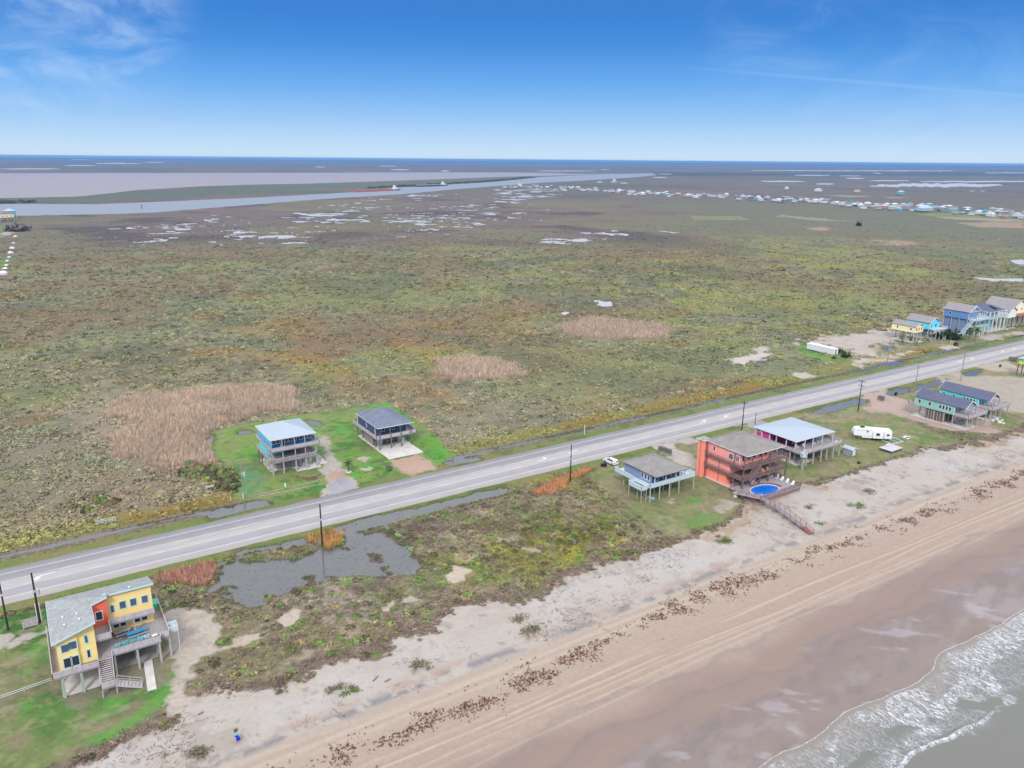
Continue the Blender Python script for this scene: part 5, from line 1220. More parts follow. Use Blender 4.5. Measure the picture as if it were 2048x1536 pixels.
# ================================================================ H5: coral house, pool deck and boardwalk
M_CORAL = siding('coral_siding', (248, 164, 152)); M_CORALD = siding('orange_coral_panels', (250, 148, 126))
h = empty('coral_three_storey_house', (164, 135.5, 0), 0, 'coral three storey beach house with brown decks, taupe roof and a corner tower', 'house')
hip_roof(h, -7.6, 7.3, -7.7, 7.3, 10.9, 2.3, M_SHBR, ridge=.8)
MB().box(-7.0, 4.6, -4.6, 6.8, 7.0, 10.73).build('upper_wall', M_CORAL, h)
MB().box(-6.9, -3.0, -1.4, 6.8, 3.7, 6.73).build('middle_wall', M_CORAL, h); MB().box(-2.9, 4.6, -.5, 6.4, 3.7, 6.7).build('shaded_room', M_DARK, h)  # the shaded room is painted almost black to stand for shade behind the deck
MB().box(-7.0, -3.2, -.6, 6.8, .15, 3.42).build('lower_wall', M_CORALD, h); MB().box(-3.1, 1.0, 1.8, 6.2, .15, 3.4).build('store_room', mat('deep_blue_door', P_(24, 48, 70), .8, .1, 1), h)
MB().box(-7.06, -7.0, 2.2, 2.35, .2, 3.4).box(-7.06, -7.0, 2.2, 2.35, 3.9, 6.7).box(-7.06, -7.0, 6.6, 6.8, .2, 10.6).build('wall_batten', M_BROWN, h)
MB().box(-8.4, -6.2, 7.0, 9.2, -.05, 10.75).build('tower', M_CORALD, h)
MB().box(-8.45, -8.4, 8.0, 8.15, 0, 10.6).box(-7.3, -7.15, 6.95, 7.0, 0, 10.6).build('tower_batten', M_BROWN, h)
hip_roof(h, -8.8, -5.8, 6.7, 9.6, 10.95, .35, M_SHG, ridge=0)
MB().box(-7.6, 3.5, -5, 7, .0, .13).build('slab', M_CONC, h)
for z, x1 in ((3.7, 10), (6.95, 10)):
    deckpart(h, -7.9, 9.9, -7.0, -4.62 if z > 5 else -1.5, z, M_BROWN); deckpart(h, -7.9, -7.02, -4.6 if z > 5 else -1.48, 6.8, z, M_BROWN); deckpart(h, 4.7, 9.9, -4.6 if z > 5 else -1.48, 6.8, z, M_BROWN)
    railing(h, [(-7.85, 6.8), (-7.85, -6.95), (9.85, -6.95), (9.85, 6.8)], z, M_BROWN, gap=2.2)
for x in (-7.6, -4.4, -.9, 2.6, 6.1, 9.6):
    post(h, x, -6.8, .0, 3.44, .16, M_PILED); post(h, x, -6.8, 3.72, 6.69, .13, M_PILED)
    if x < 7: post(h, x, -6.8, 6.97, 10.72, .11, M_PILED)
    for y in (-3.2, 2.0, 6.2):
        if x > -3.5: post(h, x, y, .0, 3.44, .16, M_PILED)
for y in (-3.6, 6.6): post(h, -7.7, y, .1, 10.7, .1, M_PILED)
window(h, -7.0, 4.4, 9.1, .6, 1.2, 'W'); window(h, -7.0, -1.6, 8.7, 1.3, 1.5, 'W', panes=2); window(h, -7.0, -3.9, 8.8, .9, 1.4, 'W', panes=2)
for x in (-5.5, -3.4, -1.2, 1.2, 3.3): window(h, x, -4.6, 8.9, 1.0, 1.5, 'S', m=M_CORALD if x > -1 else M_WHITE)
stairs(h, (-2.6, -7.6, 6.9), (-6.4, -7.6, 3.75), .9, M_BROWN); stairs(h, (-1.0, -5.6, 3.6), (-5.0, -5.6, .2), 1.1, M_WOOD)
for x, c_, lab in ((1.6, M_CORALD, 'orange deck chair on the middle deck of the coral house'), (3.6, mat('yellow_paint', P_(244, 220, 50), .6, .05, 2), 'yellow deck chair on the middle deck of the coral house')):
    q_ = make_chair(c_, 'deck_chair'); q_.location = (164 + x, 129.6, 3.7); tag(q_, lab, 'chair', 'chairs on the coral house deck')
# pool deck
pd = empty('pool_deck', (163, 126, 0), 0, 'raised weathered deck around an oval above-ground swimming pool', 'deck')
out = [(-9.0, 1.6), (-8.4, -2.4), (-6.6, -4.3), (8.6, -4.3), (9.0, 2.8), (7.8, 5.4), (-8.6, 5.2)]
NP = 40; ov = [(-1.7 + 4.45 * math.cos(2*math.pi*i/NP), -.7 + 2.75 * math.sin(2*math.pi*i/NP)) for i in range(NP)]
def ray_out(cx, cy, a):
    dx, dy = math.cos(a), math.sin(a); best = 1e9
    for (ax, ay), (bx_, by_) in zip(out, out[1:] + out[:1]):
        ex, ey = bx_ - ax, by_ - ay; den = dx * ey - dy * ex
        if abs(den) < 1e-9: continue
        tt = ((ax - cx) * ey - (ay - cy) * ex) / den; uu = ((ax - cx) * dy - (ay - cy) * dx) / den
        if tt > 0 and -1e-6 <= uu <= 1 + 1e-6: best = min(best, tt)
    return cx + dx * best, cy + dy * best
rim = []
angs = sorted(set([math.atan2(y_ + .7, x_ + 1.7) for x_, y_ in out] + [2*math.pi*i/NP - math.pi for i in range(NP)]))
b = MB(); ringo = [ray_out(-1.7, -.7, a) for a in angs]
def ovp(a, k=1.0):
    dx, dy = math.cos(a), math.sin(a); r_ = 1 / math.sqrt((dx / (4.6 * k)) ** 2 + (dy / (2.9 * k)) ** 2); return (-1.7 + dx * r_, -.7 + dy * r_)
ringi = [ovp(a) for a in angs]; n_ = len(angs)
vs = [(x_, y_, 1.25) for x_, y_ in ringo] + [(x_, y_, 1.25) for x_, y_ in ringi] + [(x_, y_, 1.1) for x_, y_ in ringo] + [(x_, y_, 1.1) for x_, y_ in ringi]
fs = []
for i in range(n_):
    j = (i + 1) % n_; fs += [(i, j, n_ + j, n_ + i), (2*n_ + i, 3*n_ + i, 3*n_ + j, 2*n_ + j), (i, 2*n_ + i, 2*n_ + j, j), (n_ + i, n_ + j, 3*n_ + j, 3*n_ + i)]
b.add(vs, fs).build('deck_boards', M_DECK, pd)
M_RB = mat('red_brown_boards', P_(146, 92, 88), .9, .15, 3)
seg = [math.radians(a) for a in range(-10, 112, 8)]
b = MB(); A0 = [ovp(a, 1.02) for a in seg]; A1 = [ovp(a, 1.36) for a in seg]
for i in range(len(seg) - 1): b.add([(*A0[i], 1.262), (*A1[i], 1.262), (*A1[i+1], 1.262), (*A0[i+1], 1.262)], [(0, 1, 2, 3)])
b.build('red_boards', M_RB, pd)
b = MB(); K0 = [ovp(a, .965) for a in angs]; K1 = [ovp(a, 1.02) for a in angs]
vs = [(x_, y_, 1.34) for x_, y_ in K0] + [(x_, y_, 1.34) for x_, y_ in K1] + [(x_, y_, 1.2) for x_, y_ in K0] + [(x_, y_, 1.2) for x_, y_ in K1]
fs = []
for i in range(n_):
    j = (i + 1) % n_; fs += [(i, n_ + i, n_ + j, j), (2*n_ + i, i, j, 2*n_ + j), (n_ + i, 3*n_ + i, 3*n_ + j, n_ + j)]
b.add(vs, fs).build('pool_rim', M_WHITE, pd)
pool = empty('swimming_pool', (163, 126, 0), 0, 'oval swimming pool full of vivid blue water', 'pool')
M_POOL = mat('pool_water', (.0, .16, .72), .06, .12, .5, spec=.5, bump=.15)
b = MB(); b.add([(*ovp(a, .963), 1.12) for a in angs], [tuple(range(n_))]); b.build('pool_water', M_POOL, pool)
b = MB(); b.add([(*ovp(a, .964), 1.19) for a in angs] + [(*ovp(a, .964), .1) for a in angs], [(i, (i + 1) % n_, n_ + (i + 1) % n_, n_ + i) for i in range(n_)]); b.build('pool_wall', mat('pool_liner', (.005, .08, .42), .5, .1, 1), pool)
for (x0, y0), (x1, y1) in ((out[3], out[4]), (out[4], out[5]), (out[2], out[3]), (out[6], (-2, 5.2))):
    railing(pd, [(x0 * .985, y0 * .97), (x1 * .985, y1 * .97)], 1.26, M_BROWN, h=.9, infill=0, gap=2.0)
b = MB()
for (x0, y0), (x1, y1) in zip(out, out[1:] + out[:1]): b.bar((x0 * .97, y0 * .96, .55), (x1 * .97, y1 * .96, .55), .05, 1.05)
b.build('skirt_boards', M_BROWN, pd)
def lounger(x, y, rz, lab):
    r = empty('sun_lounger', (x, y, 1.26), rz, lab, 'lounger', 'white loungers beside the pool')
    MB().box(-.3, .3, -1.0, .35, .28, .36).build('seat', M_WHITE, r); MB().bar((0, .35, .34), (0, .95, .85), .6, .07).build('backrest', M_WHITE, r)
    for sx in (-1, 1):
        for yy in (-.85, .3): MB().box(sx*.26-.03, sx*.26+.03, yy-.03, yy+.03, 0, .28).build('leg', M_WHITE, r)
    return r
names = ['white lounger nearest the coral house in the row beside the pool', 'white pool lounger second from the coral house', 'white pool lounger in the middle of the row', 'white pool lounger second from the beach corner', 'white pool lounger closest to the beach corner of the deck']
for i in range(5): lounger(170.4 + .0 * i, 130.6 - 1.75 * i, -1.25 + .1 * (i % 2), names[i])
o = MB().cyl(0, 0, 0, 1.1, .5, .5, 14).box(-.3, .3, -.3, .3, 1.1, 1.3).build('pool_pump_tank', M_WHITE, None, (153.4, 128.2, 0)); tag(o, 'round white tank beside the pool deck steps', 'tank')
o = MB().box(-.5, .5, -.1, .1, 0, 1.9).build('outdoor_shower_screen', M_CORAL, None, (155.6, 131.4, 0), .6); tag(o, 'coral upright panel between the pool deck and the stairs', 'screen')
# boardwalk down to the beach
bw = empty('beach_boardwalk', (154, 122, 0), 0, 'long railed wooden boardwalk running from the pool deck down to the sand', 'boardwalk')
path = [(153.0, 128.6, 1.2), (155.3, 121.1, 1.75), (154.6, 115.8, 1.75), (152.6, 106.3, .75), (152.1, 103.6, .1)]
W_ = 1.5
def seglocal(p): return (p[0] - 154, p[1] - 122, p[2])
for i in range(4):
    p, q_ = Vector(seglocal(path[i])), Vector(seglocal(path[i + 1])); mm = M_RB if i == 3 else M_DECK
    d = (q_ - p); hh = Vector((d.x, d.y, 0)).normalized(); s_ = Vector((-hh.y, hh.x, 0)) * W_ / 2; dz = Vector((0, 0, .012 * i))
    MB().bar(p + dz, q_ + dz + hh * (.1 if i < 3 else 0), W_, .08).build('walkway', mm, bw)
    rb_ = MB()
    for sg in (-1, 1):
        a_, c_ = p + s_ * sg, q_ + s_ * sg; U = Vector((0, 0, 1))
        rb_.bar(a_ + U * 1.0, c_ + U * 1.0, .12, .06); rb_.bar(a_ + U * .55, c_ + U * .55, .05, .09)
        k = max(1, round((c_ - a_).length / 1.9))
        for j in range(k + 1): e_ = a_.lerp(c_, j / k); rb_.box(e_.x-.05, e_.x+.05, e_.y-.05, e_.y+.05, e_.z-.15, e_.z+1.0)
    rb_.build('railing', M_BROWN, bw)
for t_, i in ((.35, 0), (.75, 0), (.05, 1), (.9, 1), (.35, 2), (.7, 2), (.97, 2)):
    p, q_ = Vector(seglocal(path[i])), Vector(seglocal(path[i + 1])); e_ = p.lerp(q_, t_); d = (q_ - p); hh = Vector((d.x, d.y, 0)).normalized(); s_ = Vector((-hh.y, hh.x, 0)) * .72
    z0 = -.6; b = MB(); l, r_ = e_ - s_, e_ + s_
    for w_ in (l, r_): b.bar((w_.x, w_.y, z0), (w_.x, w_.y, e_.z - .05), .12)
    b.bar((l.x, l.y, z0 + .3), (r_.x, r_.y, e_.z - .2), .05, .1); b.bar((r_.x, r_.y, z0 + .3), (l.x, l.y, e_.z - .25), .05, .1); b.build('trestle', M_BROWN, bw)

# ================================================================ H6: magenta house with blue metal roof
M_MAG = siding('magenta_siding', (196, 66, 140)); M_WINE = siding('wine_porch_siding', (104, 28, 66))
h = empty('magenta_stilt_house', (194, 141.5, 0), 0, 'magenta stilt house with a low pale blue metal roof and a wide grey deck', 'house')
hip_roof(h, -9.2, 8.7, -7.2, 8.6, 7.4, .9, M_METAL, ridge=1.0, th=.12)
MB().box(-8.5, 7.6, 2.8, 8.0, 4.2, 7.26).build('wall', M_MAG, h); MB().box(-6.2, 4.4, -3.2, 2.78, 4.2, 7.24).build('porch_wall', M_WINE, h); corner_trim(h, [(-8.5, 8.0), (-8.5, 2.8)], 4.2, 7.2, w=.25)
window(h, -8.5, 6.9, 6.6, 1.2, .45, 'W')
deckpart(h, -9.1, 9.8, -9.4, 9.0, 4.1)
railing(h, [(-9.0, 8.9), (-9.0, -9.3), (9.7, -9.3), (9.7, 8.9)], 4.1, solid=True)
for x, y in ((-8.7, 5.6), (-8.7, .2), (-8.7, -3.4), (-8.7, -6.6), (-4.9, -6.9), (-1.2, -6.9), (3.2, -6.9), (8.2, -6.9), (8.2, 0)): post(h, x, y, 4.12, 7.26, .12, M_WHITE2 if y < 2 else M_WHITE)
for x in (-8.6, -6.4, -3.2, .4, 3.0, 6.0, 9.0):
    post(h, x, -9.0, -.1, 3.83, .17, M_PILE)
    for y in (-5.0, -.5, 4.2, 8.5): post(h, x, y, -.1, 3.83, .17, M_PILED if x > 0 else M_PILE)
MB().box(-8.4, -.6, -7.6, 7.5, -.05, .12).build('slab', M_CONC, h); MB().box(-2.4, 3.2, -4.6, 5, .12, 3.8).build('ground_floor_room', mat('grey_plank_wall', P_(140, 136, 132), .9, .15, 2, stretch=(4, 4, .3)), h)
for x in (-5.0, -2.0, 1.6): window(h, x, -3.2, 5.9, 1.0, 1.6, 'S')
for x, lab in ((-5.6, 'white folded sling chair nearest the corner post of the magenta house'), (-3.6, 'white slatted chair second along the magenta house porch'), (1.4, 'white slatted chair near the middle of the magenta house porch'), (3.4, 'white slatted chair by the right porch post of the magenta house'), (4.6, 'white slatted chair at the right end of the magenta house porch')):
    if x == -5.6: wc = make_chair(M_WHITE); wc.location = (194 + x, 141.5 - 5.2, 4.12); tag(wc, lab, 'chair', 'white chairs on the magenta house porch')
    else: dup(wc, (194 + x, 141.5 - 5.6, 4.12), .2 * x, lab, 'white chairs on the magenta house porch')
for x, y, lab in ((-6.6, -8.5, 'white flat board leaning in the left corner of the magenta house deck'), (8.0, -8.4, 'white lounge table at the right corner of the magenta house deck')):
    r = empty('deck_table', (194 + x, 141.5 + y, 4.12), .3, lab, 'table'); MB().box(-.9, .9, -.35, .35, .45, .5).build('table_top', M_WHITE, r)
    for sx in (-1, 1): MB().box(sx*.7-.04, sx*.7+.04, -.3, .3, 0, .45).build('leg', M_WHITE, r)
o = MB(); o.prism([(1.05 * math.cos(i * math.pi / 3 + .3), 1.05 * math.sin(i * math.pi / 3 + .3)) for i in range(6)], 0, .15)
lk = empty('hexagonal_lookout', (184.2, 131.0, 4.1), 0, 'small white hexagonal lookout platform between the coral and magenta houses', 'platform'); o.build('floor', M_WHITE2, lk)
hx = [(1.0 * math.cos(i * math.pi / 3 + .3), 1.0 * math.sin(i * math.pi / 3 + .3)) for i in range(7)]; railing(lk, hx, .15, M_WHITE2, h=.9, gap=1, solid=True); post(lk, 0, 0, -4.2, 0, .2, M_PILE)

# ================================================================ H7 / H8: twin gabled houses
def twin(x0, y0, sid, name, lab, deckx):
    h = empty(name, (x0, y0, 0), 0, lab, 'house')
    gable_roof(h, -3.7, 3.7, -9.0, 8.9, 7.0, 2.3, M_SHP)
    b = MB().box(-3.4, 3.4, -5.2, 8.4, 3.85, 6.85); gable_wall(b, -3.4, 3.4, 8.3, 6.85, 2.1); gable_wall(b, -3.4, 3.4, -5.2, 6.85, 2.1); b.build('wall', sid, h); corner_trim(h, [(-3.4, -5.2), (-3.4, 8.4)], 3.9, 6.84, w=.14)
    t = MB(); t.bar((-3.3, -9.0, 6.75), (3.3, -9.0, 6.75), .12, .18).bar((0, -9.0, 6.75), (0, -9.0, 8.9), .12).bar((-1.6, -9.0, 6.75), (0, -9.0, 8.2), .08).bar((1.6, -9.0, 6.75), (0, -9.0, 8.2), .08); t.build('gable_truss', M_WOOD, h)
    deckpart(h, -3.5, 3.5 + deckx, -10.2, -5.22, 3.82); deckpart(h, 3.42, 3.5 + deckx, -5.2, -2, 3.82)
    railing(h, [(-3.4, -5.3), (-3.4, -10.1), (3.4 + deckx, -10.1), (3.4 + deckx, -2)], 3.82, solid=True)
    deckpart(h, -3.9, -1.4, 8.5, 10.6, 3.82); railing(h, [(-3.8, 8.6), (-3.8, 10.5), (-1.4, 10.5)], 3.82)
    for y in (6.9, 3.3): window(h, -3.4, y, 5.5, .8, 1.25, 'W')
    for y in (-.4, -1.5, -2.6, -3.7): window(h, -3.4, y, 5.5, .72, 1.25, 'W')
    for x in (-2.2, 0, 2.0): window(h, x, -5.2, 5.2, 1.2, 1.9, 'S', panes=2)
    for x in (-3.2, 0, 3.2, 3.2 + deckx):
        post(h, x, -9.8, 0, 3.57, .14, M_PILE)
        if x < 3.5: post(h, x, -8.8, 3.84, 6.8, .11, M_PILE)
        for y in (-5.0, -2, 1.5, 5.0, 8.2):
            if x < 3.5: post(h, x, y, 0, 3.57, .14, M_PILE)
    MB().box(-3.9, 4, -10, 9.2, -.04, .1).build('slab', M_CONC, h); MB().box(-3.0, 2.8, -1.8, 4.6, .12, 3.55).build('ground_floor_room', M_PLANK, h)
    for i in range(7): post(h, -3.06, -1.6 + i * 1.0, .12, 3.5, .07, M_WOOD, name='batten')
    stairs(h, (2.2, -6.5, 3.7), (-.6, -9.0, .1), 1.1)
    return h
twin(264.0, 135.1, siding('mint_siding', (140, 192, 178)), 'mint_gabled_house', 'mint green gabled stilt house with a grey roof, the nearer of the twin houses', 5.2)
twin(280.3, 135.7, siding('turquoise_siding', (70, 212, 206)), 'turquoise_gabled_house', 'bright turquoise gabled stilt house just behind the mint green one', 5.0)
# ================================================================ houses across the road to the right (far lots)
def simple_gable(name, lab, x, y, w, l, zb, ze, rise, sid, roofm, trim=None, deck=None, dm=None, posts=True, wins=(), g='houses along the inland side of the road', pm=None, lower=None):
    h = empty(name, (x, y, 0), 0, lab, 'house', g)
    gable_roof(h, -w/2 - .4, w/2 + .4, -l/2 - .6, l/2 + .4, ze, rise, roofm, trim=trim)
    b = MB().box(-w/2, w/2, -l/2, l/2, zb, ze - .2); gable_wall(b, -w/2, w/2, -l/2, ze - .2, rise * .92); gable_wall(b, -w/2, w/2, l/2 - .1, ze - .2, rise * .92)
    b.build('wall', sid, h); corner_trim(h, [(-w/2, -l/2), (-w/2, l/2), (w/2, -l/2)], zb, ze - .2)
    if posts:
        for px_ in np.linspace(-w/2 + .3, w/2 - .3, 3):
            for py_ in np.linspace(-l/2 + .4, l/2 - .4, 4): post(h, px_, py_, 0, zb, .2, pm or M_PILE)
        MB().box(-w/2 - .3, w/2 + .6, -l/2 - .8, l/2, -.05, .1).build('slab', M_CONC, h)
    if deck:
        x0, x1, y0, y1, z = deck
        deckpart(h, x0, x1, y0, y1, z, dm or M_WHITE2); railing(h, [(x0, y1), (x0, y0 + .05), (x1, y0 + .05), (x1, y1)], z, dm or M_WHITE2, gap=2.4)
        for a in np.linspace(x0 + .2, x1 - .2, 4): post(h, a, y0 + .2, 0, z - .25, .16, pm or M_PILE)
    for (face, a, z, ww, hh) in wins:
        if face == 'W': window(h, -w/2, a, z, ww, hh, 'W')
        else: window(h, a, -l/2, z, ww, hh, 'S')
    return h
simple_gable('pale_yellow_house', 'pale yellow stilt house on tall pilings, first of the far row by the road', 373.6, 215.5, 7.0, 12, 4.9, 8.0, 1.5, siding('pale_yellow_siding', (240, 228, 176)), M_SHM, wins=[('W', 3, 6.6, .8, 1), ('W', -4, 6.6, .8, 1), ('S', -2, 6.5, .8, 1.4), ('S', 0, 6.5, .8, 1.4), ('S', 2, 6.5, .8, 1.4)])
hh_ = simple_gable('bright_cyan_house', 'bright cyan stilt house with white decks behind the pale yellow one', 388.5, 216.4, 8.6, 12, 5.0, 8.3, 2.6, siding('bright_cyan_siding', (96, 206, 236)), M_SHM, deck=(-3.5, 6.8, -9.6, -6.0, 5.0), wins=[('S', -2.4, 6.5, .9, 1.3), ('S', 1.4, 6.5, 1.6, 1.6), ('W', 3, 6.6, .8, 1)])
stairs(hh_, (6.6, -8, 5.0), (1.6, -11, .1), 1.3, M_WHITE2); MB().box(3.4, 6.4, -10.2, -9.9, .1, 2.4).build('stair_panel', MATS['bright_cyan_siding'], hh_)
simple_gable('low_navy_roof_house', 'low house with a navy roof between the cyan house and the tall blue house', 402, 222, 11, 10, 3.4, 6.2, 2.0, siding('grey_blue_siding', (150, 170, 200)), M_SHP, wins=[('W', 0, 5, .8, 1)])
hb = simple_gable('tall_blue_white_house', 'tall royal blue house with white trusses, decks and outside stairs', 415.5, 212, 10, 13, 8.2, 12.0, 3.0, siding('royal_blue_siding', (104, 138, 186)), M_SHM, deck=(-5, 8, -10.8, -6.5, 8.2), wins=[('W', 3, 10.2, 1, 1.4), ('S', -3, 10, 1.2, 1.8), ('S', 0, 10, 1.2, 1.8), ('S', 3, 10, 1.2, 1.8)])
deckpart(hb, -5, 8, -10.6, -6.4, 4.6, M_WHITE2, name='lower_deck'); railing(hb, [(-5, -6.5), (-5, -10.5), (8, -10.5)], 4.6, M_WHITE2)
MB().box(-4.2, 4.6, -5.6, 6, .1, 8.1).build('lower_wall', siding('deep_royal_siding', (120, 138, 172)), hb)
stairs(hb, (-5.2, -9, 8.1), (-15.5, -9, 1.2), 1.5, M_WHITE2)
t_ = MB()
for i in range(-2, 3): t_.box(i * 2.2 - .1, i * 2.2 + .1, -10.7, -10.5, 9.2, 12.2)
t_.bar((-5.2, -7.2, 12), (0, -7.2, 15), .2).bar((5.2, -7.2, 12), (0, -7.2, 15), .2).bar((-5.2, -7.2, 12), (5.2, -7.2, 12), .2).bar((-2, -7.2, 12), (0, -7.2, 15), .15).bar((2, -7.2, 12), (0, -7.2, 15), .15).build('porch_truss', M_WHITE, hb)
for i in range(6): MB().box(-4.8 + i * 2.0, -4.5 + i * 2.0, -10.3, -10, 0, 4.4).build('column', M_WHITE, hb)
hp = empty('pale_blue_two_deck_house', (434, 209.5, 0), 0, 'pale blue house with a dark navy hip roof and two white decks', 'house', 'houses along the inland side of the road')
hip_roof(hp, -8, 7.5, -7, 9, 11, 3.0, M_SHP); MB().box(-6.5, 6.5, -3.5, 8, 7.4, 10.8).build('upper_wall', siding('ice_blue_siding', (176, 212, 232)), hp); MB().box(-5, 6, -2.5, 7, .1, 7.1).build('lower_wall', siding('sea_glass_siding', (130, 186, 196)), hp)
deckpart(hp, -8, 9, -7, -3.52, 7.3, M_WHITE2); railing(hp, [(-8, -3.6), (-8, -6.9), (9, -6.9), (9, -3.6)], 7.3, M_WHITE2, gap=2.4); MB().box(-6, 10, -6.5, 7, -.05, .15).build('slab', M_CONC, hp)
for i in range(5): post(hp, -7.6 + i * 4, -6.7, 0, 10.8, .22, M_WHITE)
for x in (-4, -1, 2, 5): window(hp, x, -3.5, 9.2, 1.2, 1.6, 'S')
MB().slab([(-1.8, -6.2, 12.6), (1.8, -6.2, 12.6), (1.2, -2, 13.6), (-1.2, -2, 13.6)], .2).build('dormer', M_SHP, hp)
simple_gable('white_mauve_roof_house', 'white house with a mauve roof behind the dark navy hip roof', 449, 209, 8, 13, 6, 9.6, 2.4, siding('off_white_siding', (222, 228, 222)), M_SHM)
hc = simple_gable('cream_house', 'cream house with a mauve roof and rusty brown deck at the right edge', 463, 213, 12, 15, 6.5, 10.8, 3.0, siding('cream_siding', (238, 232, 206)), M_SHM, deck=(-9, 16, -12, -7.5, 6.4), dm=mat('rusty_boards', P_(172, 118, 96), .9, .2, 2), pm=M_BROWN, wins=[('S', -3, 8.8, 1, 1.4), ('S', 2, 8.8, 1, 1.4)])
MB().box(-3, 12, -6, 6, .1, 6.2).build('lower_wall', siding('pale_green_siding', (214, 222, 198)), hc)
# yellow and green hut corner at the right edge
hr = empty('lifeguard_style_hut', (352, 150.6, 0), 0, 'small raised hut with a yellow floor and green wall at the right edge', 'hut')
MB().box(-2, 2.5, -1.6, 1.6, 5.0, 5.6).build('floor', MATS['yellow_paint'], hr); MB().box(-1.6, 2.5, -1.3, 1.3, 5.6, 7.2).build('wall', mat('mint_green_panel', P_(120, 216, 150), .7, .05, 1), hr); hip_roof(hr, -2.1, 3.0, -1.8, 1.8, 7.4, .8, M_METAL)
for x, y in ((-1.8, -1.4), (-1.8, 1.4), (2.2, -1.4), (2.2, 1.4)): post(hr, x, y, 0, 5.0, .16, M_PILED)

# white container, RV, shed, platform, frame
ct = empty('site_trailer', (314.6, 220.6, 0), 0, 'long white windowless container on the grass beside the sandy lot', 'container'); b = MB().box(-1.7, 1.7, -7.2, 7.2, .3, 2.9)
for i in range(24): b.box(-1.74, -1.7, -7.0 + i * .6, -6.8 + i * .6, .4, 2.8)
b.build('body', M_WHITE, ct); MB().box(-1.78, 1.78, -7.28, 7.28, 2.9, 3.0).build('roof', mat('white_metal_roof', P_(236, 240, 246), .5, .03, 1), ct); MB().box(-.6, .4, -7.24, -7.2, .5, 2.6).build('door', mat('grey_door', P_(150, 156, 160), .6, .05, 1), ct); MB().box(-1.4, 1.4, -6.6, 6.6, 0, .3).build('skid', M_BLACK, ct)
rv = empty('travel_trailer', (225.3, 136.2, 0), math.atan2(-7.5, 8.7), 'white fifth wheel travel trailer parked alone on the grass lot', 'trailer')
b = MB(); prof = [(-6.0, 1.75), (-5.7, 1.5), (-3.6, 1.4), (-3.2, .75), (5.3, .7), (5.5, 1.0), (5.5, 3.3), (5.2, 3.5), (-3.0, 3.85), (-4.8, 3.85), (-5.7, 3.5), (-6.1, 2.6)]
b.sideprism([(a, z_) for a, z_ in prof], -1.25, 1.25); b.build('body', mat('trailer_white_shell', (.80, .80, .82), .35, .03, .8, spec=.5), rv)
MB().box(-.3, 2.8, -1.95, -1.26, .95, 3.2).build('slide_out', MATS['trailer_white_shell'], rv); MB().box(3.1, 5.0, -1.8, -1.26, 1.0, 3.1).build('slide_out', MATS['trailer_white_shell'], rv)
window(rv, 1.1, -1.95, 2.3, 1.1, .9, 'S', M_WHITE, fr=.05); window(rv, 4.2, -1.8, 2.2, .9, .6, 'S', M_WHITE, fr=.05); window(rv, -1.9, -1.25, 2.9, .5, .5, 'S', M_WHITE, fr=.05)
MB().box(-3.9, -2.7, -.5, .5, 3.86, 4.15).build('air_conditioner', M_BLACK, rv); MB().box(-.2, .4, -.3, .3, 3.8, 3.95).build('roof_vent', M_WHITE, rv)
MB().box(-3.0, -.4, -1.27, -1.25, 1.35, 1.45).box(-5.2, -.5, -1.27, -1.25, 3.2, 3.28).build('side_stripe', mat('grey_stripe', P_(140, 140, 150), .5, .02, 1), rv)
for x in (-.1, 1.0):
    for s in (-1, 1): MB().tube((x, s * 1.02, .38), (x, s * 1.24, .38), .38, n=16).build('wheel', M_RUB, rv)
for x in (-4.6, 4.8): MB().box(x - .06, x + .06, -.9, -.75, 0, 1.4).box(x - .06, x + .06, .75, .9, 0, 1.4).build('leg', M_BLACK, rv)
sh = empty('garden_shed', (207.0, 131.6, 0), .0, 'little grey metal shed with a pale gabled roof on the grass', 'shed')
MB().box(-1.25, 1.35, -1.5, 1.5, .05, 2.1).build('wall', mat('grey_corrugated', P_(166, 168, 178), .6, .2, 3, stretch=(5, 5, .2)), sh); gable_roof(sh, -1.4, 1.5, -1.65, 1.65, 2.1, .6, M_METAL); MB().box(-.45, .55, -1.53, -1.5, .1, 1.9).build('door', M_WHITE, sh); corner_trim(sh, [(-1.25, -1.5), (1.35, -1.5), (-1.25, 1.5)], .05, 2.1, M_DARK, .1)
pf = empty('flat_deck_platform', (221.2, 127.1, 0), .04, 'low weathered flat platform with a white frame chair on it', 'platform')
MB().box(-3, 3, -2.1, 2.1, .75, .87).build('deck', mat('silvery_boards', P_(196, 192, 204), .9, .12, 2), pf)
b = MB()
for x in (-2.8, 0, 2.8): b.box(x - .08, x + .08, -2.0, 2.0, .5, .75)
b.build('joists', M_PILED, pf)
for x in (-2.7, 2.7):
    for y in (-1.8, 1.8): post(pf, x, y, 0, .5, .1, M_PILED)
MB().bar((-.4, 1.2, .88), (-.4, 1.2, 1.5), .06).bar((.9, 1.3, .88), (.9, 1.3, 1.45), .06).bar((-.6, 1.2, 1.45), (1.2, 1.4, 1.4), .5, .06).build('white_bench', M_WHITE, pf)
c_ = [at(1764, 881), at(1783, 889), at(1806, 884), at(1788, 876)]; b = MB()
for p, q in zip(c_, c_[1:] + c_[:1]): b.bar((*p, .12), (*q, .12), .22, .2)
m1 = [(c_[0][i] * .45 + c_[3][i] * .55) for i in (0, 1)]; m2 = [(c_[1][i] * .4 + c_[2][i] * .6) for i in (0, 1)]; b.bar((*m1, .12), (*m2, .12), .15, .18)
cx, cy = c_[0]; b2 = MB(); b2.v = [(a - cx, q - cy, z) for a, q, z in b.v]; b2.f = b.f
o = b2.build('lumber_rectangle', M_WHITE2, None, (cx, cy, 0)); tag(o, 'pale rectangular timber frame lying on the grass behind the travel trailer', 'frame')
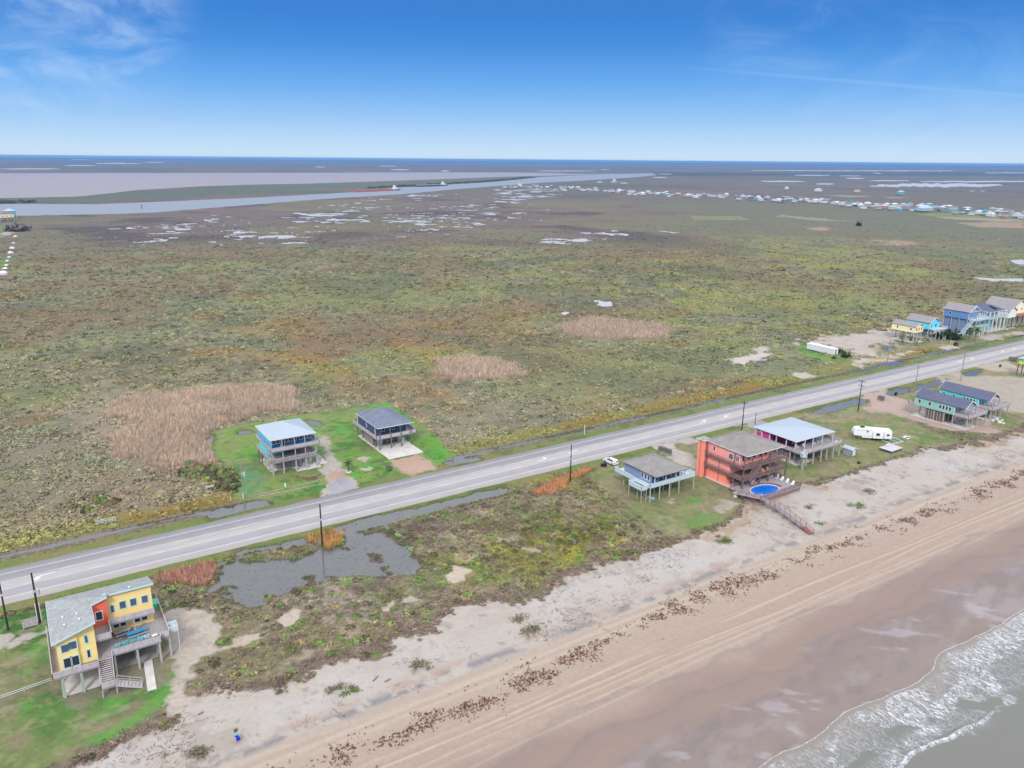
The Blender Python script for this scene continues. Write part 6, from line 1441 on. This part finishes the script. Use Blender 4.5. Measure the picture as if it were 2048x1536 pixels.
x, y = at(1811, 876); o = MB().bar((-1.2, 0, .3), (.5, .2, .5), .5, .3).bar((.4, .2, .5), (1.8, -.5, .25), .35, .2).bar((-.8, -.8, .12), (.6, -.9, .12), .4, .15).build('broken_white_boards', M_WHITE, None, (x, y, 0)); tag(o, 'heap of broken white boards on the grass right of the travel trailer', 'debris')
x, y = at(1717, 927); o = MB().cyl(0, 0, 0, .7, .35, .3).bar((.3, 0, .1), (1.4, -.2, .1), .1).build('overturned_bin', M_BLACK, None, (x, y, 0)); tag(o, 'dark bin with a stick beside it on the lawn below the shed', 'bin')
# stones / rubble by the twin houses
def rock(x, y, s, lab, g=None, m=None):
    r = random.Random(int(x * 10)); b = MB(); n = 7; vs = []
    for k, (zz, rr) in enumerate(((0, 1), (.45, .9), (.75, .5))):
        for i in range(n): a = 2 * math.pi * i / n; q = rr * r.uniform(.75, 1.15) * s; vs.append((q * math.cos(a), q * .7 * math.sin(a), zz * s * r.uniform(.8, 1.1)))
    fs = [(k * n + i, k * n + (i + 1) % n, (k + 1) * n + (i + 1) % n, (k + 1) * n + i) for k in range(2) for i in range(n)] + [tuple(range(2 * n, 3 * n))]
    b.add(vs, fs); o = b.build('rubble_stone', m or M_CONC, None, (x, y, 0)); tag(o, lab, 'stone', g); return o
for i, (u, v, s, lab) in enumerate(((1985, 842, .8, 'leftmost pale rubble block by the turquoise house'), (1993, 839, 1.0, 'upper pale rubble block of the heap right of the turquoise house'), (1998, 846, 1.1, 'largest pale rubble block at the front of the heap'), (2006, 848, .9, 'pale rubble block at the right front of the heap'), (2004, 841, .7, 'small pale rubble block at the back right of the heap'))):
    rock(*at(u, v), s, lab, 'rubble beside the turquoise house')

# ================================================================ car
car = empty('parked_car', (140.6, 163.9, 0), math.radians(3), 'white sport utility car parked on the grass beside the small blue house, facing the road', 'car')
M_CAR = mat('white_car_paint', (.78, .79, .82), .22, .02, 1, spec=.6)
low = [(-2.35, .35), (2.3, .35), (2.38, .7), (2.25, .95), (1.35, 1.08), (-2.3, 1.1), (-2.4, .8)]
cab = [(-2.25, 1.08), (1.3, 1.06), (.55, 1.62), (-.2, 1.7), (-1.7, 1.66), (-2.15, 1.45)]
b = MB(); b.v = []; 
def sidex(b, prof, x0, x1): return b.sideprism(prof, x0, x1, 'x')
sidex(b, low, -.93, .93); b.add([(s * w, yy, zz) for (s, w) in ((-1, .78), (1, .78)) for yy, zz in cab], [tuple(range(6)), tuple(range(6, 12))[::-1]] + [(i, 6 + i, 6 + (i + 1) % 6, (i + 1) % 6) for i in range(6)])
b.build('body', M_CAR, car)
g = MB(); win = [(-1.95, 1.14), (1.0, 1.12), (.5, 1.52), (-.2, 1.58), (-1.6, 1.54)]
for s in (-1, 1): sidex(g, win, s * .785 - .01, s * .785 + .01)
g.build('side_windows', M_GLASS, car); MB().bar((0, 1.22, 1.14), (0, .62, 1.58), 1.35, .02).build('windscreen', M_GLASS, car); MB().bar((0, -2.245, 1.16), (0, -2.17, 1.46), 1.3, .04).build('rear_window', M_GLASS, car)
for s in (-1, 1):
    for yy in (-1.5, 1.45):
        w = MB().tube((s * .74, yy, .36), (s * .95, yy, .36), .36, n=18).build('wheel', M_RUB, car); MB().tube((s * .95, yy, .36), (s * .965, yy, .36), .22, n=14).build('rim', mat('dark_alloy', (.12, .12, .13), .4, .1, 2), w)
    MB().box(s * .5, s * .9, 2.28, 2.37, .72, .88).build('headlight', mat('lamp_lens', (.6, .62, .65), .1, .02, 1), car); MB().box(s * .62, s * .92, -2.42, -2.33, .85, 1.05).build('tail_light', mat('red_lens', (.4, .02, .02), .3, .02, 1), car)
    MB().bar((s * .7, -1.5, 1.72), (s * .7, .2, 1.74), .05).build('roof_rail', M_BLACK, car)
# ---------------------------------------------------------------- bins and trash racks
def wbin(x, y, lab, g=None, rz=0):
    r = empty('wheeled_bin', (x, y, 0), rz, lab, 'bin', g); b = MB(); b.add([(-.25, -.28, .08), (.25, -.28, .08), (.25, .28, .08), (-.25, .28, .08), (-.3, -.36, 1.0), (.3, -.36, 1.0), (.3, .36, 1.0), (-.3, .36, 1.0)], [(0,3,2,1),(4,5,6,7),(0,1,5,4),(1,2,6,5),(2,3,7,6),(3,0,4,7)])
    b.build('body', M_BLACK, r); MB().box(-.33, .33, -.4, .42, 1.0, 1.07).build('lid', M_BLACK, r)
    for s in (-1, 1): MB().tube((s * .2, .3, .1), (s * .28, .3, .1), .1).build('wheel', M_RUB, r)
wbin(136.6, 162.9, 'left black wheeled bin next to the white car', 'bins by the white car'); wbin(137.6, 162.7, 'right black wheeled bin next to the white car', 'bins by the white car', .3)
wbin(277.7, 160.9, 'black wheeled bin by the ditch in front of the mint house driveway'); wbin(278.7, 161.2, 'second black wheeled bin right beside the one at the mint house ditch', None, .4)
x, y = at(2000, 734); wbin(x, y, 'black wheeled bin by the small pond near the right edge'); 
def rack(x, y, w, d, rz, lab, m=M_PILED, z=.6):
    r = empty('bin_rack', (x, y, 0), rz, lab, 'rack'); b = MB()
    for i in range(4): b.box(-w/2, w/2, -d/2, -d/2 + .04, z + i * .3, z + .22 + i * .3).box(-w/2, w/2, d/2 - .04, d/2, z + i * .3, z + .22 + i * .3)
    b.build('slat_sides', m, r); MB().box(-w/2, w/2, -d/2 + .05, d/2 - .05, z - .06, z).build('floor', m, r)
    for sx in (-1, 1):
        for sy in (-1, 1): post(r, sx * (w/2 - .05), sy * (d/2 - .08), 0, z + 1.15, .05, m, name='leg')
    return r
rack(159.7, 161.5, 4.6, 1.0, 1.72, 'dark slatted wooden bin rack on posts by the driveway of the coral house', z=.7)
rack(267.0, 160.0, 2.2, 1.2, 1.57, 'dark slatted bin rack at the mouth of the mint house driveway'); x, y = at(2025, 722); rack(x, y, 3, 1.5, 1.6, 'dark slatted bin rack beside the road near the right edge')
rk = rack(-5.5, 157.0, 2.4, 1.2, .1, 'grey slatted bin rack holding black bags by the yellow house driveway', M_WOOD, .35)
for i in range(3): o = MB().cyl(0, 0, 0, .5, .34, .22, 9).cyl(0, 0, .5, .62, .1, .14, 9).build('bin_bag', M_BLACK, None, (-6.2 + i * .7, 156.95 + .07 * i, .36)); tag(o, ['left', 'middle', 'right'][i] + ' black rubbish bag in the grey rack by the yellow house', 'bag', 'rubbish bags in the rack')
x, y = at(779, 941); rack(x, y, 1.6, 1.0, .4, 'small dark bin rack at the corner of the navy house driveway', z=.3)

# ---------------------------------------------------------------- utility poles
M_POLE = mat('dark_creosote_pole', P_(62, 52, 50), .9, .2, 1.5, stretch=(1, 1, .2)); M_POLEG = mat('grey_utility_pole', P_(150, 144, 136), .9, .15, 1.5, stretch=(1, 1, .2)); M_INS = mat('insulator_grey', P_(190, 192, 198), .4, .05, 2)
def pole(x, y, hgt, lab, m=None, arms=0, can=False, r=.2, g='utility poles along the road', pipes=False, lean=0.):
    o = empty('utility_pole', (x, y, 0), 0, lab, 'pole', g)
    MB().tube((0, 0, -.5), (lean, 0, hgt), r, r * .62, 10).build('shaft', m or M_POLE, o)
    for i in range(arms):
        z = hgt - .5 - i * 1.6; MB().box(-.06, .06, -1.3, 1.3, z - .08, z + .08).build('cross_arm', m or M_POLE, o)
        for s in (-1.15, 0, 1.15): MB().cyl(0, s, z + .08, z + .32, .06, .05, 8).build('insulator', M_INS, o)
    if not arms:
        for z in (hgt - .3, hgt - 1.5, hgt - 2.6): MB().tube((.1, 0, z), (.34, 0, z), .05).build('insulator', M_INS, o)
    MB().box(-r * 1.05, r * 1.05, -r * .9 - .02, -r * .7, hgt * .62, hgt * .66).build('pole_tag', M_INS, o)
    if can: MB().cyl(.55, -.1, hgt - 4.6, hgt - 3.5, .3, .3, 12).cyl(.55, -.1, hgt - 3.5, hgt - 3.35, .2, .1, 12).build('transformer', M_INS, o)
    if pipes:
        for s in (-1, 1): MB().tube((s * .32, -.05, 0), (s * .32, -.05, 4.2), .07).build('conduit', M_WHITE, o)
    return o
pole(-9.0, 157.9, 11.5, 'tall dark utility pole at the very left edge, before the road'); pole(-3.9, 157.6, 10.5, 'dark utility pole with a grey transformer and two white conduits by the yellow house', can=True, pipes=True, r=.24)
pole(51.8, 158.8, 10.5, 'dark utility pole standing in the orange cattails beside the pond', r=.22); pole(122.0, 158.7, 11.0, 'dark utility pole by the orange cattails short of the white car', r=.2)
pole(194.0, 162.0, 10.8, 'dark utility pole behind the coral house roof', arms=1); pole(248, 156.5, 11.5, 'dark utility pole by the ditch right of the magenta house', arms=2); pole(287.9, 159.4, 11, 'pale based utility pole in front of the turquoise house', M_POLEG, arms=1); pole(320, 159.1, 13, 'tall grey utility pole with cross arms near the sandy lot', M_POLEG, arms=2)
pole(43.8, 195.3, 10.5, 'grey utility pole with a transformer on the sky blue house lawn', M_POLEG, arms=1, can=True); pole(105.4, 195.2, 8.5, 'pale grey utility pole inland of the road beyond the navy house', M_POLEG); pole(325.2, 194.4, 10, 'pale grey utility pole inland of the road before the yellow stilt house', M_POLEG)
pole(204.5, 169.0 - 3.5, 4.5, 'short dark post by the driveway behind the magenta house', M_POLE, g=None, r=.12)
def wire(p, q, sag, lab, r=.022):
    b = MB(); n = 12; p = Vector(p); q = Vector(q); pts = [p.lerp(q, i / n) - Vector((0, 0, sag * 4 * (i / n) * (1 - i / n))) for i in range(n + 1)]
    for a, c in zip(pts[:-1], pts[1:]): b.tube(a, c, r, n=5)
    c0 = p.copy(); b.v = [(v[0] - c0.x, v[1] - c0.y, v[2] - c0.z) for v in b.v]
    o = b.build('power_line', mat('cable', (.25, .25, .26), .6, .05, 1), None, tuple(c0)); tag(o, lab, 'cable', 'cables over the lots')
wire((43.8, 195.9, 10.2), (105.4, 195.6, 8.2), 1.2, 'upper cable from the lawn pole to the pale pole beyond the navy house'); wire((43.8, 194.2, 9.6), (105.4, 195, 7.6), 1.4, 'lower cable from the lawn pole to the pale pole beyond the navy house')
wire((43.8, 195.9, 10.2), (-20, 196, 10), 1.4, 'cable from the lawn pole running left over the marsh scrub')
wire((51.8, 158.8, 10.3), (122.0, 158.7, 10.8), 1.3, 'cable slung over the strip between the pond pole and the next dark pole'); wire((122.0, 158.7, 10.8), (194.0, 162.0, 10.5), 1.3, 'cable passing over the small blue house towards the coral house'); wire((194, 162, 10.5), (248, 156.5, 11.3), 1.0, 'cable between the poles behind the magenta house'); wire((-3.9, 157.6, 10.2), (51.8, 158.8, 10.3), 1.2, 'cable from the transformer pole over the pond')
# posts, meters, low fences
x, y = at(571, 980); r = empty('meter_post', (x, y, 0), 0, 'white meter box on a short dark post in the lawn', 'post'); MB().box(-.05, .05, -.05, .05, 0, 1).build('post', M_PILED, r); MB().box(-.18, .18, -.12, .12, .9, 1.9).build('meter_box', M_WHITE, r)
for u, v, hh, lab in ((487, 998, 1.5, 'white bollard at the foot of the lawn pole'), (462, 1002, 1.0, 'short white bollard left of the lawn pole'), (1169, 869, 3.0, 'thin white marker post by the inland ditch'), (1884, 699, 2.0, 'white post on the verge near the pale yellow house'), (1905, 692, 2.4, 'white gate post before the cyan house'), (1901, 690, 2.2, 'left white gate post before the cyan house')):
    x, y = at(u, v); r = empty('marker_post', (x, y, 0), 0, lab, 'post'); MB().cyl(0, 0, 0, hh, .09, .09, 8).build('post', M_WHITE, r); MB().cyl(0, 0, hh, hh + .12, .14, .1, 8).build('cap', M_WHITE, r)
b = MB(); P4 = [at(518, 994), at(517, 989), at(636, 962), at(637, 957)]; P5 = [at(518, 994), at(645, 969), at(638, 958)]
for PP in (P4, P5):
    for p, q in zip(PP[:-1], PP[1:]): b.bar((*p, .14), (*q, .14), .08, .12)
cx, cy = P4[0]; b.v = [(v[0] - cx, v[1] - cy, v[2]) for v in b.v]; o = b.build('timber_border', M_WOOD, None, (cx, cy, 0)); tag(o, 'long low white timber border laid on the lawn before the sky blue house', 'border')
x0, y0 = at(193, 1050); x1, y1 = at(232, 1043); r = empty('rail_fence', (x0, y0, 0), math.atan2(y1 - y0, x1 - x0), 'short weathered white rail fence in the scrub beside the road', 'fence'); Lf = math.hypot(x1 - x0, y1 - y0)
for i in range(4): post(r, Lf * i / 3, 0, 0, 1.3, .06, M_WHITE2)
for z in (.35, .75, 1.15): MB().box(0, Lf, -.03, .03, z - .06, z + .06).build('rail', M_WHITE2, r)
x, y = at(421, 980); r = empty('small_sign', (x, y, 0), .1, 'small blank white board on two posts in the thicket', 'sign'); MB().box(-1.1, 1.1, -.03, .03, .9, 1.3).build('board', M_WHITE2, r); post(r, -.9, 0, 0, .9, .05, M_WOOD); post(r, .9, 0, 0, .9, .05, M_WOOD)
# pole fence running left of the yellow house
r = empty('pipe_rail', (-3.2, 136.2, 0), 0, 'long thin pale double rail running left from the yellow house', 'rail'); MB().tube((0, 0, .9), (-22, -2.6, .9), .05).tube((0, 0, .55), (-22, -2.6, .55), .05).build('rails', M_WHITE2, r)
for i in range(6): post(r, -i * 4, -i * .47, 0, .9, .05, M_WOOD)
# beach sign with blue barrel
r = empty('litter_barrel_stand', (*at(476, 1484), -.05), .1, 'blue barrel on a pale stand with a small green sign above it on the sand', 'barrel')
MB().tube((0, -.35, .75), (0, .45, .85), .3, .3, 14).build('barrel', mat('blue_barrel', (.01, .03, .45), .4, .05, 2), r)
for s in (-1, 1): post(r, s * .34, -.1, 0, 1.1, .05, M_WOOD, name='leg')
MB().box(-.3, .3, .5, .54, 1.5, 2.1).build('sign_board', mat('dark_green_sign', P_(88, 104, 92), .7, .05, 2), r); post(r, 0, .56, 0, 2.0, .04, M_WOOD)
MB().box(-.32, .32, .1, .45, 1.15, 1.2).build('shelf', mat('teal_shelf', P_(90, 170, 180), .7, .05, 2), r)

# ================================================================ palms, bushes, beach shrubs
M_TRUNK = mat('palm_trunk', P_(128, 112, 98), .95, .25, 3, stretch=(1, 1, 4)); M_FROND = mat('palm_frond', P_(78, 100, 60, .9), .8, .2, 2)
def palm(x, y, h, R_, lab, g=None, seed=1, ring=False):
    rr = random.Random(seed); o = empty('palm_tree', (x, y, 0), 0, lab, 'palm', g)
    MB().tube((0, 0, 0), (.1, 0, h * .5), .26, .2, 9).tube((.1, 0, h * .5), (.15, .05, h), .2, .18, 9).build('trunk', M_TRUNK, o)
    b = MB()
    for i in range(26):
        a = rr.uniform(0, 2 * math.pi); e = rr.uniform(-.5, 1.1); L_ = R_ * rr.uniform(.8, 1.1); d = Vector((math.cos(a), math.sin(a), 0)); s = Vector((-d.y, d.x, 0)); p0 = Vector((.15, .05, h))
        pts = [p0 + d * L_ * t * math.cos(e * .8) + Vector((0, 0, L_ * (math.sin(e) * t - .55 * t * t))) for t in (0, .35, .7, 1)]; ws = (.08, .42, .34, .03)
        for sg in (-1, 1):
            vs = []
            for p, w in zip(pts, ws): vs += [p, p + s * sg * w * R_ * .35 - Vector((0, 0, w * .35))]
            b.add(vs, [(0, 1, 3, 2), (2, 3, 5, 4), (4, 5, 7, 6)])
    b.build('crown', M_FROND, o)
    if ring: MB().cyl(0, 0, 0, .2, .9, .85, 12).build('planter_ring', M_CONC, o)
palm(*at(697, 944), 2.9, 1.7, 'single small palm on the lawn between the sky blue and navy houses', seed=3, ring=True)
palm(*at(1936, 683), 5.2, 3.0, 'left palm of the pair before the tall blue house', 'palms before the tall blue house', 4); palm(*at(1949, 681), 5.8, 3.2, 'right palm of the pair before the tall blue house', 'palms before the tall blue house', 5)
def leafy(name, lab, x, y, R_, h, cols, n=260, leaf=.3, cat='bush', z=0., trunk=True, squash=1.0, g=None, seed=1):
    r = np.random.default_rng(seed); o = empty(name, (x, y, z), 0, lab, cat, g)
    c = r.normal(0, 1, (9, 3)) * [.42, .42 * squash, .18]; ci = r.integers(0, 9, n); P = c[ci] + r.normal(0, .24, (n, 3)); P[:, 2] = np.abs(P[:, 2]) + .12
    P = P * [R_, R_ * 1, h] ; u = r.normal(0, 1, (n, 3)); u /= np.linalg.norm(u, axis=1)[:, None]; w = np.cross(u, r.normal(0, 1, (n, 3))); w /= np.linalg.norm(w, axis=1)[:, None]
    s = leaf * r.uniform(.6, 1.4, (n, 1)); V = np.stack([P - u * s - w * s * .5, P + u * s - w * s * .6, P + u * s * .8 + w * s * .6, P - u * s * .7 + w * s * .5], 1).reshape(-1, 3)
    C_ = np.repeat(pick(cols, n) * r.uniform(.8, 1.25, (n, 1)), 4, 0)
    f = npmesh('foliage', V, np.arange(4 * n).reshape(-1, 4), FOL, C_); f.parent = o
    if trunk:
        b = MB()
        for i in range(6): q = c[i] * [R_ * .8, R_ * .8, h]; b.tube((0, 0, -.1), (q[0], q[1], abs(q[2]) + h * .3), .07 * R_, .02 * R_, 6)
        b.build('stems', M_TRUNK, o)
    return o
DKG = [A(52, 66, 44), A(66, 80, 50), A(44, 56, 40)]
x, y = at(1903, 678); leafy('evergreen_bush', 'large very dark green bush between the cyan house and the tall blue house', x, y, 5.0, 5.0, DKG, 700, .55, seed=2)
x, y = at(1676, 706); leafy('evergreen_bush', 'dark rounded bush at the near end of the white container', x, y, 1.9, 2.6, DKG, 260, .3, seed=3); x, y = at(1688, 715); leafy('evergreen_bush', 'dark bush just right of the white container', x, y, 1.9, 2.4, DKG, 260, .3, seed=4); x, y = at(1668, 717); leafy('evergreen_bush', 'tiny dark bush in front of the white container', x, y, .9, 1.0, DKG, 90, .25, seed=5)
x, y = at(1912, 691); leafy('evergreen_bush', 'small dark brown bush beside the white gate posts', x, y, 1.5, 1.6, [A(84, 70, 60), A(70, 74, 52)], 120, .3, seed=6)
x, y = at(1716, 452); leafy('lone_tree', 'lone dark tree far out in the grey green marsh', x, y, 3.6, 7, DKG, 120, 1.2, 'tree', seed=7)
BT = [A(128, 116, 104), A(112, 104, 88), A(104, 118, 78), A(146, 134, 122)]; GR = [A(88, 120, 62), A(106, 138, 74), A(126, 116, 86)]
for u, v, R_, h, cols, n, lab, sd in ((1068, 1262, 2.4, 1.3, BT, 420, 'sprawling half dead beach shrub with green tips on the pale sand', 11), (1040, 1240, 2.0, .8, BT, 240, 'dark twiggy shrub at the upper left of the sprawling beach shrub', 12), (835, 1335, 2.0, 1.2, BT, 320, 'grey twiggy shrub with a green base on the middle of the beach', 13), (705, 1382, 1.5, .8, GR, 260, 'low leafy green shrub on the sand below the scrub', 14), (668, 1380, 1.6, .8, BT, 240, 'bare brown shrub left of the leafy green one', 15),
                                   (1452, 1084, 2.3, .9, GR, 420, 'dark green creeping shrub on the sand left of the boardwalk', 16), (1715, 1012, 2.4, .8, GR, 280, 'green creeping plants on the sand right of the boardwalk', 17), (1640, 1048, 1.6, .4, GR, 150, 'sparse pale green creeper near the foot of the boardwalk', 18), (395, 1508, 2.4, 1.0, BT, 360, 'greyish green shrub near the bottom edge left of the barrel', 19), (560, 1385, .9, .6, BT, 120, 'tiny brown shrub on the sand at the scrub edge', 20), (1740, 985, 2.2, .6, BT, 260, 'tangled grey driftwood shrub on the sand by the lawn', 21), (1620, 1015, 1.8, .5, BT, 200, 'low tangle of twigs beside the boardwalk rail', 22)):
    x, y = at(u, v, -.1); leafy('beach_shrub', lab, x, y, R_, h, cols, n, .13, 'shrub', z=-.1, squash=.6, seed=sd)
for i, (u, v, a, L_, lab) in enumerate(((752, 1358, .5, 1.6, 'dark driftwood log lying near the grey twiggy shrub'), (776, 1362, 0, 1.2, 'short driftwood log right of the longer dark one'), (402, 1428, .1, .9, 'small piece of driftwood on the white sand'), (1200, 1155, .3, 1.0, 'short stick of driftwood at the top of the beach'))):
    x, y = at(u, v); o = MB().tube((-L_/2, 0, .1), (L_/2, .1, .16), .11, .07, 8).tube((0, 0, .12), (.3, .35, .3), .05, .03, 6).build('driftwood_log', M_TRUNK, None, (x, y, 0), a); tag(o, lab, 'driftwood', 'driftwood on the upper beach')
# palms' neighbours: old tyre on the lawn beside the yellow house
x, y = at(333, 1176); b = MB(); n = 16
for i in range(n):
    a0, a1 = 2 * math.pi * i / n, 2 * math.pi * (i + 1) / n; b.bar((.4 * math.cos(a0), .4 * math.sin(a0), .12), (.4 * math.cos(a1), .4 * math.sin(a1), .12), .22, .22)
o = b.build('old_tyre', M_RUB, None, (x, y, 0)); tag(o, 'old dark tyre lying in the grass by the red cattails', 'tyre')

# ================================================================ barges and tugs on the channel
M_RUST = mat('rusty_red_hull', P_(176, 110, 104), .8, .1, .1); M_HULL = mat('dark_blue_hull', P_(64, 70, 92), .8, .1, .1)
def barge_tow(u0, v0, u1, v1, hm, lab_b, lab_t, n=3, tanks=False):
    a = Vector((*at(u0, v0), 0)); c = Vector((*at(u1, v1), 0)); d = (c - a); L_ = d.length; rz = math.atan2(d.y, d.x)
    for i in range(n):
        L1 = L_ * .86 / n; s = a + d * ((i + .5) * .86 / n); o = empty('river_barge', (s.x, s.y, -.1), rz, lab_b[i], 'barge')
        MB().prism([(-L1/2 + 1, -12), (L1/2 - 1, -12), (L1/2 - 1, 12), (-L1/2 + 1, 12)], -.5, 3.4).build('hull', hm, o); MB().box(-L1/2 + 6, L1/2 - 6, -9, 9, 3.4, 4.6).build('cargo_deck', hm if not tanks else M_PILED, o)
        for k in range(5): MB().cyl(-L1/2 + L1 * (k + .5) / 5, 0, 4.6, 6.4 if tanks else 5.2, 2.5, 2.5, 8).build('hatch', M_WHITE2 if tanks else hm, o)
    s = a + d * .94; o = empty('tug_boat', (s.x, s.y, -.1), rz, lab_t, 'tug')
    MB().prism([(-14, -6), (12, -6), (16, 0), (12, 6), (-14, 6)], -.5, 3).build('hull', M_HULL, o); MB().box(-10, 6, -4.5, 4.5, 3, 7.5).build('deckhouse', M_WHITE, o); MB().box(-8, -1, -3.5, 3.5, 7.5, 13.5).build('wheelhouse', M_WHITE, o); MB().box(-7.9, -.95, -3.55, 3.55, 11.2, 12.6).build('wheelhouse_windows', M_GLASS, o); MB().cyl(3, 0, 7.5, 10.5, 1, .9, 10).build('funnel', M_RUST, o); MB().cyl(-4, 0, 13.5, 18, .2, .1, 6).build('mast', M_WHITE, o)
barge_tow(702, 384.5, 797, 380.5, M_RUST, ['leading rusty red barge at the left end of the nearer tow', 'middle rusty red barge of the nearer tow', 'rusty red barge just ahead of the nearer tug'], 'white tug pushing the rusty red barges')
barge_tow(832, 373.5, 891, 371.5, M_HULL, ['leading dark barge of the farther tow by the spoil island', 'dark barge just ahead of the farther tug'], 'white tug pushing the dark barges by the spoil island', 2, True)
for u, v, hgt, col, lab in ((284, 418, 8, M_BLACK, 'thin dark lattice marker on the near bank of the channel'), (725, 405, 10, mat('faded_red_paint', P_(206, 150, 140), .7, .05, .3), 'faded red marker frame on the bank of the channel')):
    x, y = at(u, v); r = empty('channel_marker', (x, y, 0), 0, lab, 'marker'); b = MB(); w = .5 if u < 500 else 3
    for s in (-1, 1): b.bar((s * w, 0, 0), (s * w * .4, 0, hgt * .9), .4)
    b.build('legs', col, r); MB().bar((-w, 0, hgt * .5), (w, 0, hgt * .5), .4, 1.0).build('board', col, r)
# ================================================================ far village and lone houses
vr = random.Random(11)
vcol = [('white', (228, 230, 232)), ('pale blue', (176, 204, 224)), ('cream', (228, 220, 196)), ('grey', (168, 170, 176)), ('tan', (196, 172, 150)), ('pale green', (176, 206, 190)), ('turquoise', (90, 190, 200)), ('dusty pink', (208, 170, 164)), ('slate blue', (110, 128, 160))]
rcol = [('white', (226, 228, 234)), ('grey', (150, 152, 160)), ('dark grey', (92, 96, 108)), ('brown', (138, 120, 112)), ('silver blue', (180, 196, 214)), ('mauve', (150, 136, 148))]
for nme, c in vcol: mat('village_' + nme.replace(' ', '_') + '_wall', P_(*c), .9, .04, .3)
for nme, c in rcol: mat('village_' + nme.replace(' ', '_') + '_roof', P_(*c), .9, .04, .3)
def vhouse(x, y, w, l, zb, hh, wc, rc, rz, lab, g='houses of the far village', name='distant_house', pil=True):
    o = empty(name, (x, y, 0), rz, lab, 'house', g); mw = MATS['village_' + wc.replace(' ', '_') + '_wall']; mr_ = MATS['village_' + rc.replace(' ', '_') + '_roof']
    MB().box(-w/2, w/2, -l/2, l/2, zb, zb + hh).build('wall', mw, o)
    k = .5; b = MB(); z = zb + hh; rs = w * .22
    b.add([(-w/2-k, -l/2-k, z), (w/2+k, -l/2-k, z), (w/2+k, l/2+k, z), (-w/2-k, l/2+k, z), (0, -l*.22, z+rs), (0, l*.22, z+rs)], [(0,1,4),(1,2,5,4),(2,3,5),(3,0,4,5),(3,2,1,0)]); b.build('roof', mr_, o)
    b = MB()
    for px_ in (-w/2 + .4, 0, w/2 - .4):
        for py_ in (-l/2 + .4, l/2 - .4): b.box(px_-.25, px_+.25, py_-.25, py_+.25, 0, zb - .28)
    b.box(-w/2 - 2, w/2, -l/2, l/2, zb - .3, zb - .01); b.build('pilings', M_PILE, o)
    g_ = MB()
    for t in (-.3, 0, .3): g_.box(-w/2 - .03, -w/2, l*t-.6, l*t+.6, zb+1, zb+2.3); g_.box(w*t-.6, w*t+.6, -l/2-.03, -l/2, zb+1, zb+2.3)
    g_.build('windows', M_GLASSB, o)
    return o
line = [(1012, 374), (1060, 376), (1130, 380), (1200, 383), (1260, 388), (1330, 391), (1400, 394), (1450, 396), (1500, 400), (1560, 403), (1640, 406), (1700, 412), (1760, 417), (1830, 419), (1900, 424), (1960, 427), (2048, 436), (2110, 442)]
cand = []
for k in range(215):
    t = (k + .5) / 215; u = 1008 + 1090 * t + vr.uniform(-5, 5)
    for (a, b_), (c, d) in zip(line[:-1], line[1:]):
        if a <= u <= c: v = b_ + (d - b_) * (u - a) / (c - a)
    else:
        if u < 1012: v = 374
    if (1345 < u < 1368 or 1455 < u < 1470 or 1935 < u < 1950) and vr.random() < .8: continue
    v += vr.choice([-3.5, -1.5, 0, 1.5, 3.5]) * (.45 + .8 * (u - 1000) / 1000)
    cand.append((u, v))
cand.sort(); nc = len(cand)
words = lambda i: ['near the channel', 'left of the middle', 'in the middle', 'right of the middle', 'towards the right edge'][min(4, i * 5 // nc)]
def ordn(n): return str(n) + ('th' if 10 <= n % 100 <= 20 else {1: 'st', 2: 'nd', 3: 'rd'}.get(n % 10, 'th'))
for i, (u, v) in enumerate(cand):
    x, y = at(u, v); wc, rc = vr.choice(vcol)[0], vr.choice(rcol)[0]
    if vr.random() < .4: wc = 'white'
    vhouse(x, y, vr.uniform(6, 10), vr.uniform(7, 12), vr.choice([3, 3.5, 4, 1]), vr.uniform(3, 4.6), wc, rc, vr.uniform(-.3, .3) + vr.choice([0, math.pi / 2]), f'distant {wc} house with {rc} roof, {ordn(i + 1)} from left in far village')
x, y = at(1850, 424); vhouse(x, y, 26, 14, 3, 4, 'pale blue', 'silver blue', 0, 'large pale blue hall with a turquoise tower standing out in the far village', name='village_hall')
x, y = at(1857, 420); vhouse(x, y, 8, 8, 6, 5, 'turquoise', 'silver blue', 0, 'turquoise tower of the large pale blue village hall', name='village_tower')
for u, v, w, wc, rc, lab in ((1573, 381.5, 9, 'white', 'white', 'tiny lone white hut in the purple marsh left of the other lone houses'), (1636, 386, 16, 'white', 'silver blue', 'lone white stilt house in the marsh beyond the village'), (1714, 387, 13, 'cream', 'brown', 'lone cream house with a brown roof in the marsh'), (1801, 391, 15, 'turquoise', 'silver blue', 'lone turquoise stilt house in the marsh beyond the village'), (14, 442, 16, 'cream', 'brown', 'cream house beside the channel at the left edge'), (21, 436, 14, 'turquoise', 'silver blue', 'turquoise roofed house behind the cream one at the left edge'), (1228, 364, 9, 'white', 'white', 'tiny white cabin beyond the channel end')):
    x, y = at(u, v); vhouse(x, y, w, w * .9, 5, 5, wc, rc, .1, lab, g=None, name='lone_house')
# grey bush by the left edge houses, row of pale shell piles along the left boundary
x, y = at(40, 462); leafy('grey_bush', 'big bare grey bush by the cream house at the left edge', x, y, 14, 9, [A(120, 112, 112), A(104, 98, 96)], 300, 2.0, seed=31)
for i, (u, v, s) in enumerate(((31, 474, 2.2), (27, 487, 1.6), (24, 497, 2.4), (21, 507, 2.6), (18, 515, 1.5), (15, 523, 1.6), (13, 532, 1.8), (10, 539, 2.2), (6, 549, 3.4))):
    x, y = at(u, v); rock(x, y, s, ['farthest', 'second', 'third', 'fourth', 'fifth', 'sixth', 'seventh', 'eighth', 'nearest and largest'][i] + ' white pile in the line at the left edge, from the far end', 'white piles along the left edge', M_WHITE)
